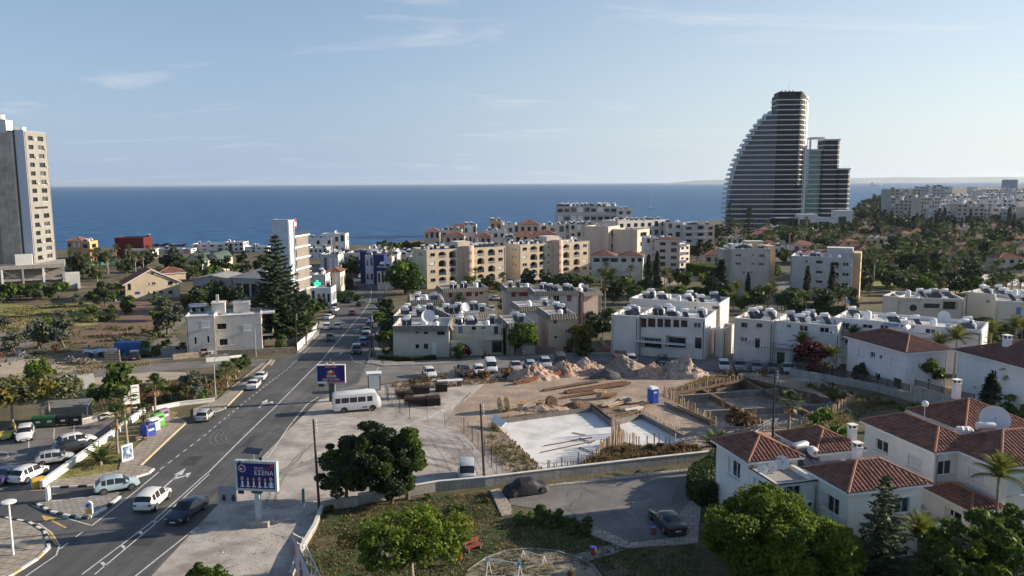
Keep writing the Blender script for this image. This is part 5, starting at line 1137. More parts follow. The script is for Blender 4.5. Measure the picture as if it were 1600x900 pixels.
def dumpster(px,py,col,label):
 p=gp(px,py);t=thing('dumpster',label,'dumpster',(p.x,p.y,.03),rad(14),'waste containers at the back of the car park');m=M('dump_'+col,dict(green=(.03,.10,.045),black=(.02,.022,.022))[col],rough=.55,var=.2)
 MB().mesh([(-.6,-.45,.2),(.6,-.45,.2),(.6,.45,.2),(-.6,.45,.2),(-.68,-.55,1.15),(.68,-.55,1.15),(.68,.55,1.15),(-.68,.55,1.15)],[(0,3,2,1),(4,5,6,7),(0,1,5,4),(1,2,6,5),(2,3,7,6),(3,0,4,7)],m).build('body',t)
 MB().tube([(-.7,0,1.1),(.7,0,1.1)],[.55,.55],12,m).xform(Matrix.Translation((0,0,1.13))@Matrix.Diagonal((1,1,.45,1))@Matrix.Translation((0,0,-1.1))).build('lid',t)
 for x in(-.45,.45):
  for y_ in(-.3,.3):MB().cyl((x-.03,y_,.1),(x+.03,y_,.1),.1,8,tyre_m).build('wheel',t)
 mb=MB();rect(mb,-.25,.6,.25,.82,pr['white'],-.52);mb.build('sticker',t)
for k,(x,c,l)in enumerate(((62,'green','green dumpster at the left end of the bin row'),(80,'green','second green dumpster, beside the black one with rubbish bags'),(101,'black','black dumpster with rubbish on its lid'),(121,'black','black dumpster at the right end of the bin row'))):dumpster(x,668-k*1.3,c,l)
p=gp(105,655);t=thing('shed','grey flat roofed bin shelter behind the dumpsters','shed',(p.x,p.y,0),rad(12));MB().box(-2.8,-.9,0,2.8,-.8,.1,concrete).box(-2.8,.8,0,2.8,.9,1.9,steel).build('back_wall',t);MB().mesh([(-2.9,-1.2,1.75),(2.9,-1.2,1.75),(2.9,1.0,2.2),(-2.9,1.0,2.2),(-2.9,-1.2,1.65),(2.9,-1.2,1.65),(2.9,1.0,2.1),(-2.9,1.0,2.1)],[(0,1,2,3),(7,6,5,4),(0,4,5,1),(1,5,6,2),(2,6,7,3),(3,7,4,0)],M('sheet_grey',(.20,.21,.22),var=.25)).build('roof',t)
for x in(-2.7,0,2.7):MB().box(x-.05,-1.1,0,x+.05,-1.0,1.68,steel).build('post',t)
p=gp(206,648);t=thing('sign_frame','tall white notice boards on rusty posts beside the palms','sign',(p.x,p.y,0),rad(38));tilt=0
for x in(-1.1,0,1.1):MB().box(x-.06,-.06,0,x+.06,.06,3.6,rust).build('post',t)
for x0,z0,x1,z1 in((-1.05,1.3,-.05,3.2),(.06,2.75,1.05,3.75),(.06,1.95,1.05,2.65),(.06,1.2,1.05,1.85)):MB().box(x0,-.1,z0,x1,-.065,z1,white_pl).build('board',t)
MB().box(.2,-.108,3.35,.85,-.102,3.45,dark_fr).build('board_lettering',t)
p=gp(232,690);t=thing('bus_stop_sign','round yellow bus stop sign by the blue recycling bin','sign',(p.x,p.y,.1),0);MB().cyl((0,0,0),(0,0,2.3),.035,8,steel).build('post',t);m=MB();disc(m,0,2.05,.26,.26,M('sign_yellow',(.6,.42,.05),var=.05),-.05,16);disc(m,0,2.05,.2,.2,blue_m,-.053,16);m.box(-.2,-.045,2.3,.2,-.01,2.42,M('sign_yellow'));m.build('sign_panel',t)
p=gp(222,688);m=MB()
for k in range(6):x=rnd.uniform(-.6,.6);y_=rnd.uniform(-.3,.3);c=(wood,pr['white'],pr['cyan'],wood,wood_d,wood)[k];m.box(x-.35,y_-.25,.02+.06*k,x+.35,y_+.25,.08+.06*k,c)
tag(m.build('cardboard_heap',None,(p.x,p.y,.06),.5),'heap of flattened boxes beside the blue recycling bin','rubbish')
p=gp(60,760);t=thing('wall_pillar','yellow painted pillar ending the white parking wall','pillar',(p.x,p.y,0),rad(40));ym=M('yellow_paint',(.60,.36,.03),rough=.7,var=.2);MB().box(-.55,-.5,0,.55,-.2,1.05,ym).build('face',t);MB().box(-.55,-.2,0,.55,.5,.85,white_wall).build('block',t)
a,b=gp(460,892),gp(487,960);d=(b-a).normalized();an=math.atan2(d.y,d.x);L=7.0;t=thing('banner_board','red and white banner board on a lattice frame at the bottom edge','billboard',(a.x,a.y,0),an);MB().box(0,-.03,.5,L,.03,2.9,M('banner_print',(.60,.60,.60),rough=.6,var=.25,scale=1.5,col2=(.38,.04,.05),c2pos=(.52,.56),c2scale=.55)).build('banner',t);mb=MB()
for k in range(5):
 x=L*k/4
 for z in(0,):mb.bar((x,.05,0),(x,.05,3.1),.06,.06,white_pl);mb.bar((x,.7,0),(x,.7,2.6),.06,.06,white_pl);mb.bar((x,.05,3.0),(x,.7,2.5),.05,.05,white_pl);mb.bar((x,.05,.9),(x,.7,2.4),.04,.04,white_pl)
 if k<4:mb.bar((x,.7,.3),(x+L/4,.7,2.5),.04,.04,white_pl)
mb.bar((0,.05,2.9),(L,.05,2.9),.06,.06,rust);mb.bar((0,.7,2.6),(L,.7,2.6),.06,.06,white_pl);mb.build('lattice_frame',t)
red_w=M('red_wood',(.26,.055,.03),rough=.7,var=.25,scale=3);a,b=gp(728,865),gp(752,856);an=math.atan2((b-a).y,(b-a).x);t=thing('park_bench','red slatted bench on the shaded lawn','bench',((a.x+b.x)/2,(a.y+b.y)/2,0),an)
for k in range(3):MB().box(-.8,-.24+k*.17,.42,.8,-.10+k*.17,.46,red_w).build('slat',t)
for k in range(2):MB().box(-.8,.34+.03*k,.58+k*.18,.8,.38+.03*k,.73+k*.18,red_w).build('slat',t)
for x in(-.6,.6):MB().box(x-.04,-.2,0,x+.04,.35,.42,concrete_dark).bar((x,.3,.4),(x,.4,.9),.05,.05,concrete_dark).build('leg',t)
for px,py,l in((718,882,'red litter bin beside the slatted bench'),(927,874,'dark red litter bin with a blue rim on the playground path'),(1021,842,'red litter bin on the pavement behind the black coupe')):
 p=gp(px,py);t=thing('litter_bin',l,'litter bin',(p.x,p.y,.05));MB().lathe([(.2,.35),(.22,.38),(.24,.95),(.2,.98)],12,red_w).build('bin',t);MB().cyl((0,0,0),(0,0,.4),.04,8,steel).build('post',t);MB().lathe([(.245,.93),(.25,1.0),(.2,1.0)],12,blue_m).build('rim',t)
for k,(x0,y0,x1,y1,l,hh)in enumerate(((763,905,812,912,'swing frame with blue joints on the playground sand',1.6),(817,870,850,880,'low white balance rail on the playground sand',.55))):
 a,b=gp(x0,y0),gp(x1,y1);d=b-a;an=math.atan2(d.y,d.x);L=d.length;t=thing('swing_frame' if k==0 else 'balance_rail',l,'play equipment',(a.x,a.y,0),an);MB().cyl((0,0,hh),(L,0,hh),.04,8,white_pl).build('bar',t)
 for x in(0,L):
  if k==0:MB().cyl((x,0,hh-.3),(x,0,hh+.08),.09,8,M('play_blue',(.03,.25,.5),var=.1)).build('joint',t)
  for s in(-1,1):MB().cyl((x,0,hh),(x,s*.5*hh,0),.035,8,white_pl).build('leg',t)
 if k==0:
  for x in(L*.35,L*.65):MB().box(x-.2,-.1,.5,x+.2,.1,.55,black_m).bar((x-.18,0,.55),(x-.18,0,hh),.015,.015,steel).bar((x+.18,0,.55),(x+.18,0,hh),.015,.015,steel).build('seat',t)
p=gp(893,906);t=thing('spring_rider','small yellow and brown spring rider on the playground','play equipment',(p.x,p.y,.03),1.2,scale=.85)
for y_ in(-.25,.25):MB().prism([(-.45,.1),(.45,.1),(.45,.6),(.2,.75),(.0,.6),(-.3,.95),(-.45,.7)],y_-.03,y_+.03,ym if y_>0 else wood_d).xform(Matrix.Rotation(math.pi/2,4,'X')).build('side_panel',t)
MB().box(-.2,-.24,.45,.3,.24,.52,wood_d).build('seat',t);MB().tube([(.12*math.cos(k),.12*math.sin(k),.03*k*.45)for k in range(0,9)],.03,5,black_m).build('spring',t)
a=gp(965,905);t=thing('slatted_seat','weathered slatted garden seat at the bottom lawn edge','bench',(a.x,a.y,0),rad(30))
for k in range(6):MB().box(-.9+k*.3,-.5,.45,-.72+k*.3,.5,.5,wood_d).build('slat',t)
for x in(-.8,.7):MB().box(x,-.4,0,x+.1,.4,.45,wood_d).build('leg',t)
#  near vehicles
car('hatch',183,766,226,758,'ltblue','light blue hatchback turning past the palm verge');car('suv',240,789,275,758,'white','white estate car driving up the main road with a red plate');car('sedan',293,806,262,829,'navy','dark blue saloon driving down towards the camera')
car('hatch',46,748,82,731,'white','white hatchback parked nose to the white wall');car('sedan',12,749,44,729,'blue','blue and white saloon cut by the left frame edge');car('hatch',86,723,120,718,'silver','silver hatchback parked beside the black small car',s=.92)
car('mini',113,707,142,700,'black','black small car parked between the silver and the white one');car('hatch',119,697,156,689,'white','white hatchback with a dark roof next to the black small car',s=1.05);car('mini',10,683,2,697,'yellow','yellow green small car by the left edge of the bin row');car('suv',40,685,35,699,'white','white off-roader facing us beside the dumpsters',s=.92)
car('hatch',321,655,338,640,'silver','silver hatchback pulled up at the left kerb',s=.9);car('sedan',397,606,412,590,'white','white saloon parked nearest at the left kerb',s=.92);car('sedan',408,593,421,578,'white','white car with dark roof parked ahead of the saloon',s=.9)
car('mpv',730,748,731,790,'silver','silver people carrier facing us beside the big dark tree');car('coupe',1042,822,1012,790,'black','black coupe parked on the cul-de-sac')
def minibus(px,py,tx,ty):
 p=gp(px,py);d=gp(tx,ty)-p;a=math.atan2(d.y,d.x);t=thing('minibus','white minibus parked beside the blue delivery billboard','minibus',(p.x,p.y,G(p.y)+.02),a);L,w=6.2,1.0;wm=M('bus_white',(.74,.74,.74),rough=.35,var=.05,coat=.4);mb=MB();st=[]
 for x,hw,zb,zs,zt in((-3.1,.9,.5,1.2,2.3),(-3.02,.98,.36,1.25,2.48),(-2.6,1,.32,1.3,2.6),(1.9,1,.32,1.3,2.62),(2.45,.99,.32,1.3,2.5),(2.85,.96,.32,1.22,1.9),(3.05,.9,.36,1.1,1.3),(3.12,.82,.5,.9,1.1)):
  st.append([(x,-hw*.94,zb),(x,-hw,zb+.2),(x,-hw,zs),(x,-hw*.93,zt-.2),(x,-hw*.82,zt-.05),(x,0,zt),(x,hw*.82,zt-.05),(x,hw*.93,zt-.2),(x,hw,zs),(x,hw,zb+.2),(x,hw*.94,zb)])
 for A,B_ in zip(st,st[1:]):
  for k in range(10):mb.face([A[k],B_[k],B_[k+1],A[k+1]],wm)
 mb.face(st[0][::-1],wm);mb.face(st[-1],wm);mb.build('body',t,smooth=30)
 for s in(-1,1):
  for x0,x1 in((-2.85,-2.2),(-2.1,-1.1),(-1.0,-.05),(.05,1.05),(1.25,1.95)):
   q=[(x0,1.35),(x1,1.35),(x1,2.02),(x0,2.02)];MB().face([(x,s*(1.005-(z-1.3)/1.1*.07),z)for x,z in q],glass).build('window',t)
  for x in(-1.75,1.95):
   wl=MB().lathe([(.24,-.1),(.34,-.12),(.37,-.07),(.37,.07),(.34,.12),(.24,.1)],16,tyre_m).xform(Matrix.Rotation(math.pi/2,4,'X')).build('wheel',t,(x,s*.93,.37));MB().lathe([(.24,-.1),(.05,-.06),(.05,.06),(.24,.1)],12,rim_m).xform(Matrix.Rotation(math.pi/2,4,'X')).build('rim',wl)
   n=12;MB().face([(x+.46,s*1.006,.3)]+[(x+.46*math.cos(math.pi*k/n),s*1.006,.37+.46*math.sin(math.pi*k/n))for k in range(n+1)]+[(x-.46,s*1.006,.3)],trim_m).build('wheel_arch',t)
  MB().box(3.02,s*.62-.16,.78,3.14,s*.62+.16,1.0,lamp_w).build('headlight',t);MB().box(-3.14,s*.82-.08,.8,-3.02,s*.82+.08,1.15,lamp_red).build('tail_light',t)
 MB().face([(2.5,-.85,2.42),(2.88,-.88,1.82),(2.88,.88,1.82),(2.5,.85,2.42)],glass).xform(Matrix.Translation((.02,0,.02))).build('windscreen',t);MB().face([(-3.11,-.7,1.45),(-3.11,.7,1.45),(-3.05,.7,2.2),(-3.05,-.7,2.2)],glass).xform(Matrix.Translation((-.03,0,.02))).build('rear_window',t);MB().box(.6,-1.01,.55,1.2,-1.004,.7,pr['suit']).build('plate',t)
minibus(558,641,620,636)
def covered(px,py,tx,ty):
 p=gp(px,py);d=gp(tx,ty)-p;a=math.atan2(d.y,d.x);t=thing('covered_car','car under a creased black cover on the cul-de-sac','car',(p.x,p.y,.04),a);cm=M('car_cover',(.014,.016,.022),rough=.55,var=.25,scale=3,bump=.5,bscale=5);mb=MB();rng=random.Random(3);nx,nk=26,15;R_=[]
 for i in range(nx+1):
  x=i/nx;h=np.interp(x,[0,.06,.2,.32,.62,.76,.95,1],[.5,.85,.95,1.42,1.42,.98,.8,.45]);w=np.interp(x,[0,.08,.5,.92,1],[.62,.9,.96,.9,.6]);row=[]
  for k in range(nk+1):
   u=-1+2*k/nk;z=h*(1-abs(u)**4.5)**.6 if abs(u)<1 else 0;f=.03*math.sin(i*1.7+k*2.1)+.025*math.sin(i*.9-k*1.3)+rng.uniform(-.012,.012);row.append(((x-.5)*4.4,u*w*(1.02-.14*max(0,z-.8)),max(.12+.05*math.sin(i*2.2),z+f*(1 if z>.3 else .2))))
  R_.append(row)
 vs=[q for r_ in R_ for q in r_];mb.mesh(vs,[(i*(nk+1)+k,(i+1)*(nk+1)+k,(i+1)*(nk+1)+k+1,i*(nk+1)+k+1)for i in range(nx)for k in range(nk)]+[tuple(k for k in range(nk+1))[::-1],tuple(nx*(nk+1)+k for k in range(nk+1))],cm);mb.build('cover',t,smooth=50)
 for x in(-1.4,1.4):
  for s in(-1,1):w_=ob('wheel',CARS['hatch']['wheel'],t,(x,s*.84,.32));ob('rim',CARS['hatch']['rim'],w_)
covered(822,770,858,765)
#  the building site
stake_m=M('stake_timber',(.42,.32,.23),rough=.9,var=.35,scale=2);board_m=M('formwork_grey',(.23,.21,.20),rough=.9,var=.35,scale=1.5,streak=.3)
def stakes(root,pts,z0,z1,step,px=True,r=.055,jit=.25,m=None,name='stake'):
 P=[gp(*p)if px else Vector(p)for p in pts];o=root.location;me=MB().box(-r,-r,0,r,r,1,m or stake_m).data(name)
 for a,b in zip(P,P[1:]):
  L=(b-a).length;n=max(1,int(L/step))
  for k in range(n):
   p=a.lerp(b,(k+rnd.uniform(.2,.8))/n);s=ob(name,me,root,(p.x-o.x,p.y-o.y,z0+G(p.y)-o.z),rnd.uniform(0,1.5));s.scale=(1,1,(z1-z0)*rnd.uniform(1-jit,1+jit*.5));s.rotation_euler.x=rnd.uniform(-.04,.04)
def boards(root,pts,z0,h,L0=2.4,m=None,off=0.0):
 P=[gp(*p)for p in pts];o=root.location
 for a,b in zip(P,P[1:]):
  L=(b-a).length;n=max(1,round(L/L0));d=(b-a)/L
  for k in range(n):
   p=a+d*L*k/n-Vector((o.x,o.y));w=L/n-.03
   MB().box(0,-.04,0,w,.04,h*rnd.uniform(.93,1.05),m or board_m).build('formwork_board',root,(p.x,p.y,z0+G(a.y)-o.z+rnd.uniform(0,.04)),math.atan2(d.y,d.x))
p=gp(925,634);t=thing('formwork','timber formwork and stakes round the fresh white slab','formwork',(p.x,p.y,0))
boards(t,[(768,656),(925,637)],-.75,.72,3.0);boards(t,[(925,637),(955,659),(1002,647),(1086,690)],-.75,.85)
stakes(t,[(925,634),(955,655),(1002,643),(1090,690)],-.7,.45,.55);stakes(t,[(765,655),(925,633)],-.6,.4,1.1);stakes(t,[(768,660),(812,700),(850,737)],-.7,.30,.5,m=rust);stakes(t,[(852,737),(905,723),(937,712)],-.7,1.0,.42);stakes(t,[(937,708),(958,692),(975,682)],-.7,1.3,.3);stakes(t,[(975,682),(1000,693)],-.7,.8,.4);stakes(t,[(1008,695),(1060,694)],-.7,1.3,.55);stakes(t,[(1060,694),(1088,690)],-.7,.4,.5);stakes(t,[(955,668),(968,676)],-.75,1.6,.25)
for q,l in(((930,680,845,698),0),((925,675,850,688),0),((905,690,930,700),0),((895,668,915,672),0),((905,676,925,684),0)):
 a,b=gp(*q[:2]),gp(*q[2:]);MB().bar((a.x-p.x,a.y-p.y,-.68),(b.x-p.x,b.y-p.y,-.66),.12,.06,wood_d).build('loose_plank',t)
p=gp(1172,592);t=thing('foundation_frame','deep dark foundation pit lined with timber stakes and beams','formwork',(p.x,p.y,0));t2=t
stakes(t,[(1036,617),(1122,667)],-.8,1.15,.42,m=stake_m);stakes(t,[(1036,617),(1172,591)],-.5,.85,.5);stakes(t,[(1172,591),(1250,608),(1270,603),(1336,630)],-.5,1.15,.38);stakes(t,[(1336,630),(1255,667)],-.5,1.35,.42);stakes(t,[(1122,667),(1255,667)],-.5,.9,.6)
boards(t,[(1040,617),(1172,594)],-.35,.4,3,wood_d);boards(t,[(1174,594),(1334,631)],-.35,.4,3,wood_d);boards(t,[(1036,619),(1122,669)],-.35,.4,3,wood_d)
for q in((1060,628,1215,618),(1100,650,1290,640),(1085,613,1190,665),(1150,600,1270,655),(1200,600,1310,640)):
 a,b=gp(*q[:2],-1.2),gp(*q[2:],-1.2);MB().bar((a.x-p.x,a.y-p.y,-1.15),(b.x-p.x,b.y-p.y,-1.15),.45,.9,wood_d if q[0]%20 else concrete_dark).build('ground_beam',t)
for q in((1130,640),(1175,628),(1225,640),(1180,650),(1265,628)):
 a=gp(*q,-1.2);
 for k in range(5):MB().bar((a.x-p.x+rnd.uniform(-.4,.4),a.y-p.y+rnd.uniform(-.4,.4),-2),(a.x-p.x+rnd.uniform(-.4,.4),a.y-p.y+rnd.uniform(-.4,.4),.1),.05,.05,stake_m).build('starter_bar',t)
heap_p=M('heap_pink',(.40,.26,.19),rough=.97,var=.4,scale=1.4,bump=1.2,bscale=3,col2=(.50,.40,.33),c2pos=(.45,.6),c2scale=.9);heap_g=M('heap_grey',(.30,.235,.19),rough=.97,var=.35,scale=1.2,bump=1.0,bscale=4);heap_d=M('heap_dark',(.10,.105,.10),rough=.97,var=.3,scale=2,bump=.8,bscale=6)
from mathutils import noise as mnoise
def heap(px,py,rx,ry,H,m,label,rz=0,sharp=.5,seed=0,name='rubble_heap',cat='heap',rocks=0):
 p=gp(px,py);mb=MB();n,k=44,18;vs=[(0,0,H*1.0)]
 for i in range(1,k+1):
  for j in range(n):
   a=2*math.pi*j/n;r=i/k;x,y=math.cos(a)*r,math.sin(a)*r;q=Vector((x*rx*.5+seed*7,y*ry*.5,seed));nz=mnoise.fractal(q,1.0,2.0,5);n2=mnoise.fractal(q*3.1,1.0,2.0,4)
   z=H*(max(0,1-r)**.85*(1+.35*nz)+sharp*.22*n2*(1-r)**.4)if i<k else-.1;vs.append((x*rx*(1+.15*nz),y*ry*(1+.15*nz),z))
 mb.mesh(vs,[(0,1+j,1+(j+1)%n)for j in range(n)]+[(1+i*n+j,1+(i+1)*n+j,1+(i+1)*n+(j+1)%n,1+i*n+(j+1)%n)for i in range(k-1)for j in range(n)],m)
 for r_ in range(rocks):
  a,rr=rnd.uniform(0,6.28),rnd.uniform(.2,1.05);s=rnd.uniform(.12,.35);x,y=math.cos(a)*rr*rx,math.sin(a)*rr*ry;z=max(0,H*(1-rr));v=[(x+rnd.uniform(-s,s),y+rnd.uniform(-s,s),z+rnd.uniform(-s*.5,s))for _ in range(6)];mb.mesh(v,[(0,1,2),(0,2,3),(0,3,4),(1,4,5),(2,5,3),(0,4,1),(1,5,2),(3,5,4)],m)
 o=mb.build(name,None,(p.x,p.y,G(p.y)),rz);return tag(o,label,cat)
heap(832,592,4.2,2.6,2.6,heap_p,'pink rubble heap at the left end of the spoil row',.2,.9,1,rocks=40);heap(880,586,3.8,2.4,2.5,heap_p,'pink rubble heap second from the left in the spoil row',.1,.9,2,rocks=40);heap(918,581,3.4,2.2,2.3,heap_p,'pointed pinkish heap just left of the dark gravel pile',0,.6,3,rocks=20);heap(948,591,3.0,1.6,1.5,heap_d,'dark grey gravel pile in front of the soil heaps',0,.25,4)
heap(975,584,4.4,2.8,3.1,heap_g,'smooth brown grey soil heap behind the dark gravel',0,.35,5,rocks=10);heap(1022,588,3.2,2.4,2.2,heap_p,'pink soil heap between the smooth one and the rock pile',.1,.8,6,rocks=40);heap(1065,588,4.4,2.8,3.0,M('heap_rock',(.46,.37,.31),rough=.97,var=.5,scale=1.8,bump=1.3,bscale=3),'pale broken rock heap at the right end of the spoil row',-.1,1.1,7,rocks=110)
heap(850,640,3.4,1.2,.7,heap_p,'low reddish spoil ridge behind the cable drums',.15,.6,8,rocks=30);heap(905,634,2.6,1.2,.8,soil,'brown soil mound at the head of the white slab',.3,.6,9)
def bundle(a,b,n,w,h,m,label,name='steel_bundle',cat='building material',bar=.1,z=.05):
 A,B_=gp(*a),gp(*b);d=B_-A;L=d.length;mb=MB();mats=m if isinstance(m,tuple)else(m,)
 for k in range(n):y=rnd.uniform(-w/2,w/2);zz=rnd.uniform(0,h);x0=rnd.uniform(0,.12)*L;mb.bar((x0,y,zz+bar/2),(L*rnd.uniform(.88,1.0),y+rnd.uniform(-.2,.2),zz+bar/2),bar*rnd.uniform(.7,1.3),bar,mats[k%len(mats)])
 o=mb.build(name,None,(A.x,A.y,G(A.y)+z),math.atan2(d.y,d.x));return tag(o,label,cat)
bundle((800,603),(925,581),10,.5,.5,rust,'long rusty steel beams below the pink heaps',bar=.2);bundle((845,612),(945,596),12,1.0,.15,(rust,wood_d),'rusty bars lying flat left of the timber stacks');bundle((880,616),(985,601),16,1.2,.25,(rust,wood_d),'long brown timber stack below the gravel pile',bar=.16);bundle((872,624),(940,614),8,.8,.1,(wood_d,rust),'short dark bars beside the tan cable drum')
bundle((1052,637),(1118,664),14,1.1,.3,(wood,wood_d),'pale planks stacked along the left edge of the pit',name='plank_stack',bar=.18);bundle((1040,632),(1095,655),8,.6,.2,(concrete,wood_d),'grey boards beside the pale plank stack',name='plank_stack',bar=.2);bundle((940,640),(985,628),16,1.3,.5,(wood,concrete),'pale crooked timber pile in front of the portable toilet',name='timber_pile',bar=.14);bundle((900,742),(970,726),5,.5,.15,(wood,white_pl),'bleached planks on the verge above the boundary wall',name='plank_stack',bar=.2)
bundle((935,625),(965,622),8,.9,.7,(wood,M('orange_wood',(.45,.22,.06),var=.3)),'orange timber blocks beside the tan cable drum',name='timber_pile',bar=.22);bundle((985,640),(1010,632),9,.9,.25,(black_m,wood_d),'dark boards scattered near the portable toilet',name='timber_pile',bar=.2);bundle((970,645),(1000,640),12,1.2,.4,(white_pl,wood),'white rubble bags and planks by the slab corner',name='rubbish_pile',bar=.22);bundle((1100,602),(1130,596),14,1.2,.5,(wood_d,black_m),'dark brushwood pile by the rock heap',name='brush_pile',bar=.08)
def truss(a,b,label,z=.1,w=.5,h=.5):
 A,B_=gp(*a),gp(*b);d=B_-A;L=d.length;mb=MB();n=int(L/.7)
 for y in(0,w):
  for zz in(0,h):mb.bar((0,y,zz),(L,y,zz),.06,.06,steel)
  for k in range(n):x0,x1=L*k/n,L*(k+1)/n;mb.bar((x0,y,0),(x1,y,h),.04,.04,steel);mb.bar((x1,y,0),(x1,y,h),.04,.04,steel)
 for k in range(n):mb.bar((L*k/n,0,h),(L*(k+1)/n,w,h),.04,.04,steel)
 o=mb.build('steel_truss',None,(A.x,A.y,z),math.atan2(d.y,d.x));tag(o,label,'building material')
truss((1165,690),(1215,662),'upright steel lattice truss behind the near villa roof');truss((1150,678),(1240,668),'long steel lattice truss lying by the pit');truss((1100,700),(1190,682),'steel lattice truss lying nearest the villa',.05);truss((1055,700),(1092,694),'short white lattice frame in the brown weeds',.3)
def drum(px,py,r,w,label,standing=True,rz=0,m=None):
 p=gp(px,py);t=thing('cable_drum',label,'cable drum',(p.x,p.y,G(p.y)+(r if standing else 0)),rz);fm=m or wood
 mt=Matrix.Rotation(math.pi/2,4,'X')if standing else Matrix.Translation((0,0,w/2))
 for s in(-1,1):MB().lathe([(r,s*w/2-.04),(r,s*w/2+.04)],22,fm).xform(mt).build('flange',t);
 MB().lathe([(r*.55,-w/2),(r*.55,w/2)],18,M('drum_core',(.50,.44,.38),var=.2)).xform(mt).build('core',t)
 for s in(-1,1):MB().lathe([(r*.2,s*(w/2+.05)-.01),(r*.2,s*(w/2+.05)+.01)],12,wood_d).xform(mt).build('hub',t)
drum(787,643,1.0,1.0,'big standing wooden cable drum nearest the dark pole',True,rad(-65),M('drum_pale',(.60,.44,.24),var=.25));drum(815,640,1.0,1.0,'cable drum lying flat beside the big standing drum',False);drum(843,638,.85,1.0,'pale cable drum lying in the middle of the row',False);drum(861,637,.8,.6,'brown cable drum leaning at the right end of the row',True,rad(25),wood_d);drum(937,623,.95,1.1,'tan cable drum lying among the timber',False)
def cage(px,py,L,w,h,rz,label):
 p=gp(px,py);mb=MB();cm=M('rebar',(.075,.05,.04),rough=.9,var=.4,scale=2)
 for i in range(int(L/.22)):x=-L/2+.22*i;[mb.bar((x,-w/2,z),(x,w/2,z),.035,.035,cm)for z in(h*.3,h*.65,h)];[mb.bar((x,y,0),(x,y,h),.035,.035,cm)for y in(-w/2,-w/6,w/6,w/2)]
 for y in(-w/2,-w/6,w/6,w/2):[mb.bar((-L/2,y,z),(L/2,y,z),.04,.04,cm)for z in(0,h*.3,h*.65,h)]
 mb.box(-L/2+.1,-w/2+.1,.05,L/2-.1,w/2-.1,h*.8,M('rebar_core',(.045,.032,.028),var=.4,scale=3));tag(mb.build('rebar_stack',None,(p.x,p.y,G(p.y)),rz),label,'building material')
cage(632,622,2.6,1.5,1.1,rad(10),'dark rebar stack at the rear left of the yard');cage(657,614,2.8,1.6,1.2,rad(5),'dark rebar stack behind the others beside the white table');cage(650,632,3.0,1.7,1.1,rad(-4),'dark rebar stack at the front of the group');cage(677,632,2.0,2.0,1.3,rad(12),'dark rebar stack at the right of the group');cage(690,611,1.8,1.4,1.3,rad(8),'dark wire crate under the end of the white table')
p=gp(703,604);t=thing('work_table','long white topped table behind the rebar stacks','table',(p.x,p.y,G(p.y)),rad(14));MB().box(-1.9,-.5,.85,1.9,.5,1.0,white_pl).build('tabletop',t)
for x in(-1.4,1.4):MB().box(x-.25,-.35,0,x+.25,.35,.85,wood_d).build('leg',t)
p=gp(1020,629);t=thing('portable_toilet','blue portable toilet with a white roof on the site','toilet',(p.x,p.y,G(p.y)),rad(22));tb=M('toilet_blue',(.03,.10,.50),rough=.45,var=.12);MB().box(-.55,-.55,.08,.55,.55,2.0,tb).box(-.6,-.6,0,.6,.6,.09,dark_fr).build('body',t);MB().mesh([(-.6,-.6,2.0),(.6,-.6,2.0),(.6,.6,2.0),(-.6,.6,2.0),(-.45,-.45,2.25),(.45,-.45,2.25),(.45,.45,2.25),(-.45,.45,2.25)],[(0,1,5,4),(1,2,6,5),(2,3,7,6),(3,0,4,7),(4,5,6,7)],white_pl).build('roof',t);d_=MB().box(-.4,-.58,.15,.4,-.552,1.9,tb).build('door',t);MB().box(.24,-.61,.95,.32,-.582,1.1,dark_fr).build('handle',d_);MB().box(-.25,-.6,1.45,.25,-.585,1.65,white_pl).build('sign_panel',d_);MB().box(.553,-.35,1.4,.565,.35,1.7,white_pl).build('sign_panel',t)
for k in range(5):MB().box(.552,-.42+k*.19,.2,.575,-.34+k*.19,1.3,tb).build('rib',t)
def mesh_fence(pts,h,label,post=2.4):
 P=[gp(*p)for p in pts];o=P[0];zb=G(o.y);r=thing('site_fence',label,'fence',(o.x,o.y,zb));wm=M('wire_mesh',(.34,.34,.34),rough=.6,var=.1,metal=.3)
 for a,b in zip(P,P[1:]):
  L=(b-a).length;k=max(1,round(L/post));mb=MB();A=Vector((a.x-o.x,a.y-o.y,G(a.y)-zb));B_=Vector((b.x-o.x,b.y-o.y,G(b.y)-zb));Z=Vector((0,0,1))
  for j in range(k+1):q=A.lerp(B_,j/k);MB().box(-.035,-.035,-.1,.035,.035,h+.08,steel).build('post',r,q)
  for i in range(6):mb.bar(A+Z*(.05+(h-.05)*i/5),B_+Z*(.05+(h-.05)*i/5),.014,.014,wm)
  for i in range(int(L/.3)):q=A.lerp(B_,i*.3/L);mb.bar(q,q+Z*h,.012,.012,wm)
  mb.build('wire_mesh',r)
mesh_fence([(602,610),(607,628),(625,645),(640,654),(668,660)],1.9,'wire mesh fence round the rebar stacks by the minibus');mesh_fence([(695,668),(725,676),(738,690),(757,712),(768,730),(785,750)],1.8,'wire mesh fence leaning along the left side of the white slab');mesh_fence([(632,600),(668,598),(728,588),(760,583)],1.5,'low wire fence with round bushes along the side road');mesh_fence([(1120,588),(1190,590),(1240,594)],1.5,'wire fence in front of the parked cars by the pit');mesh_fence([(246,634),(290,627),(338,620)],1.4,'wire fence along the low white wall by the street lamp')
a=gp(775,668);o=MB().box(-.1,-1.3,0,.1,1.3,.9,white_pl).build('sheet_panel',None,(a.x,a.y,.4),rad(40));o.rotation_euler=(rad(10),rad(50),rad(40));tag(o,'white sheet panel propped against the fence at the slab corner','panel')
p=gp(205,552);t=thing('shipping_container','blue shipping container among the junk on the left','container',(p.x,p.y,G(p.y)),rad(4));cb=M('container_blue',(.05,.15,.36),rough=.6,var=.2);mb=MB()
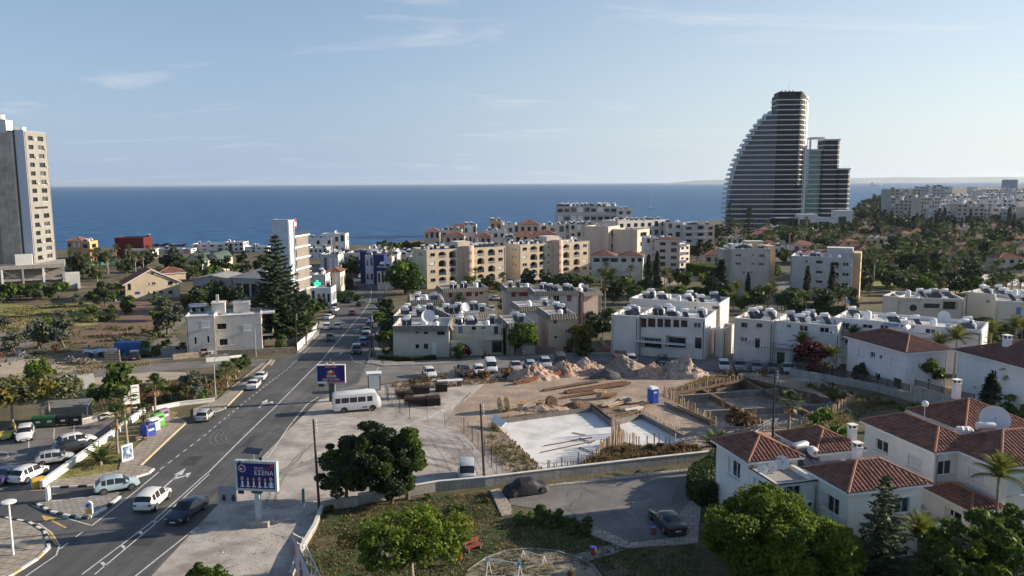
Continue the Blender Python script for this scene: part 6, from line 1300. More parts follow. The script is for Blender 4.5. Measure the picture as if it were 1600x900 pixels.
for k in range(22):x=-2.6+k*.24;mb.box(x,-1.2-.03*(k%2),.1,x+.24,1.2+.03*(k%2),2.2,cb)
mb.box(-2.62,-1.23,2.2,2.7,1.23,2.3,cb).build('body',t);MB().box(2.69,-1.1,.15,2.73,-.02,2.15,cb).box(2.69,.02,.15,2.73,1.1,2.15,cb).build('door',t)
p=gp(160,556);o=MB();r_=random.Random(4)
vs=[(-3+6*i/10,-1.2+2.4*j/4,1.3+.18*math.sin(i*1.3+j)-.4*abs(j-2)/2)for i in range(11)for j in range(5)];o.mesh(vs,[(i*5+j,(i+1)*5+j,(i+1)*5+j+1,i*5+j+1)for i in range(10)for j in range(4)],M('tarp_blue',(.45,.56,.68),rough=.5,var=.15));[o.box(x,-1,0,x+.8,1,1.0,M('crate_grey',(.2,.19,.18),var=.3))for x in(-2.8,-1.2,.6,2.0)];tag(o.build('covered_pile',None,(p.x,p.y,G(p.y)),rad(5)),'pale blue tarpaulin over stacked junk beside the pallets','rubbish')
p=gp(176,566);t=thing('pallet_stack','pale wooden pallets standing upright in the junk yard','pallet',(p.x,p.y,G(p.y)),rad(8))
for k in range(5):MB().box(-1.3,-.1,.2+k*.42,1.3,.1,.42+k*.42,M('pallet_pale',(.55,.42,.30),var=.25)).build('slat',t)
for x in(-1.2,-.4,.4,1.2):MB().box(x-.08,-.08,0,x+.08,.14,2.3,wood_d).build('slat',t)
for k,(px,py,w_,n_,l,ms)in enumerate(((110,567,2.6,40,'tangled scrap heap left of the tarpaulin',(steel,wood,black_m)),(135,568,2.4,40,'mixed timber scrap heap in front of the tarpaulin',(wood,steel,wood_d)),(25,595,3.0,50,'white building rubble pile at the left edge',(white_pl,steel,wood)),(38,558,1.8,14,'collapsed steel frame on the left dirt track',(steel,steel)),(195,562,1.4,16,'green and red scrap beside the parked dark car',(M('teal',(.05,.25,.2)),rust)),(90,577,.9,6,'pale wooden trestle by the concrete pad',(wood,)))):
 p=gp(px,py);mb=MB()
 for i in range(n_):q=Vector((rnd.gauss(0,w_*.45),rnd.gauss(0,w_*.22),0));q.z=max(.1,1.1-q.length*.4)*rnd.random();d_=Vector((rnd.uniform(-1,1),rnd.uniform(-1,1),rnd.uniform(-.3,.6)))*rnd.uniform(.3,1.1);mb.bar(q,q+d_,rnd.uniform(.05,.3),rnd.uniform(.03,.1),ms[i%len(ms)])
 tag(mb.build('scrap_heap',None,(p.x,p.y,G(p.y))),l,'rubbish')
car('suv',211,561,214,553,'black','dark car parked at the end of the blue container')
#  mid distance buildings
def BD(name,label,a,b,top,D,col,base=None,**k):
 """facade from (px, depth) a to b, roof line at survey row `top` above a"""
 A=at_depth(a[0],k.pop('pyb',420),a[1]);B_=at_depth(b[0],420,b[1]);z=min(G(A.y),G(B_.y))if base is None else base
 H=at_depth(a[0],top,a[1]).z-z;par=k.pop('parent',None)
 return Bld(name,label,'building' if 'cat' not in k else k.pop('cat'),A.xy,B_.xy,D,H,col,base=z,**k)
BEIGE=(.62,.515,.395);PINK=(.60,.43,.34);STONE=(.56,.52,.46);TAN=(.56,.49,.39);GREYW=(.60,.57,.53)
def arches(b,f,cols,n=4,top=1.15,st=3.05):
 for k in range(n):
  z1=b.H-top-st*k
  for u,w,kd in cols:
   if kd=='a':b.win(f,u-w/2,u+w/2,z1-2.05,z1+.4,'dark',1.5,arch=w*.36,sill=False,rail=('white',None,'glass')[(k+int(u))%3])
   elif kd=='s':b.win(f,u-w/2,u+w/2,z1-.75,z1,'dark')
   else:b.win(f,u-w/2,u+w/2,z1-1.15,z1,('win','shut','dark')[(k*2+int(u))%3])
ba=BD('apartment_block','beige apartment block with arched loggias and pink stair tower behind the round tree',(667,283),(790,299),391,13,BEIGE)
uu=lambda b,x,y=400:b.uz('f',x,y)[0]
arches(ba,'f',[(uu(ba,676),1.9,'w'),(uu(ba,691),3.0,'a'),(uu(ba,707),2.7,'a'),(uu(ba,718.5),.7,'s'),(uu(ba,751),2.9,'a'),(uu(ba,768),3.0,'a'),(uu(ba,782),1.9,'w')])
ba.rows('l',(4.5,6.2),[ba.H-2.4],.9,1.2,'dark');ba.finish();u0=uu(ba,729)
MB().lathe([(2.3,-2),(2.3,ba.H+.9)],18,render_).build('stair_tower',ba.root,(u0+.6,.3,0)).color=(*PINK,1);MB().box(u0-3.2,-.25,-2,u0-1.2,.5,ba.H+.1,render_).build('pier',ba.root).color=(*PINK,1)
for k in range(4):
 ob('window',window_mesh(1.2,1.1,'dark'),ba.root,(u0+.5,-2.0,ba.H-1.6-3.05*k));ob('window',window_mesh(.5,.6,'dark'),ba.root,(u0+3.6,-.03,ba.H-1.9-3.05*k))
stairbox(ba,u0-2,3,5,6,2.6);clutter(ba,12)
bb=BD('apartment_block','beige apartment block with arched loggias beside the white arcade',(812,305),(921,322),382.5,12,BEIGE)
arches(bb,'f',[(uu(bb,820),2.0,'w'),(uu(bb,834),3.2,'a'),(uu(bb,847),2.6,'a'),(uu(bb,857),.7,'s'),(uu(bb,885),3.0,'a'),(uu(bb,901),3.0,'a'),(uu(bb,914),1.9,'w')]);bb.rows('l',(3.2,5.4),[bb.H-2.4,bb.H-5.4,bb.H-8.4],.6,.8,'dark');bb.finish();u0=uu(bb,869)
MB().lathe([(2.3,-2),(2.3,bb.H+1.2)],18,render_).build('stair_tower',bb.root,(u0+.6,.3,0)).color=(*PINK,1)
for k in range(4):ob('window',window_mesh(1.2,1.1,'dark'),bb.root,(u0+.5,-2.0,bb.H-1.6-3.05*k));ob('window',window_mesh(.5,.6,'dark'),bb.root,(u0+3.5,-.03,bb.H-1.9-3.05*k))
stairbox(bb,u0-2.5,3,6,6,2.8);clutter(bb,11)
tw=BD('office_tower','slim white tower with a red and white rooftop sign beside the tall pine',(429,236),(453,231),343,2.2,(.58,.64,.72),pyb=450)
tw.finish(roof=True);w2=BD('office_tower','x',(460,234.5),(484,246),371,4.0,(.24,.215,.19),pyb=450);lx,hx=w2.L,w2.H
for k in range(5):
 z=w2.H-3.3*k;w2.win('f',.3,2.6,z-3.0,z-.5,'dark',1.2,sill=False,rail='glass')
w2.finish();
for c in list(w2.root.children):
 c.parent=tw.root
 off=Matrix.Translation((tw.A.x,tw.A.y,tw.z))@Matrix.Rotation(tw.ang,4,'Z');o2=Matrix.Translation((w2.A.x,w2.A.y,w2.z))@Matrix.Rotation(w2.ang,4,'Z')
 m_=off.inverted()@o2@Matrix.LocRotScale(c.location,c.rotation_euler,c.scale);c.location,q_,c.scale=m_.decompose();c.rotation_euler=q_.to_euler()
bpy.data.objects.remove(w2.root);rel=w2.ang-tw.ang;o2=(w2.A-tw.A);ox,oy=o2.dot(tw.e1),o2.dot(tw.e2)
for k in range(6):z=hx-3.3*k;MB().box(-.4,-.35,z-.35,lx+.5,4.2,z+.1,white_pl).build('floor_slab',tw.root,(ox,oy,0),rel)
MB().box(-.6,-.5,-1,.35,.4,hx+3,white_pl).build('column',tw.root,(ox,oy,0),rel);MB().box(.3,-.2,hx+.1,lx,-.15,hx+1.1,glass_b).build('glass_railing',tw.root,(ox,oy,0),rel)
MB().box(-.05,-.45,tw.H-2.6,2.2,-.35,tw.H+.15,pr['red']).build('sign_panel',tw.root,(ox,oy,0),rel);MB().box(0,-.5,tw.H-1.9,2.1,-.455,tw.H-.75,pr['white']).build('sign_band',tw.root,(ox,oy,0),rel)
lv=MB().box(-2.6,1.0,-2,-.003,7,tw.H-4.5,render_).build('side_wing',tw.root);lv.color=(.52,.50,.52,1)
for k in range(6):ob('window',window_mesh(.9,1.1,'dark'),tw.root,(-1.3,.96,tw.H-6.2-3.3*k))
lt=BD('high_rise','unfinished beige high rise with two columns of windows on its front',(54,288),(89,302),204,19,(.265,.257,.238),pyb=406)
H_=lt.H
_,zz0=lt.uz('f',50,215)
for k in range(15):
 y_=215.5+14.0*k-.045*k*k;u1,z1=lt.uz('f',48+.85*k,y_)
 if k==8:lt.win('f',lt.L*.2,lt.L*.8,z1-.5,z1+.3,'hole',.4,sill=False);continue
 lt.win('f',lt.L*.16,lt.L*.37,z1-.9,z1+.7,'dark',.3);lt.win('f',lt.L*.58,lt.L*.84,z1-.9,z1+.8,'win' if k%3 else 'dark',.3)
 for u in(3,5.2):lt.win('r',u,u+.8,z1-.8,z1+.5,'dark')
 MB().box(lt.L,7.5,z1-1.3,lt.L+1.3,10.5,z1-1.1,concrete).box(lt.L+1.22,7.5,z1-1.1,lt.L+1.28,10.5,z1-.2,glass_b).build('balcony',lt.root)
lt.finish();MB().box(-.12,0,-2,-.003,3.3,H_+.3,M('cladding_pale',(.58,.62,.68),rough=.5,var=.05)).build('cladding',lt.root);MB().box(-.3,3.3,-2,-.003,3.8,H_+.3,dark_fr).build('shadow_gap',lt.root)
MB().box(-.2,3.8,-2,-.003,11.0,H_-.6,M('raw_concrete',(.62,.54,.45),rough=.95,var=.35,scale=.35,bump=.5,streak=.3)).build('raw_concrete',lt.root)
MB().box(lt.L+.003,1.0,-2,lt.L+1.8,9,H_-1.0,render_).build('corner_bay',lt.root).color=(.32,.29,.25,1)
mb=MB()
for k in range(34):mb.bar((-1.0,4.0,k*1.9),(-1.0,11,k*1.9),.06,.06,steel)
for k in range(7):mb.bar((-1.0,4.0+k*1.15,-1),(-1.0,4.0+k*1.15,H_-.5),.07,.07,steel)
mb.build('scaffold',lt.root)
stairbox(lt,-.2,6,4,5,4.2,col=(.72,.72,.72));stairbox(lt,4.4,3,2.2,3,2.0,col=(.72,.72,.72));MB().lathe([(1.3,0),(1.3,1.6)],14,tank_w).build('tank',lt.root,(.6,8,H_+4));MB().cyl((1.8,8,H_+3),(1.8,8,H_+9),.06,5,steel).build('aerial',lt.root)
MB().box(-7,19,-2,4,30,H_*.78,render_).build('rear_wing',lt.root).color=(.47,.46,.45,1)
for k in range(12):ob('window',window_mesh(1.2,1.4,'dark'),lt.root,(-5.5,18.95,H_*.78-3-3.2*k));MB().box(-8.4,17.6,H_*.78-4.2-3.2*k,-5,19,H_*.78-4-3.2*k,concrete).build('balcony',lt.root)
a,b=gp(-30,460),gp(104,452);d=b-a;L=d.length;pd=thing('podium','open concrete podium of the unfinished high rise behind the olive bushes','building',(a.x,a.y,G(a.y)),math.atan2(d.y,d.x))
for z,nm in((0,0),(4.4,1),(8.6,2)):MB().box(0,0,z-.5,L,20,z+(.9 if z>8 else .15),concrete).build('floor_slab',pd)
n=5
for k in range(n):x=.4+(L-.9)*k/(n-1);MB().box(x-.3,-.12,-1,x+.3,.5,8.1,white_pl if k%2 else concrete).build('column',pd)
for k in range(n-1):
 x0,x1=.4+(L-.9)*k/(n-1)+.5,.4+(L-.9)*(k+1)/(n-1)-.5
 for z in(.15,4.55):
  MB().box(x0,3.5,z,x1,3.6,z+3.3,M('podium_back',(.30,.27,.24),var=.3)).build('back_wall',pd);g=MB().box(x0,.1,z+.9,x1,.16,z+1.0,steel)
  for q in range(6):g.box(x0+(x1-x0)*q/5-.03,.1,z,x0+(x1-x0)*q/5+.03,.16,z+.95,steel)
  if(k+int(z))%2:g.bar((x0,.3,z),(x1,.3,z+3),.12,.12,concrete);g.bar((x0,.35,z+3),(x1,.35,z),.12,.12,concrete)
  g.build('railing',pd)
MB().box(L*.42,1,9.5,L*.62,4,13.2,render_).build('site_cabin',pd).color=(.7,.7,.68,1);MB().box(L-1,1.0,-1,L+4.5,8,5.5,render_).build('side_block',pd).color=(.62,.60,.57,1)
a,b=gp(293,558),gp(338,556);gh=Bld('house','weathered grey two storey block with roof rooms left of the tall Norfolk pine','house',a,b,9,5.6,GREYW,roofm=roofwhite,parapet=.3)
gh.H=gh.uz('f',293,495)[1];gh.pwin('f',314,502,328,512,kind='shut',depth=.05);gh.pwin('f',303,527,308,538);gh.pwin('f',323,525,328,536);gh.pwin('f',300,546,311,554,kind='shut');gh.pwin('f',313,545,324,553,kind='dark');gh.finish()
g2=Bld('','','',None,None,8,gh.H-.35,GREYW,L=8.2,parent=gh,off=(gh.L-.003,1.5),parapet=.3);g2.pwin('f',339,506,354,514,kind='dark');g2.pwin('f',343,530,356,539,kind='dark');g2.pwin('f',361,529,366,538,kind='shut');g2.pwin('f',380,508,391,517,kind='shut',depth=.04);g2.win('r',1,5,3.0,5.0,'dark',1.5,sill=False,rail='wall');g2.finish()
MB().box(8.2,1.5,2.75,10.2,6.5,2.95,concrete).box(10.1,1.5,2.95,10.2,6.5,3.8,concrete).box(8.2,1.5,gh.H-.6,10.6,8,gh.H-.35,roofwhite).build('balcony',gh.root,(gh.L,1.5,0))
stairbox(gh,4.2,4.5,2.4,3,1.9,'roof_room');stairbox(g2,3.0,4.5,3.0,2.8,2.0,'roof_room');MB().box(5.0,5.0,gh.H+1.6,5.5,5.5,gh.H+3.2,render_).build('chimney',gh.root).color=(*GREYW,1)
for x in(.9,2.4):h=ob('solar_heater',HEAT[0],gh.root,(x,6.5,gh.H-.3),rad(180));ob('water_tank',TANK_S,h,(0,.6,1.5),0,1.1)
a,b=gp(197,470),gp(281,464);oh=Bld('house','cream gable house with palm shadows on its wall, left of the hangars','house',a,b,11,5.2,(.62,.52,.37));L=oh.L;pk=oh.uz('f',237,421)[1];ev=oh.uz('f',197,443)[1];oh.H=ev
for x0,y0,x1,y1,k in((231,440,234,446,'win'),(237,441,243,445,'win'),(262,440,270,445,'dark'),(231,456,234,460,'win'),(239,455,243,460,'dark'),(249,455,255,459,'win'),(263,454,270,459,'dark'),(199,443,205,453,'dark')):oh.pwin('f',x0,y0,x1,y1,kind=k)
oh.finish(roof=False);m_=L*.48
g=MB().mesh([(0,0,ev),(L,0,ev),(m_,0,pk),(0,11,ev),(L,11,ev),(m_,11,pk)],[(0,1,2),(4,3,5)],render_).build('gable',oh.root);g.color=(.62,.52,.37,1)
rf=MB();roof_plane(rf,(-.8,11.4,ev-.5),(-.8,-.5,ev-.5),(m_,11.4,pk+.1),(m_,-.5,pk+.1),tile_m,.5,0,.08,3);roof_plane(rf,(L+.8,-.5,ev-.5),(L+.8,11.4,ev-.5),(m_,-.5,pk+.1),(m_,11.4,pk+.1),tile_m,.5,0,.08,3);rf.build('roof_tiles',oh.root,kind='stuff')
v=MB();v.bar((-.8,-.52,ev-.55),(m_,-.52,pk+.05),.06,.3,white_pl);v.bar((m_,-.52,pk+.05),(L+.8,-.52,ev-.55),.06,.3,white_pl);v.build('barge_board',oh.root)
MB().box(-3.0,0,-1,-.003,8,.1,concrete).box(-3.2,-.3,ev-1.9,0,8,ev-1.7,tile_d).box(-3.1,-.1,0,-2.9,.1,ev-1.9,white_pl).build('porch',oh.root);sp=oh.uz('f',215,458);MB().box(sp[0]-.7,-.05,sp[1]-.4,sp[0]+.7,-.01,sp[1]+.5,blue_m).build('sign_panel',oh.root)
dm=MB();c_=oh.uz('f',238,427);disc(dm,c_[0],c_[1],.45,.45,dark_fr,-.03);dm.build('round_window',oh.root)
MB().box(L*.62,2,ev,L+2.6,10.5,ev+2.4,render_).build('rear_wing',oh.root).color=(.62,.50,.36,1);hip_roof(oh.root,L*.6,1.6,L+3.0,10.9,ev+2.4,20,tile_m,'mid')
a,b=gp(615,558),gp(702,557.5);ch=Bld('house','plain stone coloured corner house with a grey tiled parapet at the side road','house',a,b,9,5,STONE,roofm=roofwhite,parapet=.6);ch.H=ch.uz('f',615,510)[1]
for q in((649,515.5,655,521),(662,515,669,522),(683,514,695,523.5),(649,538,655,544),(662,537,669,545)):ch.pwin('f',*q,kind='dark')
ch.pwin('f',675,536,682,553,kind='door_white',depth=.05);ch.finish();mt_=M('mansard',(.20,.18,.155),rough=.9,var=.3,scale=2)
def mansard(b,h=.9):
 L,D=b.L,b.D;mb=MB();z0,z1=b.H-h,b.H+.1
 for(x0,y0,x1,y1,nx,ny)in((0,0,L,0,0,-1),(L,0,L,D,1,0),(L,D,0,D,0,1),(0,D,0,0,-1,0)):roof_plane(mb,(x0+nx*.7,y0+ny*.7,z0),(x1+nx*.7,y1+ny*.7,z0),(x0+nx*.02,y0+ny*.02,z1),(x1+nx*.02,y1+ny*.02,z1),mt_,.5,0,.06,3)
 mb.build('roof_tiles',b.root,(b.ox,b.oy,0),kind='stuff')
mansard(ch);clutter(ch,5,s=.9);ob('satellite_dish',DISH_B,ch.root,(6.0,4.5,ch.H-.5),rad(10),1.3)
cw=Bld('','','',None,None,8,ch.H-.4,(.58,.55,.42),L=9.8,parent=ch,off=(ch.L+.003,2.5),parapet=.5)
for x0,y0,x1,y1,k in((716,510,723,521,'door_blue'),(737,508,743.5,515.5,'dark'),(752,508,758.5,515,'win'),(772,508,778.5,522,'door_brown'),(746,534,752.5,548,'door_white'),(768,532,792,552,'dark')):cw.pwin('f',x0,y0,x1,y1,kind=k,**(dict(depth=1.2,sill=False)if x0==768 else{}))
cw.finish();clutter(cw,6,s=.9);MB().box(6.4,-1.5,2.9,9.8,0,3.0,render_).box(6.4,-1.5,3.0,9.8,-1.38,3.8,render_).build('balcony',ch.root,(cw.ox,cw.oy,0)).color=(.58,.55,.46,1);MB().mesh([(.2,-1.5,2.9),(4.6,-1.5,2.9),(6.2,-1.5,1.0),(6.2,-1.5,0),(.2,-1.5,0),(.2,-1.35,2.9),(4.6,-1.35,2.9),(6.2,-1.35,1.0),(6.2,-1.35,0),(.2,-1.35,0)],[(0,1,2,3,4),(0,5,6,1),(1,6,7,2)],render_).build('stair_wall',ch.root,(cw.ox,cw.oy,0)).color=(.56,.54,.44,1)
def rowhouse(name,label,a,b,top,D,col,wins=(),n=6,base=None,mans=True,clut=1.0,**k):
 w=BD(name,label,a,b,top,D,col,base=base,cat='house',**k)
 for q in wins:w.pwin(*q[:5],**(q[5]if len(q)>5 else{}))
 w.finish()
 if mans:mansard(w)
 clutter(w,n,s=clut);return w
rowhouse('house','grey brown house behind the round street tree, with a tiled parapet',(793,144),(836,145),506,9,(.46,.41,.35),[('f',820,515,826,523,dict(kind='dark')),('f',803,535,812,552,dict(kind='dark'))],4)
rowhouse('house','tan house left of the orange flowering tree',(858,147),(900,148),492,9,(.60,.47,.36),[('f',865,500,870,506,dict(kind='dark')),('f',866,525,871,529),('f',884,515,890,521)],4)
rowhouse('row_house','long low house crowded with solar tanks along the road',(613,160),(674,160),494,12,(.50,.47,.42),[('f',630,503,636,508)],13,clut=.9)
rowhouse('row_house','flat roofed house with tanks behind the corner house',(700,158),(775,162),492,9,STONE,[],8)
rowhouse('row_house','pinkish row house with red shutters and doors',(690,205),(762,208),452,8,(.62,.50,.44),[('f',701,455,707,465,dict(kind='door_red')),('f',718,455,722,459),('f',728,457,737,463,dict(kind='door_red')),('f',742,456,747,463,dict(kind='door_red')),('f',749,456,755,460,dict(kind='door_red'))],7)
rowhouse('row_house','roof full of white tanks between the red shuttered row and the road',(640,183),(690,184),470,10,(.50,.47,.43),[],10,clut=.9)
rowhouse('row_house','grey row house with maroon shutters beside the palm',(790,200),(835,201),450,8,(.44,.42,.40),[('f',799,457,806,464,dict(kind='door_red')),('f',811,457,825,463,dict(kind='door_red')),('f',799,473,806,479,dict(kind='door_red'))],5)
rowhouse('row_house','white row house with grey bays under a roof of tanks',(834,185),(904,186),456,9,(.50,.49,.47),[('f',842,461,855,472,dict(kind='patio')),('f',861,461,874,471,dict(kind='patio')),('f',886,461,893,471,dict(kind='door_magenta'))],9)
rowhouse('row_house','pink gabled row house behind the orange tree',(910,186),(940,188),457,8,(.58,.45,.38),[],3)
rowhouse('row_house','white roofed low house in the middle of the estate',(812,168),(880,170),480,8,(.60,.59,.57),[],7)
fl=BD('apartment_building','white two storey flats with brown bay doors behind a clipped hedge',(1000,143),(1104,138),492,10,(.66,.63,.59));z2=3.2
for x0,x1 in((1001,1010),(1012,1024),(1027,1036),(1038,1048),(1052,1061),(1064,1074)):fl.pwin('f',x0,497,x1,512,kind='door_brown',depth=.5,sill=False)
fl.pwin('f',1084,504,1095,513,kind='blue');fl.pwin('f',1076,526,1084,536,kind='shut');fl.pwin('f',1086,527,1096,545,kind='dark');fl.pwin('f',1040,524,1072,545,kind='dark',depth=1.0,sill=False);fl.pwin('f',1002,526,1034,545,kind='dark',depth=1.0,sill=False);fl.win('r',2.5,3.3,1.2,2.0);fl.win('r',5,5.8,1.2,2.0)
fl.finish();mb=MB().box(-.5,-1.3,2.75,8.7,-.003,2.9,coping);mb.build('balcony',fl.root)
for k in range(18):MB().box(-.4+k*.53,-1.28,2.9,-.36+k*.53,-1.24,3.7,blue_m if k>9 else white_pl).build('baluster',fl.root)
f2=Bld('','','',None,None,10,fl.H-.2,(.66,.63,.59),L=5.0,parent=fl,off=(-5.003,-.8));f2.finish();clutter(fl,8,s=.95);clutter(f2,3)
fb=BD('apartment_building','white rear flats with blue tinted roof parapets',(985,158),(1126,150),466,9,(.68,.66,.62));fb.pwin('f',1113,478,1123,483,kind='dark');fb.pwin('f',1085,479,1092,485,kind='dark');fb.finish();clutter(fb,10);fs=BD('annex','small white lean-to at the end of the flats',(1118,141),(1134,140),513,6,(.66,.62,.55));fs.finish()
r1=BD('terraced_flats','cream two storey flats with a blue railed outside stair',(1150,137),(1211,133.5),497,9,(.64,.59,.53))
for q in((1158,504,1168,512),(1182,505,1191,512)):r1.pwin('f',*q,kind='dark')
r1.pwin('f',1157,526,1168,535,kind='blue');r1.pwin('f',1180,528,1187,544,kind='dark');r1.finish();clutter(r1,5)
r2=Bld('','','',None,None,9,r1.H,(.70,.68,.65),L=10.2,parent=r1,off=(r1.L+.003,.6));
for q in((1229,506,1236,513),(1249,508,1262,518),(1281,511,1295,520.5),(1248,531,1261,540)):r2.pwin('f',*q,kind='win')
r2.pwin('f',1212,503,1223,516,kind='door_white');r2.win('f',.7,2.0,.1,2.2,'door_green');r2.finish();clutter(r2,5)
st=MB();
for k in range(11):st.box(3.4,-.3-(10-k)*.27-.27,0,4.4,-.3-(10-k)*.27,.27*(k+1),concrete)
st.box(.1,-1.3,2.8,4.4,-.05,2.95,concrete);st.build('stair',r1.root,(r2.ox,r2.oy,0));rl=MB()
for x in(3.35,4.45):rl.bar((x,-3.2,.9),(x,-.3,3.9),.05,.12,blue_m)
rl.bar((.1,-1.3,3.85),(3.3,-1.3,3.85),.05,.08,blue_m);[rl.box(.1+k*.32,-1.32,2.95,.14+k*.32,-1.28,3.85,blue_m)for k in range(11)];rl.build('stair_rail',r1.root,(r2.ox,r2.oy,0))
r3=BD('terraced_flats','long white flats with blue awnings and balcony rails',(1306,134),(1541,121),496,9,(.74,.74,.75))
for x0,y0,x1,y1,k in((1314,504,1327,512,'win'),(1348,506,1363,514,'win'),(1375,507,1388,515,'win'),(1391,509,1401,524,'door_white'),(1407,507,1415,513,'win'),(1421,508,1429,514,'win'),(1446,513,1461,522,'win'),(1480,515,1490,519,'dark'),(1515,520,1530,524,'win'),(1320,530,1330,538,'win')):r3.pwin('f',x0,y0,x1,y1,kind=k)
r3.finish();clutter(r3,11)
for x0,x1,y_ in((1382,1406,504),(1492,1505,512)):a_,b_=r3.uz('f',x0,y_),r3.uz('f',x1,y_);MB().mesh([(a_[0],-.02,a_[1]),(b_[0],-.02,a_[1]),(b_[0],-1.1,a_[1]-.35),(a_[0],-1.1,a_[1]-.35)],[(0,1,2,3)],M('awning',(.22,.30,.42),rough=.8,var=.1)).build('awning',r3.root)
for x0,x1,y_ in((1378,1402,524),(1404,1452,524)):a_,b_=r3.uz('f',x0,y_),r3.uz('f',x1,y_);g=MB().box(a_[0],-1.2,a_[1]-.2,b_[0],-.003,a_[1],coping);[g.box(a_[0]+.3*k,-1.2,a_[1],a_[0]+.3*k+.04,-1.16,a_[1]+.85,blue_m)for k in range(int((b_[0]-a_[0])/.3))];g.box(a_[0],-1.2,a_[1]+.85,b_[0],-1.14,a_[1]+.92,blue_m);g.build('balcony',r3.root)
b1=BD('apartment_block','grey beige block with an end wall coloured as sunlit orange left of the twin cypresses',(1143,262),(1203,262),389,11,(.54,.49,.44))
for q in((1150,397,1158,401),(1186.5,397,1194.5,402),(1149,410,1157.5,414),(1186,411,1194,415),(1161,424,1164,428),(1173,424,1176,427)):b1.pwin('f',*q,kind='blue')
for q in((1175,397,1178,399.5),(1174,411,1177.5,413)):b1.pwin('f',*q,kind='dark')
for k in range(3):z=b1.H-2.9-3.1*k;b1.win('r',5.5,7.6,z-.2,z+1.7,'dark',1.1,arch=.8,sill=False,rail='wall')
b1.finish();b1.col=(.56,.40,.26);MB().box(b1.L+.003,3.0,-2,b1.L+2.6,10.9,b1.H+.6,render_).build('bay',b1.root).color=(.60,.42,.26,1)  # orange of the end bay is low sunlight put into its wall colour
for k in range(3):ob('window',window_mesh(1.6,1.8,'dark'),b1.root,(b1.L+2.65,6.5,b1.H-2.2-3.1*k),math.pi/2)
stairbox(b1,6.5,7,6,3.5,2.4);clutter(b1,9);MB().box(-2.4,2,-2,-.003,9,b1.H-.3,render_).build('bay',b1.root).color=(.46,.42,.39,1)
b2=BD('apartment_block','grey block with arched loggias behind the two tall cypresses',(1235,258),(1332,250),400,12,(.50,.48,.47))
for q in((1275,407,1285,412),(1275,423,1285,427),(1275,438,1285,442)):b2.pwin('f',*q,kind='dark')
for q in((1317,410,1326,416),(1316,426,1326,432)):b2.pwin('f',*q,kind='blue')
b2.pwin('f',1315,442,1325,449);b2.pwin('f',1258,407,1262,410,kind='dark')
for y_ in(409,425,441):a_,b_=b2.uz('f',1296,y_+11),b2.uz('f',1312,y_);b2.win('f',a_[0],b_[0],a_[1],b_[1],'dark',1.2,arch=1.0,sill=False,rail='white')
for k in range(3):b2.win('r',3,4.4,b2.H-2.6-3.1*k,b2.H-1.8-3.1*k,'dark',sill=False)
b2.finish();stairbox(b2,b2.L*.56,6,b2.L*.42,5,3.0);clutter(b2,8)
for q in((1278,416),(1278,431),(1278,446),(1319,419),(1319,435)):u,z=b2.uz('f',*q);ob('air_conditioner',AIRCON,b2.root,(u,-.35,z-.3))
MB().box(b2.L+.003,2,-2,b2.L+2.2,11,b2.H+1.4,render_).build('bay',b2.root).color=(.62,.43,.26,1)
for k in range(3):ob('window',window_mesh(1.3,.9,'dark'),b2.root,(b2.L+2.25,5.5,b2.H-1.2-3.1*k),math.pi/2)
sh=BD('house','stone coloured house with painted lettering and tanks behind the white flats',(1408,158),(1510,155),465,9,(.48,.45,.40));sh.pwin('f',1444,474,1468,482,kind='dark');sh.pwin('f',1474,470,1496,484,kind='dark',depth=1.0,sill=False);sh.finish();clutter(sh,7)
u,z=sh.uz('f',1426,470);ob('lettering',text_mesh('ΑΓΙΟΣ ΤΥΧΩΝ',.5,dark_fr),sh.root,(u,-.02,z));dm=MB();u,z=sh.uz('f',1427,481);disc(dm,u,z,.7,.7,black_m,-.02);dm.build('emblem',sh.root);s2=BD('annex','grey annex with a pergola left of the lettered house',(1382,160),(1407,158),462,8,(.44,.42,.39));s2.finish()
rowhouse('row_house','pale row of flats behind the palms at the right',(1512,168),(1600,160),456,9,(.50,.49,.46),[('f',1540,468,1546,474),('f',1570,470,1577,480,dict(kind='door_blue'))],6,mans=False);rowhouse('house','beige house with a blue door at the right frame edge',(1560,150),(1640,146),470,10,(.58,.53,.46),[('f',1588,480,1595,492,dict(kind='door_blue'))],2,mans=False)
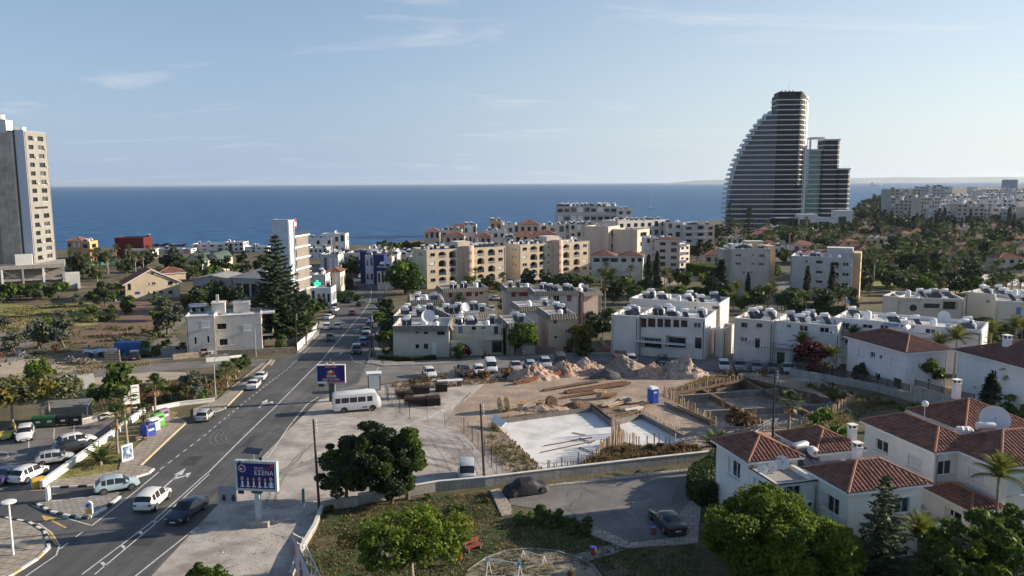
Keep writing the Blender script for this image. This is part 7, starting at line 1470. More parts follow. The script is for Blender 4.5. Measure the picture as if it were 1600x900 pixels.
#  far buildings
def block(name,label,a,b,top,D,col,nf=4,nu=5,base=None,roof='flat',group=None,n=3,band=False,cat='building',gap=1.0,s=1.0,facs='fr'):
 """distant building: body, window openings joined into one part, flat roof with tanks or hipped roof"""
 w=BD(name,label,a,b,top,D,col,base=base,group=group,cat=cat);L,H=w.L,w.H;mb=MB()
 mb.prism([(0,0),(L,0),(L,D),(0,D)],-3,H-.3,render_,roofwhite)
 if roof=='flat':
  for x0,y0,x1,y1 in((0,0,L,.3),(0,D-.3,L,D),(0,.3,.3,D-.3),(L-.3,.3,L,D-.3)):mb.box(x0,y0,H-.3,x1,y1,H+.25,render_)
 mb.build('wall',w.root).color=(*col,1);wm=MB();st=H/nf
 for f in facs:
  W_=w.FR[f][3];k=max(1,int(nu*W_/L))
  for i in range(nf):
   for j in range(k):
    u=W_*(j+.5)/k;ww=W_/k*.5*gap;z=st*i+st*.32;q=rnd.random()
    h_=st*(.42 if q<.6 else .58);a_=[w.pt(f,u-ww/2,z),w.pt(f,u+ww/2,z),w.pt(f,u+ww/2,z+h_),w.pt(f,u-ww/2,z+h_)];nv=w.FR[f][2];o_=Vector((-nv.x,-nv.y,0))*.04;wm.face([Vector(p)+o_ for p in a_],glass if q<.85 else shutter_m);wm.face([Vector(a_[0])+o_*3-Vector((0,0,.12)),Vector(a_[1])+o_*3-Vector((0,0,.12)),Vector(a_[1]),Vector(a_[0])],coping)
   if band and f=='f':wm.box(-.1,-1.0,st*i-.15,L+.1,-.01,st*i+.12,coping)
 wm.build('window_rows',w.root,kind='stuff')
 if roof=='hip':hip_roof(w.root,-.6,-.6,L+.6,D+.6,H-.3,22,tile_m if rnd.random()<.6 else tile_d,'mid' if a[1]<420 else 'far',ridge=a[1]<420,soffit=False)
 else:clutter(w,n,z=H-.28,x0=.8,x1=L-.8,y0=.8,y1=D-.8,s=s)
 return w
def blk(x0,x1,y1,top,D,col,label,dd=0,**k):return block(k.pop('name','apartment_block'),label,(x0,y1),(x1,y1+dd),top,D,col,**k)
LW=(.60,.585,.56);PK=(.52,.44,.39);GR=(.45,.45,.46);OC=(.55,.36,.22)
blk(870,963,470,323,14,GR,'long grey white seaside hotel with dark balcony bands and a row of roof tanks',nf=5,nu=9,n=16,band=True,s=1.3,name='hotel',gap=1.5);blk(963,987,466,327,12,LW,'sunlit end wing of the seaside hotel, light put in its wall colour',nf=5,nu=2,n=2)  # lit hotel end: sun put into a paler wall colour than the front
blk(965,1040,400,346,14,LW,'white building with a brown roof edge behind the pinkish tower boxes',dd=15,nf=4,nu=7,n=8);blk(1040,1064,405,348,9,LW,'narrow white block right of the brown edged building',nf=4,nu=2,n=2)
blk(1066,1102,400,352,12,GR,'grey apartment block with stacked balconies left of the pine',nf=5,nu=3,band=True,n=4);blk(1102,1115,404,352,10,PK,'pink end wall of the grey balcony block',nf=5,nu=1,n=1)
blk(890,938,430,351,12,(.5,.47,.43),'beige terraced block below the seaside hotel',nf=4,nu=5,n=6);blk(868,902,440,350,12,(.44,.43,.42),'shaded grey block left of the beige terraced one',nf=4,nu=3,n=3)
b_=blk(938,950,352,355,14,PK,'windowless pinkish tower box left of its twin',nf=1,nu=0,n=0,facs='');blk(950,968,351,355,12,(.62,.52,.43),'sunlit side of the left pinkish tower box',dd=10,nf=3,nu=1,n=0);blk(985,995,348,360,13,PK,'windowless pinkish tower box right of its twin',nf=1,nu=0,n=0,facs='');blk(995,1014,347,360,12,(.60,.51,.43),'sunlit side of the right pinkish tower box',dd=10,nf=4,nu=1,n=0);blk(966,986,360,375,10,LW,'white link building between the pinkish tower boxes',nf=3,nu=3,n=3)  # sunlit sides: sun put into a lighter tone of the pinkish walls
rb=blk(1026,1061,322,376,12,PK,'pinkish block with white side balconies behind the twin cypresses',nf=5,nu=2,n=3);hip_roof(rb.root,-.4,-.4,rb.L+1,6,rb.H,20,tile_m,'mid',ridge=False);blk(1008,1026,330,372,10,LW,'white wing left of the pinkish block',nf=5,nu=2,n=1)
for k in range(5):MB().box(rb.L,1,rb.H-2.6-3.3*k,rb.L+3.2,9,rb.H-1.5-3.3*k,white_pl).build('balcony',rb.root)
blk(1062,1077,326,384,9,(.66,.60,.54),'sunlit stepped wing right of the pinkish block',dd=4,nf=5,nu=2,n=1)  # lit side of the pinkish block, its sunlight put into the lighter colour
ar=BD('arcade_building','white arcade with arches under dark red roofs beside the beige block',(924,305),(1004,301),400,9,(.64,.61,.57))
for x0,x1 in((927,937),(940,952),(953,966),(970,979),(986,992),(996,1003)):a_=ar.uz('f',x0,409.5),ar.uz('f',x1,403);ar.win('f',a_[0][0],a_[1][0],a_[0][1],a_[1][1],'dark',1.2,arch=.9 if x0==970 else 0,sill=False)
ar.finish(roof=False);hip_roof(ar.root,-.5,-.5,ar.L*.48,9.5,ar.H,22,tile_d,'mid',ridge=False);hip_roof(ar.root,ar.L*.52,-.5,ar.L+.5,9.5,ar.H,22,tile_d,'mid',ridge=False)
for x0,x1,d,top,c,r_,l in((664,688,395,362,PK,'hip','pink house with a red hipped roof at the left end of the red roofed quarter'),(690,722,400,360,GR,'flat','grey block beside the left red hipped house'),(696,726,372,368,PK,'hip','red hipped house below the grey block'),(726,745,410,352,LW,'flat','white house with a roof dish in the red roofed quarter'),(742,768,380,369,PK,'hip','red hipped house in the middle of the red roofed quarter'),(766,784,420,345,OC,'flat','tan tower with a small red cap above the red roofs'),(784,812,415,352,LW,'flat','pale block right of the tan tower'),(760,790,395,361,LW,'flat','white block in front of the tan tower'),(786,804,360,372,PK,'flat','pink roof room between the red roofs'),(804,838,372,369,LW,'hip','white house with a low red roof beside the pink roof room'),(836,868,352,366,OC,'hip','orange house with a red hipped roof above the right beige block'),(812,842,410,350,PK,'hip','pinkish house with red roof right of the tan tower'),(843,884,420,352,LW,'flat','white block behind the orange house'),(700,740,430,356,LW,'hip','rear red roof by the sea')):
 blk(x0,x1,d,top,9,c,l,nf=3,nu=3,roof=r_,n=3,name='house',cat='house')
r0=blk(182,227,415,372,10,(.10,.008,.011),'deep red cubic building among tall palms on the shore',nf=1,nu=0,n=1,facs='',name='restaurant');blk(197,240,405,391,7,LW,'low white annex in front of the red cube',nf=1,nu=4,n=0,name='restaurant')
blk(108,130,405,376,10,OC,'ochre house with a gable left of the palms',nf=2,nu=3,roof='hip',name='house',cat='house');blk(129,143,400,378,8,(.60,.36,.16),'small orange house by the palms',nf=2,nu=1,n=2,name='house',cat='house')
for x0,x1,d,top,l in((240,300,440,390,'low white restaurant nearest the red cube'),(302,352,450,382,'white beach building with terraces'),(352,382,448,379,'white beach building behind the dark cypress'),(384,420,440,386,'white beach building left of the white tower'),(486,520,418,372,'white stepped house on the shore'),(505,541,420,366,'white walled house with a roof tower on the shore'),(484,512,400,388,'long white garden wall building')):blk(x0,x1,d,top,9,(.70,.69,.67),l,nf=2,nu=4,n=2,name='house',cat='house')
r_=random.Random(12)
for k in range(26):x=r_.uniform(500,655);d=r_.uniform(315,415);w_=r_.uniform(10,30);blk(x,x+w_,d,389+(415-d)*.13+r_.uniform(-3,3),r_.uniform(7,12),r_.choice((LW,(.68,.67,.65),GR)),'low white roofed shop in the jumble beside the sea road',nf=1,nu=3,n=2,group='low shops beside the sea road',name='shop',cat='shop')
shop_b=M('shop_blue',(.012,.02,.11),rough=.6,var=.15);bs=blk(571,584,298,400,10,(.60,.61,.66),'white and blue shop on the sea road',nf=2,nu=2,n=2,name='shop',cat='shop');MB().box(bs.L,-.4,-2,bs.L+4,8,bs.H+.4,shop_b).build('blue_front',bs.root);MB().box(-2.5,3,-2,-.003,9,bs.H+1.6,shop_b).build('blue_side',bs.root)
bs=blk(589,612,282,418,9,(.55,.55,.58),'long shop with a blue band beside the round tree',nf=1,nu=4,n=3,name='shop',cat='shop');MB().box(0,-.3,bs.H-1.2,bs.L,-.003,bs.H,shop_b).build('blue_band',bs.root)
blk(488,508,262,430,9,(.62,.60,.58),'grey roofed workshop beside the white tower',nf=1,nu=2,n=3,name='shop',cat='shop');blk(510,531,270,424,8,(.66,.60,.50),'cream house with one window left of the sea road',nf=1,nu=2,n=0,roof='hip',name='house',cat='house');blk(484,516,236,451,7,(.56,.58,.64),'pharmacy with a bluish roof by the green cross',nf=1,nu=4,n=1,name='shop',cat='shop')
p=at_depth(496,452,228);t=thing('pharmacy_sign','glowing green pharmacy cross on a post','sign',(p.x,p.y,G(228)));zc=at_depth(496,443,228).z-G(228);gm=M('green_light',(.02,.75,.22),var=0,emit=1.6);MB().cyl((0,0,0),(0,0,zc),.06,6,steel).build('post',t);MB().box(-.9,-.1,zc-.3,.9,.1,zc+.3,gm).box(-.3,-.105,zc-.9,.3,.105,zc+.9,gm).build('cross',t)
def hangar(label,a,b,top,D,peak,mat=M('sheet_roof',(.30,.29,.28),rough=.7,var=.25,scale=.4),arch=False,col=(.42,.41,.39)):
 w=BD('hangar',label,a,b,top,D,col,cat='hangar');L,H=w.L,w.H;w.rows('f',[L*(k+.5)/4 for k in range(4)],(.6,),L/6,H*.55,'dark');w.finish(roof=False);mb=MB();n=8 if arch else 2
 P=[(L*k/n,H+peak*(math.sin(math.pi*k/n)if arch else 1-abs(2*k/n-1)))for k in range(n+1)]
 for(x0,z0),(x1,z1)in zip(P,P[1:]):mb.face([(x0,-.6,z0),(x1,-.6,z1),(x1,D+.6,z1),(x0,D+.6,z0)],mat)
 mb.build('roof',w.root);g=MB();g.face([(x,0,z-.02)for x,z in P],render_);g.build('gable',w.root).color=(*col,1)
hw=BD('hangar','wide grey hangar with a pale ridged roof right of the long shed',(363,262),(421,258),433,24,(.42,.41,.39),cat='hangar');hw.rows('f',[2,5,8,11],(.6,),2.2,4.5,'dark');hw.finish(roof=False);hip_roof(hw.root,-.8,-.8,hw.L+.8,24.8,hw.H,19,M('sheet_roof',(.30,.29,.28),rough=.7,var=.25,scale=.4),'far',ridge=False);hangar('long low grey shed left of the gabled hangar',(300,262),(362,262),436,14,1.2);gm_=M('sheet_green',(.05,.085,.07),rough=.6,var=.2);hangar('arched green shed left of its twin',(288,330),(316,330),410,16,3.2,gm_,True,(.5,.46,.36));hangar('arched green shed right of its twin',(322,340),(344,340),407,16,3.2,gm_,True,(.5,.46,.36))
a_,b_=gp(136,418),gp(140,462);wall_line('hoarding','green mesh hoarding around the open lot by the podium',[(122,455),(118,420),(136,416),(170,413),(214,411)],2.0,.08,M('mesh_green',(.04,.22,.17),rough=.8,var=.2))
slab_w=M('slab_white',(.66,.66,.67),rough=.6,var=.05);gl_l=M('tower_glass',(.045,.062,.085),rough=.12,var=.3,scale=.25,spec=.45);gl_d=M('tower_dark',(.007,.008,.012),rough=.5,var=.3,scale=.4,spec=.15);gl_g=M('tower_green',(.10,.22,.19),rough=.15,var=.3,scale=.3,spec=.6);rail_g=M('rail_glass',(.36,.50,.54),rough=.2,var=.1)
D0=640;K=D0/F_PX;B0=at_depth(1209,346,D0);t=thing('glass_tower','tall sail shaped tower with stepped white balcony edges','tower',(B0.x,D0,-8),rad(-4));tips=[380,335,305,282,262,245,228,212,197,183,171,160,150,142,136,130,126,123,121,119,118,118,119,120,121];NF=27;FH=105.0/NF
mull=M('mullion',(.12,.12,.125),rough=.5,var=.1)
for f in range(NF):
 z=FH*f;k=NF-1-f;xl=0 if k<2 else(392-tips[min(k-2,len(tips)-1)])/3.6*K
 R=lambda e:[(0-e,-e),(17+e,-e),(19.5+e,1.5),(20.5+e,4),(26+e,11),(23,22+e),(0-e,20+e)]
 MB().prism(R(0),z+.5,z+FH,gl_d).build('glass_band',t);MB().prism(R(.7)if xl==0 else R(.7)[1:]+[(-xl+4,21),(-xl,16),(-xl,5),(-xl+1,3),(-.7,-.7)],z-.25,z+.5,slab_w).build('floor_slab',t)
 if xl>3.5:
  m=MB().prism([(-.02,1.2),(-xl+4.5,4.5),(-xl+4,16),(-xl+7,19),(-.02,19)],z+.5,z+FH,gl_l)
  for q in range(int(xl/2.2)):x=-1-2.2*q;m.box(x-.1,1.2+3.2*(-x)/max(xl-4,1)-.25,z+.5,x+.1,1.8+3.2*(-x)/max(xl-4,1),z+FH-.3,mull)
  m.build('glass_band',t);MB().box(-xl+.1,5,z+.5,-xl+3.2,5.1,z+1.7,rail_g).box(-xl+.1,5.1,z+.5,-xl+.2,15,z+1.7,rail_g).build('glass_railing',t)
 sw=MB()
 for q in range(3):
  u0,u1=.12+.3*q,.3+.3*q;P_=lambda u,d:(20.9+5.6*u+d*.78,4+7.0*u-d*.62)
  sw.face([(*P_(u0+.2,.05),z+.5),(*P_(u0+.32,.05),z+.5),(*P_(u0+.32,.05),z+FH-.3),(*P_(u0+.2,.05),z+FH-.3)],slab_w)
 sw.face([(*P_(.72,.04),z+1.0),(*P_(.98,.04),z+1.0),(*P_(.98,.04),z+FH),(*P_(.72,.04),z+FH)],slab_w);sw.build('side_panel',t)
MB().prism([(.5,.5),(18,.5),(24,12),(1,18)],105,107.5,gl_d,roofgrey).build('crown_band',t);m=MB().bar((20,3,107),(27,11,101),.5,.5,slab_w).bar((18,1,108),(20.5,3,107.6),.5,.5,slab_w).cyl((10,8,107),(10,8,115),.1,5,steel);[m.lathe([(1,0),(1,1.5)],10,tank_w,(4+3*q,6,107.5))for q in range(4)];m.build('roof_frame',t)
def tower2(label,px0,px1,top,D,dep,glassm,off):
 B1=at_depth(px0,346,dep);L=(px1-px0)*dep/F_PX;z1=at_depth(px0,top,dep).z+8;t=thing('glass_tower',label,'tower',(B1.x,dep,-8),rad(-4));n=int(z1/FH)
 for f in range(n):z=FH*f;e=.6;MB().prism([(0,0),(L-2,0),(L,2),(L,D),(0,D)],z+.5,z+FH,glassm).build('glass_band',t);MB().prism([(-e,-e),(L-2,-e),(L+e,2-e),(L+e,D+e),(-e,D+e)],z-.25,z+.5,slab_w).build('floor_slab',t)
 MB().prism([(-.3,-.3),(L,-.3),(L,D),(-.3,D)],n*FH,n*FH+1.2,slab_w).build('parapet',t);return t,n*FH,L
t2,h2,L2=tower2('green glass tower with an open white frame on its roof',1260,1282,229,16,655,gl_g,0);m=MB()
for x in(.5,L2-.5):m.bar((x,0,h2),(x,0,h2+10),1.2,1.2,slab_w);m.bar((x,10,h2),(x,10,h2+10),1,1,slab_w);m.bar((x,0,h2+10),(x,10,h2+10),.7,.7,slab_w)
m.bar((0,0,h2+10),(L2,0,h2+10),1.4,1.4,slab_w);m.bar((0,10,h2+10),(L2,10,h2+10),1.4,1.4,slab_w);m.build('roof_frame',t2)
tower2('dark rounded tower right of the green glass one',1283,1307,217,18,650,gl_d,0);tower2('lowest dark tower at the right end of the glass group',1308,1325,262,16,648,gl_d,0)
for x0,x1,tp,l,c in((1210,1245,341,'dark base block under the sail tower',gl_d),(1246,1276,336,'white gate like podium under the green tower',slab_w),(1276,1306,341,'grey podium under the dark rounded tower',slab_w),(1306,1330,330,'white stepped podium at the right of the towers',slab_w)):a_=at_depth(x0,346,632);b_=at_depth(x1,346,632);hh=at_depth(x0,tp,632).z+8;t=thing('podium',l,'building',(a_.x,630,-8));MB().box(0,0,-1,b_.x-a_.x-.3,12,hh,c).build('body',t);MB().box(1,-.05,1,(b_.x-a_.x)*.6,-.01,hh*.7,gl_l).build('glass_front',t);MB().box(-.3,-.5,hh,b_.x-a_.x,12,hh+.6,slab_w).build('roof_slab',t)
TOWN=[(1385,1432,296,335,(.46,.39,.31),'beige twin block at the head of the far town'),(1386,1433,313,345,(.42,.40,.38),'grey long block below the beige twin block'),(1433,1462,309,349,(.60,.50,.42),'sunlit pink block left of the dark pines'),(1437,1480,292,330,GR,'bluish block on the far shore'),(1532,1565,299,325,LW,'white block with a dark terrace in the far town'),(1574,1580,281,300,(.12,.2,.32),'blue topped tower on the far skyline')]
for x0,x1,top,yb,c,l in TOWN:p=gp((x0+x1)/2,yb);blk(x0,x1,p.y,top,p.y*.025,c,l,nf=max(3,int((yb-top)*p.y/1244/3.2)),nu=7,n=3,s=2)
r_=random.Random(5)
def town(hh):c,n=r_.choice(((LW,'pale'),(LW,'cream white'),(PK,'pinkish'),(GR,'greyish'),((.70,.68,.65),'bright white')));return c,n+(' tall' if hh>17 else ' low' if hh<12 else '')+' block in the far seaside town'
for k in range(110):x=r_.uniform(1440,1625);yb=r_.uniform(303,352);p=gp(x,yb);hh=r_.uniform(9,21);w_=r_.uniform(11,24)*1244/p.y;top=yb-hh*1244/p.y;blk(x,x+w_,p.y,max(top,284),14,*town(hh),nf=int(hh/3.2),nu=5,n=2,group='pale blocks of the far town',s=2)
EST=[(1462,1494,338,398,(.58,.51,.42),'cream house with a reddish roof and side wing beside three cypresses'),(1494,1528,350,393,(.62,.54,.43),'sunlit house with a bright red roof among palms'),(1342,1370,373,389,PK,'grey brown house right of the arched loggia block'),(1440,1462,413,384,(.6,.53,.44),'small cream house behind the palm grove'),(1572,1602,452,372,(.55,.48,.42),'pale pitched house at the right frame edge'),(1560,1600,322,403,(.56,.52,.46),'house with a blue solar roof at the right frame edge')]
for x0,x1,d,top,c,l in EST:blk(x0,x1,d,top,9,c,l,nf=2,nu=3,roof='hip',name='house',cat='house')
def est():c,n=r_.choice(((LW,'white'),(PK,'pinkish'),((.56,.48,.40),'beige'),((.58,.46,.34),'ochre')));return c,n+' walled small house in the villa estate'
for k in range(62):x=r_.uniform(1085,1600);d=r_.uniform(330,600);blk(x,x+r_.uniform(9,13)*1244/d,d,287+(30+2)*1244/d+r_.uniform(-1.5,2),9,*est(),nf=1,nu=3,roof='hip' if r_.random()<.75 else 'flat',n=2,group='brown roofed houses of the villa estate',name='house',cat='house')
sheet('resort_terrace',[(1470,432),(1560,428),(1600,438),(1600,448),(1500,440)],.1,white_wall);sheet('resort_lawn',[(1330,425),(1440,420),(1500,440),(1600,452),(1600,470),(1440,455),(1340,448)],.06,meadow);sheet('estate_path',[(1020,436),(1110,424),(1115,432),(1040,448)],.06,sand);sheet('drive',[(1200,462),(1222,440),(1236,442),(1228,480),(1200,486)],.06,asphalt_old);sheet('sea_front',[(440,430),(540,405),(660,398),(660,410),(560,420),(500,445)],.05,asphalt_old)
p=gp(1017,326);d_=(CAM_H-SEA_Z)/-ray(1017,325).z*ray(1017,325).y;p=at_depth(1017,325,d_);t=thing('catamaran','white catamaran with a bare mast off the hotel','boat',(p.x,p.y,SEA_Z),rad(8))
for y in(-2,2):MB().mesh([(-6,y-.7,1.4),(6.5,y,1.6),(-6,y+.7,1.4),(-5.6,y-.4,-.3),(5.2,y,-.3),(-5.6,y+.4,-.3)],[(0,1,2),(0,3,4,1),(2,1,4,5),(0,2,5,3)],white_pl).build('hull',t)
MB().box(-4.5,-2.2,1.2,2.5,2.2,1.6,white_pl).box(-3.5,-1.7,1.6,1.2,1.7,3.0,white_pl).build('cabin',t);MB().cyl((.5,0,1.5),(.5,0,18),.14,6,steel).bar((.5,0,3.6),(-4.8,0,3.6),.2,.2,steel).build('mast',t)
d_=6200;p=at_depth(1368,290,d_);t=thing('ship','distant white ship near the horizon right of the towers','ship',(p.x,d_,SEA_Z),rad(5));MB().mesh([(-50,-8,9),(40,-8,8),(56,0,11),(40,8,8),(-50,8,9),(-46,-7,-1),(38,-7,-1),(48,0,-1),(38,7,-1),(-46,7,-1)],[(0,1,2,3,4),(0,5,6,1),(1,6,7,2),(2,7,8,3),(3,8,9,4),(4,9,5,0)],slab_w).build('hull',t);MB().box(-40,-6,9,-12,6,20,slab_w).box(-34,-5,20,-22,5,27,slab_w).build('bridge',t);MB().bar((10,0,8),(10,0,24),2,2,slab_w).bar((10,0,24),(28,0,15),1.2,1.2,slab_w).build('crane',t)
a_,b_=gp(228,382),gp(290,382);mb=MB();rk=M('rock',(.10,.09,.08),var=.4)
for k in range(90):q=a_.lerp(b_,rnd.random());s=rnd.uniform(1,2.2);mb.mesh([(q.x+rnd.uniform(-s,s),q.y+rnd.uniform(-s,s),SEA_Z+rnd.uniform(-.5,s))for _ in range(6)],[(0,1,2),(0,2,3),(0,3,4),(1,4,5),(2,5,3),(0,4,1),(1,5,2),(3,5,4)],rk)
mb.build('breakwater',kind='structure')
p=at_depth(1322,480,150);t=thing('flag','blue and yellow flag on a pole behind the white flats','flag',(p.x,p.y,G(150)));z=at_depth(1322,466,150).z-G(150);MB().cyl((0,0,0),(0,0,z+.3),.05,6,steel).build('pole',t)
for k,c in enumerate((pr['yellow'],blue_m)):m=MB();vs=[(.05+.12*i,.1*math.sin(i),z-1.7+.8*k+.8*j-i*.08)for i in range(6)for j in(0,1)];m.mesh(vs,[(2*i,2*i+2,2*i+3,2*i+1)for i in range(5)],M('flag_blue',(.05,.22,.5),var=0)if k else pr['yellow']);m.build('flag_band',t)
#  vegetation: the trees one can name
tree_kind('near_dark',(41,42,43),('dark','green'),.5,6.9,3.0,70,15000,.18,.2,cl=.20,spread=.88,jit=1.2,inner=.5)
tree_kind('near_spiky',(44,),('green','dark'),.6,7.4,2.7,30,12000,.18,.2,'cone',cl=.24,jit=1.2)
tree_kind('near_bright',(45,46),('bright','green'),.4,7.2,4.7,120,34000,.18,.25,cl=.215,jit=1.1,spread=.84,inner=.4,nl=12)
tree_kind('near_airy',(47,),('bright','yellow','olive'),1.0,4.6,3.6,70,11000,.13,.16,'flat',cl=.155,spread=.95,inner=.3,bm=bark_pale,nl=30)
tree_kind('near_pine',(48,49),('green','bright','olive'),.4,6.0,3.4,80,11000,.2,.18,cl=.17,jit=1.6,spread=.9,inner=.5)
TREES['norfolk']=[norfolk(51,20,6.4,26,9,20,.58)];tree_kind('ficus',(60,),('hedge','bright'),.5,6.2,3.2,46,7000,.36,.25,cl=.34);TREES['norfolk_near']=[norfolk(52,9.4,2.3,22,8,12,.26,-.02)];TREES['norfolk_far']=[norfolk(53,24,4.6,13,6,7,1.3)]
TN=dict(far_tree='pine_tree',far_green='garden_tree',bush='bush',dry_bush='dry_bush',cypress='cypress_tree',cypress_far='cypress_tree',olive='olive_tree',norfolk='norfolk_pine',norfolk_near='norfolk_pine',norfolk_far='norfolk_pine',near_pine='pine_tree',acacia='acacia_tree')
def T(k,px,py,s,label,group=None,**q):return tree(k,gp(px,py),s,label,group,name=TN.get(k,'tree'),cat='bush' if 'bush' in k else 'tree',**q)
for k,px,py,s,l,q in(('near_dark',540,786,.95,'dark dense tree at the left of the clump by the wooden pole',{}),('near_dark',583,783,1.15,'dark dense tree in the middle of the clump by the wooden pole',dict(var=1)),('near_spiky',637,780,1.08,'spiky dark green tree at the right of the clump by the wooden pole',{}),('near_dark',612,787,.8,'low dark tree filling the gap in the clump by the wooden pole',dict(var=2)),('near_airy',645,925,1.45,'airy yellow green tree on the brown park lawn',{}),('near_bright',1185,905,1.0,'big bright green tree in front of the near villa',dict(var=0)),('near_bright',1262,930,.85,'bright green tree leaning against the near villa corner',dict(var=1)),('norfolk_near',1374,945,1.0,'Norfolk pine with level branches in front of the near villa',{}),('near_pine',1530,950,1.15,'soft needled pine at the bottom right corner',dict(var=0)),('near_pine',1600,905,.95,'soft needled pine at the right frame edge below the palm',dict(var=1)),('near_pine',1480,985,.8,'dark pine tip at the bottom edge beside the palm',dict(var=1)),('near_pine',325,960,.62,'yellowish bush top at the bottom edge by the road',dict(var=0)),('norfolk',437,540,1.12,'tall Norfolk pine beside the grey block and the road',{}),('norfolk_far',1138,378,1.0,'tall dark pine left of its twin under the glass towers',{}),('norfolk_far',1169,376,.92,'tall dark pine right of its twin under the glass towers',{}),('ficus',634,460,2.25,'big clipped round tree beside the sea road',dict(sq=(1,1,.85))),('round_green',815,557,1.05,'round street tree in front of the grey brown house',{}),('autumn',908,553,.9,'orange and green tree beside the curved wall drive',{}),('bush',913,556,1.6,'green bush under the orange tree',{}),('purple',722,562,.75,'small tree with purple blossom by the yellow wing',{}),('round_green',716,563,.5,'small pale pavement tree by the yellow wing',{}),('purple',1272,585,1.5,'dark purple bougainvillea beside the concrete garden wall',{}),('dense_dark',1345,600,.5,'dark round shrub below the pale shuttered house',{}),('bush',1386,604,1.2,'dark bush by the green door of the pale house',{}),('round_green',1447,612,.95,'green tree at the corner of the pale shuttered house',{}),('cypress',1545,660,.62,'dark conifer in front of the blank white house',dict(sq=(2,2,1))),('bush',1590,650,1.6,'dark bush right of the conifer at the frame edge',{}),('bush',1290,690,2.0,'green shrub in the weeds behind the near villa',{}),('bush',1425,655,1.3,'yellow green shrub behind the long roofed villa',{}),('dry_bush',1165,668,2.2,'bare brown bush at the corner of the pit',{}),('acacia',20,668,1.15,'wide olive green acacia at the left edge above the cars',{}),('acacia',78,662,1.15,'wide olive green acacia behind the dumpsters',{}),('acacia',-20,660,1.0,'acacia cut by the left frame edge',{}),('round_green',66,607,.75,'bright green bush beside the pale concrete pad',{}),('bush',190,622,2.6,'broad green shrub behind the notice boards',{}),('olive',300,628,1.1,'small olive tree on the low white wall',{}),('dense_dark',382,584,.5,'dark clipped bush by the white parked cars',{}),('olive',60,545,1.5,'grey olive bush on the left dirt lot',{}),('olive',100,543,1.6,'grey olive bush right of another on the left dirt lot',{}),('round_green',68,530,.8,'yellow green bush behind the olive bushes',{}),('olive',262,522,1.7,'olive tree in the ploughed field near the grey block',{}),('olive',255,500,1.6,'olive tree behind another in the ploughed field',{}),('bush',235,556,1.6,'green bush at the end of the blue container',{}),('round_green',200,482,.7,'rounded green bush before the cream gable house',{}),('bush',245,476,1.6,'green bush at the right of the cream gable house',{}),('dense_dark',165,478,1.2,'dark tree left of the cream gable house',{}),('far_tree',182,470,1.0,'dark tree at the porch of the cream gable house',{}),('bush',168,502,2.0,'bush at the corner of the green meadow',{}),('autumn',293,486,.7,'yellowish tree left of the grey block',{}),('far_tree',470,500,1.2,'dark tree right of the tall Norfolk pine',{}),('dense_dark',400,548,.5,'dark shrub in the grey block garden',{}),('bush',440,545,1.6,'shrub under the tall Norfolk pine',{}),('cypress_far',361,412,.95,'lone cypress before the white beach buildings',{}),('far_tree',270,424,1.5,'dark tree beside the arched green sheds',{}),('far_green',545,430,1.4,'olive tree mass left of the sea road',{}),('far_tree',556,432,1.3,'dark tree at the bend of the sea road',{}),('far_green',510,388,1.9,'square clipped tree before the white stepped house',dict(sq=(1,1,.8))),('bush',555,470,2.0,'yellow green bush by the pharmacy',{}),('cypress',1013,452,1.25,'left one of the twin dark cypresses by the pinkish block',{}),('cypress',1026,454,1.4,'right one of the twin dark cypresses by the pinkish block',{}),('cypress',1126,472,1.35,'broad dark cypress left of the grey beige block',dict(sq=(1.6,1.6,1))),('cypress',1260,472,1.15,'slim cypress before the blank half of the grey arched block',{}),('cypress',1298,478,1.2,'slim cypress before the arches of the grey block',{}),('cypress',1168,468,.9,'short cypress before the grey beige block',{}),('cypress_far',1529,412,.9,'leftmost of the three slim cypresses in the villa estate',{}),('cypress_far',1535,412,1.05,'middle one of the three slim cypresses in the villa estate',{}),('cypress_far',1541,412,1.0,'rightmost of the three slim cypresses in the villa estate',{}),('cypress_far',1378,330,2.4,'pointed cypress on the wooded headland',{}),('dense_dark',1428,548,.9,'dark tree before the blue awnings of the white flats',{}),('round_green',1440,470,1.3,'large green tree behind the lettered house',{}),('purple',1395,448,1.3,'pinkish blossoming tree in the resort garden',{})):T(k,px,py,s,l,**q)
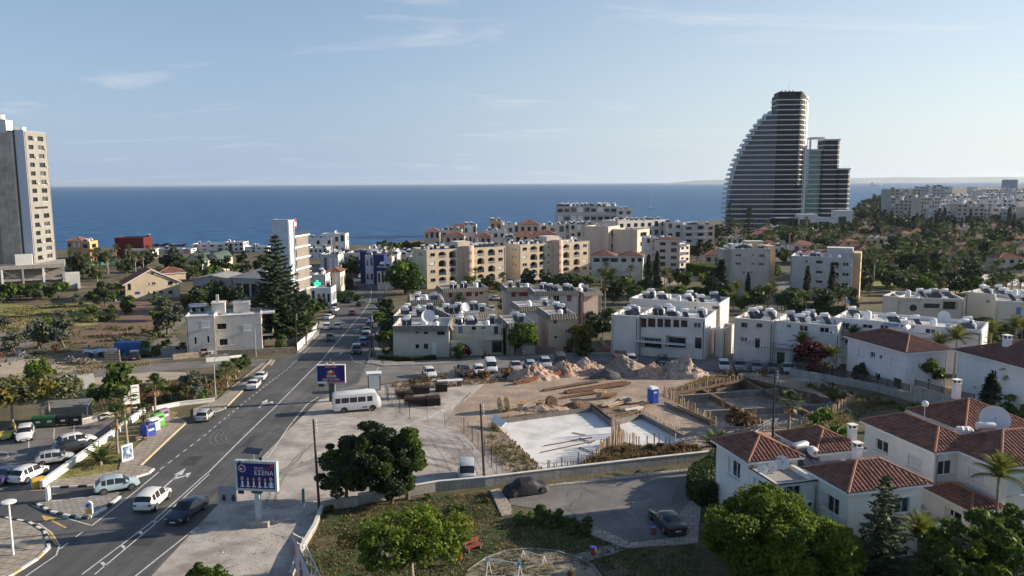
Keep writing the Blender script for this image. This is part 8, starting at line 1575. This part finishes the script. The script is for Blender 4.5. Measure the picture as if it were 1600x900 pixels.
for k,px,py,s,h,l in(('fan',184,709,.95,1,'nearer fan palm on the grass verge'),('fan',199,697,1.05,1.15,'taller fan palm behind the nearer one on the verge'),('fan',243,652,.95,1,'fan palm beside the white notice boards'),('fan',224,662,.7,.5,'short fan palm by the recycling bins'),('tuft',157,727,1.6,1,'young palm tuft on the grass verge'),('queen',1553,850,1.0,1.25,'palm with arching fronds before the cream villa'),('queen',1432,905,.95,.75,'drooping palm between the two near villas'),('queen',1446,935,.8,.5,'low drooping palm below the terrace wall'),('queen',1580,640,1.15,.95,'big feather palm before the blank white house'),('date',1117,735,.85,.8,'dark palm at the left corner of the near villa'),('fan_tall',1232,672,.95,.55,'fan palm standing in the foundation site'),('queen',1018,545,1.1,.7,'yellow green palm before the brown bay flats'),('queen',1250,575,1.0,.9,'palm beside the purple bougainvillea'),('queen',1330,570,1.0,1.1,'palm at the left of the pale shuttered house'),('queen',1296,590,.9,.8,'palm behind the purple bougainvillea'),('queen',1490,590,1.1,1.2,'palm in the grove at the end of the white flats'),('queen',1462,588,1.0,1.1,'left palm of the grove at the end of the white flats'),('queen',1520,580,1.1,1.0,'right palm of the grove at the end of the white flats'),('queen',1545,565,1.1,1.0,'palm over the white wall at the right'),('queen',1585,555,1.1,1.0,'palm at the right frame edge above the white wall'),('date',479,540,1.15,1.0,'date palm right of the tall Norfolk pine'),('date',304,455,1.35,1.3,'date palm right of the cream gable house'),('fan',355,604,1.0,.5,'short palm behind the curved street lamp'),('fan',368,592,.9,.5,'short palm right of another by the street lamp'),('fan',716,500,1.2,.9,'palm before the pinkish red shuttered row'),('fan',727,498,1.2,1.1,'taller palm before the pinkish red shuttered row'),('fan',790,490,1.2,1.0,'palm between the tank covered roofs'),('fan_far',786,468,1.0,1.0,'palm before the right beige block'),('fan_tall',945,482,1.0,1.1,'slender palm right of the pink gabled house'),('fan_tall',1550,480,1.15,1.0,'tall palm right of the lettered house'),('fan_tall',1566,495,1.05,.9,'palm before the pale row of flats'),('queen',1184,475,1.4,.5,'sunlit yellow palm behind the cream flats')):palm(k,gp(px,py),s,l,None,h)
p=at_depth(612,400,320)
for x,y_,s in((600,330,1.35),(611,318,1.5)):q=at_depth(x,420,y_);palm('fan_far',q.xy,s,'palm above the big clipped round tree' if x>605 else 'palm left of another above the round tree',None,1.1)
PT='fan_far fan_far_b date_far queen_far'.split()
def inside(q,P):
 r=False
 for i in range(len(P)):
  (x1,y1),(x2,y2)=P[i],P[i-1]
  if(y1>q[1])!=(y2>q[1])and q[0]<(x2-x1)*(q[1]-y1)/(y2-y1)+x1:r=not r
 return r
def scatter(poly,n,kinds,s0,s1,label,group,seed):
 r_=random.Random(seed);xs,ys=zip(*poly);c=0
 while c<n:
  q=(r_.uniform(min(xs),max(xs)),r_.uniform(min(ys),max(ys)))
  if not inside(q,poly):continue
  c+=1;k=r_.choice(kinds);s=r_.uniform(s0,s1)
  if k in PALM:palm(k,gp(*q),s,('tall ' if s>(s0+s1)/2 else 'short ')+dict(fan_far='shaggy fan palm',fan_far_b='fan palm',date_far='date palm',queen_far='yellowish feather palm')[k]+' in the '+label,'palms in the '+group,r_.uniform(.6,1.1))
  elif k=='cypress_far':T(k,*q,s*.9,'dark cypress in the '+label,'cypresses in the '+group)
  else:T(k,*q,s,('large ' if s>(s0+s1)/2 else 'small ')+dict(bush='green bush',dry_bush='dry brown bush',far_tree='dark tree',far_green='olive green tree',olive='grey olive tree')[k]+' in the '+label,'trees in the '+group)
FT,FG='far_tree','far_green'
scatter([(1335,352),(1345,335),(1400,342),(1500,352),(1600,348),(1600,372),(1460,374),(1335,366)],100,(FT,FT,FG,'cypress_far'),1.0,1.8,'dark pine belt below the far town','pine belt',1)
scatter([(1090,372),(1330,356),(1600,374),(1600,432),(1500,436),(1345,440),(1345,392),(1220,382),(1090,400)],230,(FT,FG,FG,'fan_far','fan_far_b','date_far'),1.0,1.7,'villa estate','villa estate',2)
scatter([(1338,336),(1350,320),(1392,306),(1440,312),(1440,340),(1345,345)],75,(FT,FT,FG),1.5,2.3,'wooded headland left of the far town','wooded headland',23)
scatter([(1080,400),(1345,400),(1345,440),(1240,445),(1130,430),(1080,420)],45,(FG,FT,'fan_far_b'),.9,1.4,'gardens between the grey blocks and the estate','gardens behind the grey blocks',24)
scatter([(690,440),(800,450),(930,445),(930,458),(690,456)],26,(FG,FT,'fan_far_b','bush'),.7,1.1,'court below the beige blocks','court below the beige blocks',25)
scatter([(1190,352),(1338,352),(1345,395),(1205,392)],60,(FG,FT,'fan_far'),.9,1.5,'gardens at the foot of the glass towers','gardens at the foot of the towers',26)
scatter([(0,505),(120,500),(290,520),(290,556),(230,560),(120,545),(0,560)],20,('bush','olive','dry_bush'),.6,1.2,'dry lots on the left','dry lots on the left',27)
scatter([(100,470),(290,470),(290,500),(170,510),(100,500)],16,('bush',FG,'olive'),.6,1.0,'field edge by the cream gable house','field edge by the gable house',28)
scatter([(922,436),(1000,430),(1080,445),(1140,452),(1140,476),(1060,482),(960,480),(925,462)],46,('fan_far_b','queen_far',FG,FG,FT),.8,1.25,'garden behind the white flats','garden behind the flats',3)
scatter([(1140,466),(1240,470),(1345,470),(1380,480),(1340,496),(1140,488)],40,('fan_far_b','fan_far_b','queen_far',FG,FT),.75,1.1,'garden below the grey blocks','garden below the grey blocks',4)
scatter([(1340,440),(1500,444),(1600,452),(1600,466),(1400,462),(1345,474)],34,(FG,FT,'fan_far_b','date_far'),.8,1.3,'resort garden','resort garden',5)
scatter([(100,412),(180,408),(240,410),(240,430),(150,440),(100,430)],30,(FT,FG,'fan_far','fan_far'),.9,1.35,'palm lot by the high rise','palm lot',6)
scatter([(240,420),(420,412),(420,430),(300,440),(240,436)],26,(FT,FG),.9,1.3,'belt behind the hangars','belt behind the hangars',7)
scatter([(290,466),(420,462),(415,486),(300,492)],22,(FG,FT,'bush'),.7,1.1,'garden behind the grey block','garden behind the grey block',8)
scatter([(-20,462),(100,456),(112,466),(60,474),(-20,476)],18,(FG,'olive'),.8,1.3,'olive thicket below the podium','olive thicket',9)
scatter([(592,392),(680,386),(690,394),(600,402)],16,(FT,FG),.8,1.2,'shore hedge','shore hedge',10)
scatter([(1500,500),(1600,490),(1600,560),(1520,556)],20,('queen_far',FG,'bush'),.8,1.2,'garden at the right edge','garden at the right edge',11)
scatter([(590,486),(612,476),(622,520),(612,552),(592,552)],22,(FG,'bush',FT),.55,.85,'strip between road and long roof','strip beside the road',12)
scatter([(484,470),(515,462),(520,478),(495,500),(480,500)],12,(FT,'bush',FG),.6,.9,'corner left of the parked cars','corner left of the parked cars',13)
scatter([(700,480),(800,480),(800,496),(770,500),(700,496)],9,(FG,'queen_far'),.6,.9,'yard of the tank covered houses','yard of the tank covered houses',14)
scatter([(915,500),(955,500),(955,535),(925,530)],10,(FG,FT,'bush'),.6,.9,'shade beside the curved drive','shade beside the drive',15)
scatter([(150,606),(260,598),(360,585),(330,626),(230,638),(130,645)],30,('bush','dry_bush','dry_bush'),.6,1.3,'dry scrub above the car park','dry scrub',16)
scatter([(620,600),(700,590),(800,584),(800,590),(700,600),(625,606)],10,('dry_bush',),.8,1.1,'row along the side road fence','round dry bushes',17)
scatter([(905,728),(960,700),(1080,697),(1105,712),(960,732)],20,('dry_bush',),.4,.75,'weeds below the white slab','weeds below the slab',18)
scatter([(1250,600),(1330,620),(1420,640),(1345,645)],12,('dry_bush','bush'),.5,.9,'weeds beside the pit','weeds beside the pit',19)
scatter([(1110,575),(1240,582),(1240,590),(1110,590)],12,('dry_bush',),.5,.8,'strip before the parked cars','strip before the parked cars',20)
for k,(pts,w,h,l,m)in enumerate((([(993,553),(1091,553)],1.2,2.1,'clipped dark hedge before the white flats with brown bays','hedge'),([(1210,556),(1227,557)],1.5,2.0,'box shaped hedge beside the blue railed stair','hedge'),([(1120,744),(1092,760),(1088,776),(1106,792)],1.8,2.0,'rounded bright hedge between cul-de-sac and villa','hedge'),([(592,562),(640,565),(680,562)],.8,.8,'low hedge at the foot of the corner house','hedge'),([(1078,428),(1132,438)],4,4.5,'tall sunlit hedge left of the grey beige block','bright'),([(516,452),(548,450)],7,3.6,'square clipped hedge beside the sea road','hedge'),([(522,472),(548,470)],5,3.0,'lower clipped hedge beside the sea road','hedge'),([(1330,492),(1230,490)],1.5,2.2,'dark hedge behind the long white flats','hedge'),([(1445,770),(1462,790)],1.5,1.4,'rounded hedge under the porch roof of the cream villa','hedge'))):hedge('hedge',pts,w,h,l,m,dens=70 if k<4 or k==8 else 22,size=.16 if k<4 or k==8 else .4)
scatter([(790,810),(830,802),(865,808),(925,826),(920,838),(800,822)],16,('bush',),.45,.7,'oleander row along the cul-de-sac','oleander row',21)
scatter([(508,800),(700,775),(760,770),(780,800)],8,('bush','dry_bush'),.3,.5,'brown lawn edge by the boundary wall','brown lawn edge',22)
tufts('grass',[(470,900),(507,800),(760,768),(784,810),(860,810),(980,858),(1088,848),(1100,900)],5200,.16,('olive','hedge','straw'),seed=1,clump=420,blades=6,wid=.035);tufts('grass',[(80,750),(228,653),(262,645),(276,648),(240,688),(190,735),(140,744)],1300,.14,('olive','straw'),seed=2,clump=90,wid=.035)
tufts('dry_grass',[(120,645),(215,604),(380,582),(330,626),(236,640)],2600,.55,('straw','dry','olive'),seed=3,clump=150);tufts('dry_grass',[(905,728),(958,698),(1086,697),(1100,714),(880,742)],1600,.5,('straw','rust','olive'),seed=4,clump=80);tufts('dry_grass',[(1255,600),(1424,632),(1345,650),(1260,690),(1180,690),(1330,640)],2600,.4,('straw','olive'),seed=5,clump=200);tufts('dry_grass',[(770,660),(850,740),(800,752),(760,700)],500,.35,('straw','olive'),seed=6,clump=30);tufts('dry_grass',[(1100,590),(1170,590),(1040,614),(1080,600)],500,.5,('straw','rust'),seed=7);tufts('grass',[(0,482),(150,472),(170,500),(60,512),(0,512)],2200,.5,('straw','yellow','olive'),seed=8,clump=160,wid=.09);tufts('dry_grass',[(610,598),(800,588),(800,596),(700,606),(620,612)],500,.4,('straw','rust'),seed=9)
tufts('dry_grass',[(0,512),(150,508),(280,512),(285,540),(120,546),(0,575)],1600,.5,('straw','olive','hedge'),seed=11,clump=120,wid=.08);tufts('dry_grass',[(250,566),(60,578),(0,590),(0,600),(150,586)],500,.4,('straw','olive'),seed=12,clump=50,wid=.06);tufts('leaves',[(270,900),(500,780),(500,900)],260,.05,('straw','dead'),seed=10,blades=2,wid=.05)
mb=MB()
for k in range(900):
 q=gp(rnd.uniform(240,1110),rnd.uniform(600,890));s=rnd.uniform(.02,.11)
 if q.x<-26 or(q.x>-14 and q.y<76):continue
 if any(abs(q.x-c.x)<14 and abs(q.y-c.y)<9 for c in(gp(930,685),gp(1180,630))):continue
 v=[(q.x+rnd.uniform(-s,s),q.y+rnd.uniform(-s,s),.012+rnd.uniform(-.3,.8)*s)for _ in range(5)];mb.mesh(v,[(0,1,2),(0,2,3),(0,3,4),(1,4,2),(2,4,3)],(concrete,sand,concrete_dark,soil,white_pl)[k%5 if k%25 else 4])
mb.build('gravel_stones',kind='stuff')
#  cars further off
SC_='parked along the right kerb of the main road'
for k,px,py,c,l in(('suv',557,552,'black','black off-roader parked nearest on the right of the main road'),('hatch',567,539,'blue','dark blue car parked second from the corner on the right kerb'),('hatch',571,529,'darkgrey','dark grey car parked third from the corner on the right kerb'),('sedan',573,521,'silver','silver car parked fourth from the corner on the right kerb'),('hatch',577,512,'black','black car parked fifth from the corner on the right kerb'),('sedan',581,503,'white','white car parked sixth from the corner on the right kerb'),('hatch',586,494,'darkgrey','dark car parked seventh from the corner on the right kerb'),('suv',592,483,'white','white car parked at the bend of the right kerb'),('sedan',598,474,'navy','navy car parked past the bend')):car(k,px,py,px-4,py+12,c,l,False)
for px,py,tx,ty,k,c,l in((515,532,508,545,'sedan','black','black car driving towards us on the main road'),(550,492,545,500,'hatch','red','red car driving on the main road'),(564,478,575,474,'suv','black','black car turning at the bend of the main road'),(511,514,519,500,'suv','white','white car waiting in the left lane by the pine'),(528,513,535,500,'hatch','white','white hatchback beside the waiting car'),(514,499,528,494,'sedan','white','white car parked at an angle on the left, lowest of the rank'),(519,493,533,488,'hatch','black','black car parked at an angle in the left rank'),(523,487,537,482,'sedan','white','white saloon parked at an angle in the left rank'),(528,481,542,477,'suv','darkgrey','dark car parked at the top of the left rank'),(545,473,552,466,'suv','black','black car at the mouth of the pharmacy lot'),(551,470,556,462,'hatch','red','red car behind the black one at the pharmacy lot'),(552,462,556,452,'hatch','silver','silver car beside the clipped hedge'),(556,450,558,442,'sedan','red','red car below the clipped hedge'),(563,434,566,442,'hatch','white','white car coming down the bend by the blue shop'),(578,434,572,428,'sedan','silver','silver car topmost of the row by the blue shop'),(585,439,579,433,'sedan','white','white car in the row by the blue shop'),(592,445,586,439,'suv','darkgrey','dark car in the row by the blue shop'),(598,451,592,445,'hatch','silver','silver car lowest of the row by the blue shop'),(566,428,560,422,'suv','black','black car on the bend above the blue shop row'),(548,423,543,418,'sedan','white','white car at the far end of the sea road'),(556,427,550,422,'hatch','silver','silver car second from the far end of the sea road')):car(k,px,py,tx,ty,c,l,False)
for px,py,k,c,l,a in((671,588,'hatch','white','white hatchback parked leftmost on the side road verge',(14,12)),(724,586,'pickup','darkgrey','dark grey pickup parked between the round bushes',(14,9)),(748,584,'hatch','white','white hatchback parked left of the white van',(6,13)),(767,580,'van','white','white van on the side road verge',(5,12)),(806,578,'sedan','silver','silver saloon parked right of the white van',(9,12)),(829,577,'hatch','ltblue','pale blue car behind the left rubble heap',(9,12)),(852,574,'suv','silver','silver off-roader behind the pink heaps',(9,12)),(876,571,'van','darkgrey','dark van behind the pink heaps',(6,12)),(966,568,'hatch','red','red car peeping over the soil heaps',(3,12)),(986,569,'suv','silver','silver car peeping over the soil heaps',(3,12)),(1036,571,'suv','black','black off-roader behind the rock heap',(8,10)),(1131,578,'suv','silver','silver car at the left of the five beside the pit',(5,12)),(1156,578,'suv','grey','grey car second of the five beside the pit',(4,12)),(1182,579,'hatch','grey','grey car in the middle of the five beside the pit',(3,12)),(1206,581,'suv','black','black car fourth of the five beside the pit',(4,12)),(1231,581,'sedan','silver','silver saloon at the right of the five beside the pit',(7,12)),(887,549,'hatch','black','black car under the orange tree',(6,8)),(768,487,'suv','white','white car in the yard of the red shuttered row',(4,10)),(775,469,'sedan','white','white car below the right beige block',(12,1)),(1162,547,'sedan','white','covered white car in the yard of the cream flats',(10,2))):car(k,px,py,px+a[0],py+a[1],c,l,False)
p=gp(758,561);me=bpy.data.meshes.new('person');V=[(0,0,.95),(0,.04,1.2),(0,.1,1.42),(0,.12,1.55),(0,.14,1.7),(.12,.05,.93),(.18,.35,.72),(.16,.25,.32),(.16,.38,.28),(-.12,.05,.93),(-.18,.35,.72),(-.16,.25,.32),(-.16,.38,.28),(.2,.08,1.4),(.28,.25,1.18),(.22,.48,1.1),(-.2,.08,1.4),(-.28,.25,1.18),(-.22,.48,1.1)]
me.from_pydata(V,[(0,1),(1,2),(2,3),(3,4),(0,5),(5,6),(6,7),(7,8),(0,9),(9,10),(10,11),(11,12),(2,13),(13,14),(14,15),(2,16),(16,17),(17,18)],[]);o=ob('person',me,None,(p.x,p.y,G(p.y)+.03),rad(-70));me.materials.append(M('orange_shirt',(.45,.13,.05),var=.2));sk=o.modifiers.new('skin','SKIN')
for v,r in zip(me.skin_vertices[0].data,(.15,.16,.15,.06,.11,.09,.08,.05,.05,.09,.08,.05,.05,.07,.05,.04,.07,.05,.04)):v.radius=(r,r)
me.skin_vertices[0].data[0].use_root=True;o.modifiers.new('sub','SUBSURF').levels=1;tag(o,'person in an orange shirt riding a scooter on the pavement by the white van','person')
t=thing('scooter','small dark scooter ridden along the pavement by the white van','scooter',(p.x,p.y,G(p.y)+.03),rad(-70));MB().box(-.14,-.35,.55,.14,.3,.8,black_m).box(-.12,.25,.2,.12,.5,.28,black_m).bar((0,.45,.3),(0,.6,1.05),.06,.06,black_m).bar((-.28,.55,1.05),(.28,.55,1.05),.04,.04,black_m).build('body',t)
for y in(-.45,.62):MB().cyl((-.05,y,.25),(.05,y,.25),.25,12,tyre_m).build('wheel',t)
#  the air
hz_m=bpy.data.materials.new('haze_air');hz_m.use_nodes=True;nt=hz_m.node_tree;nt.nodes.remove(nt.nodes['Principled BSDF']);v=nt.nodes.new('ShaderNodeVolumePrincipled');v.inputs['Density'].default_value=3.4e-5;v.inputs['Color'].default_value=(.72,.85,1,1);v.inputs['Anisotropy'].default_value=.3;nt.links.new(v.outputs[0],nt.nodes['Material Output'].inputs['Volume'])
MB().box(-43000,-400,-11,43000,43000,125,hz_m).build('haze',kind='stuff')
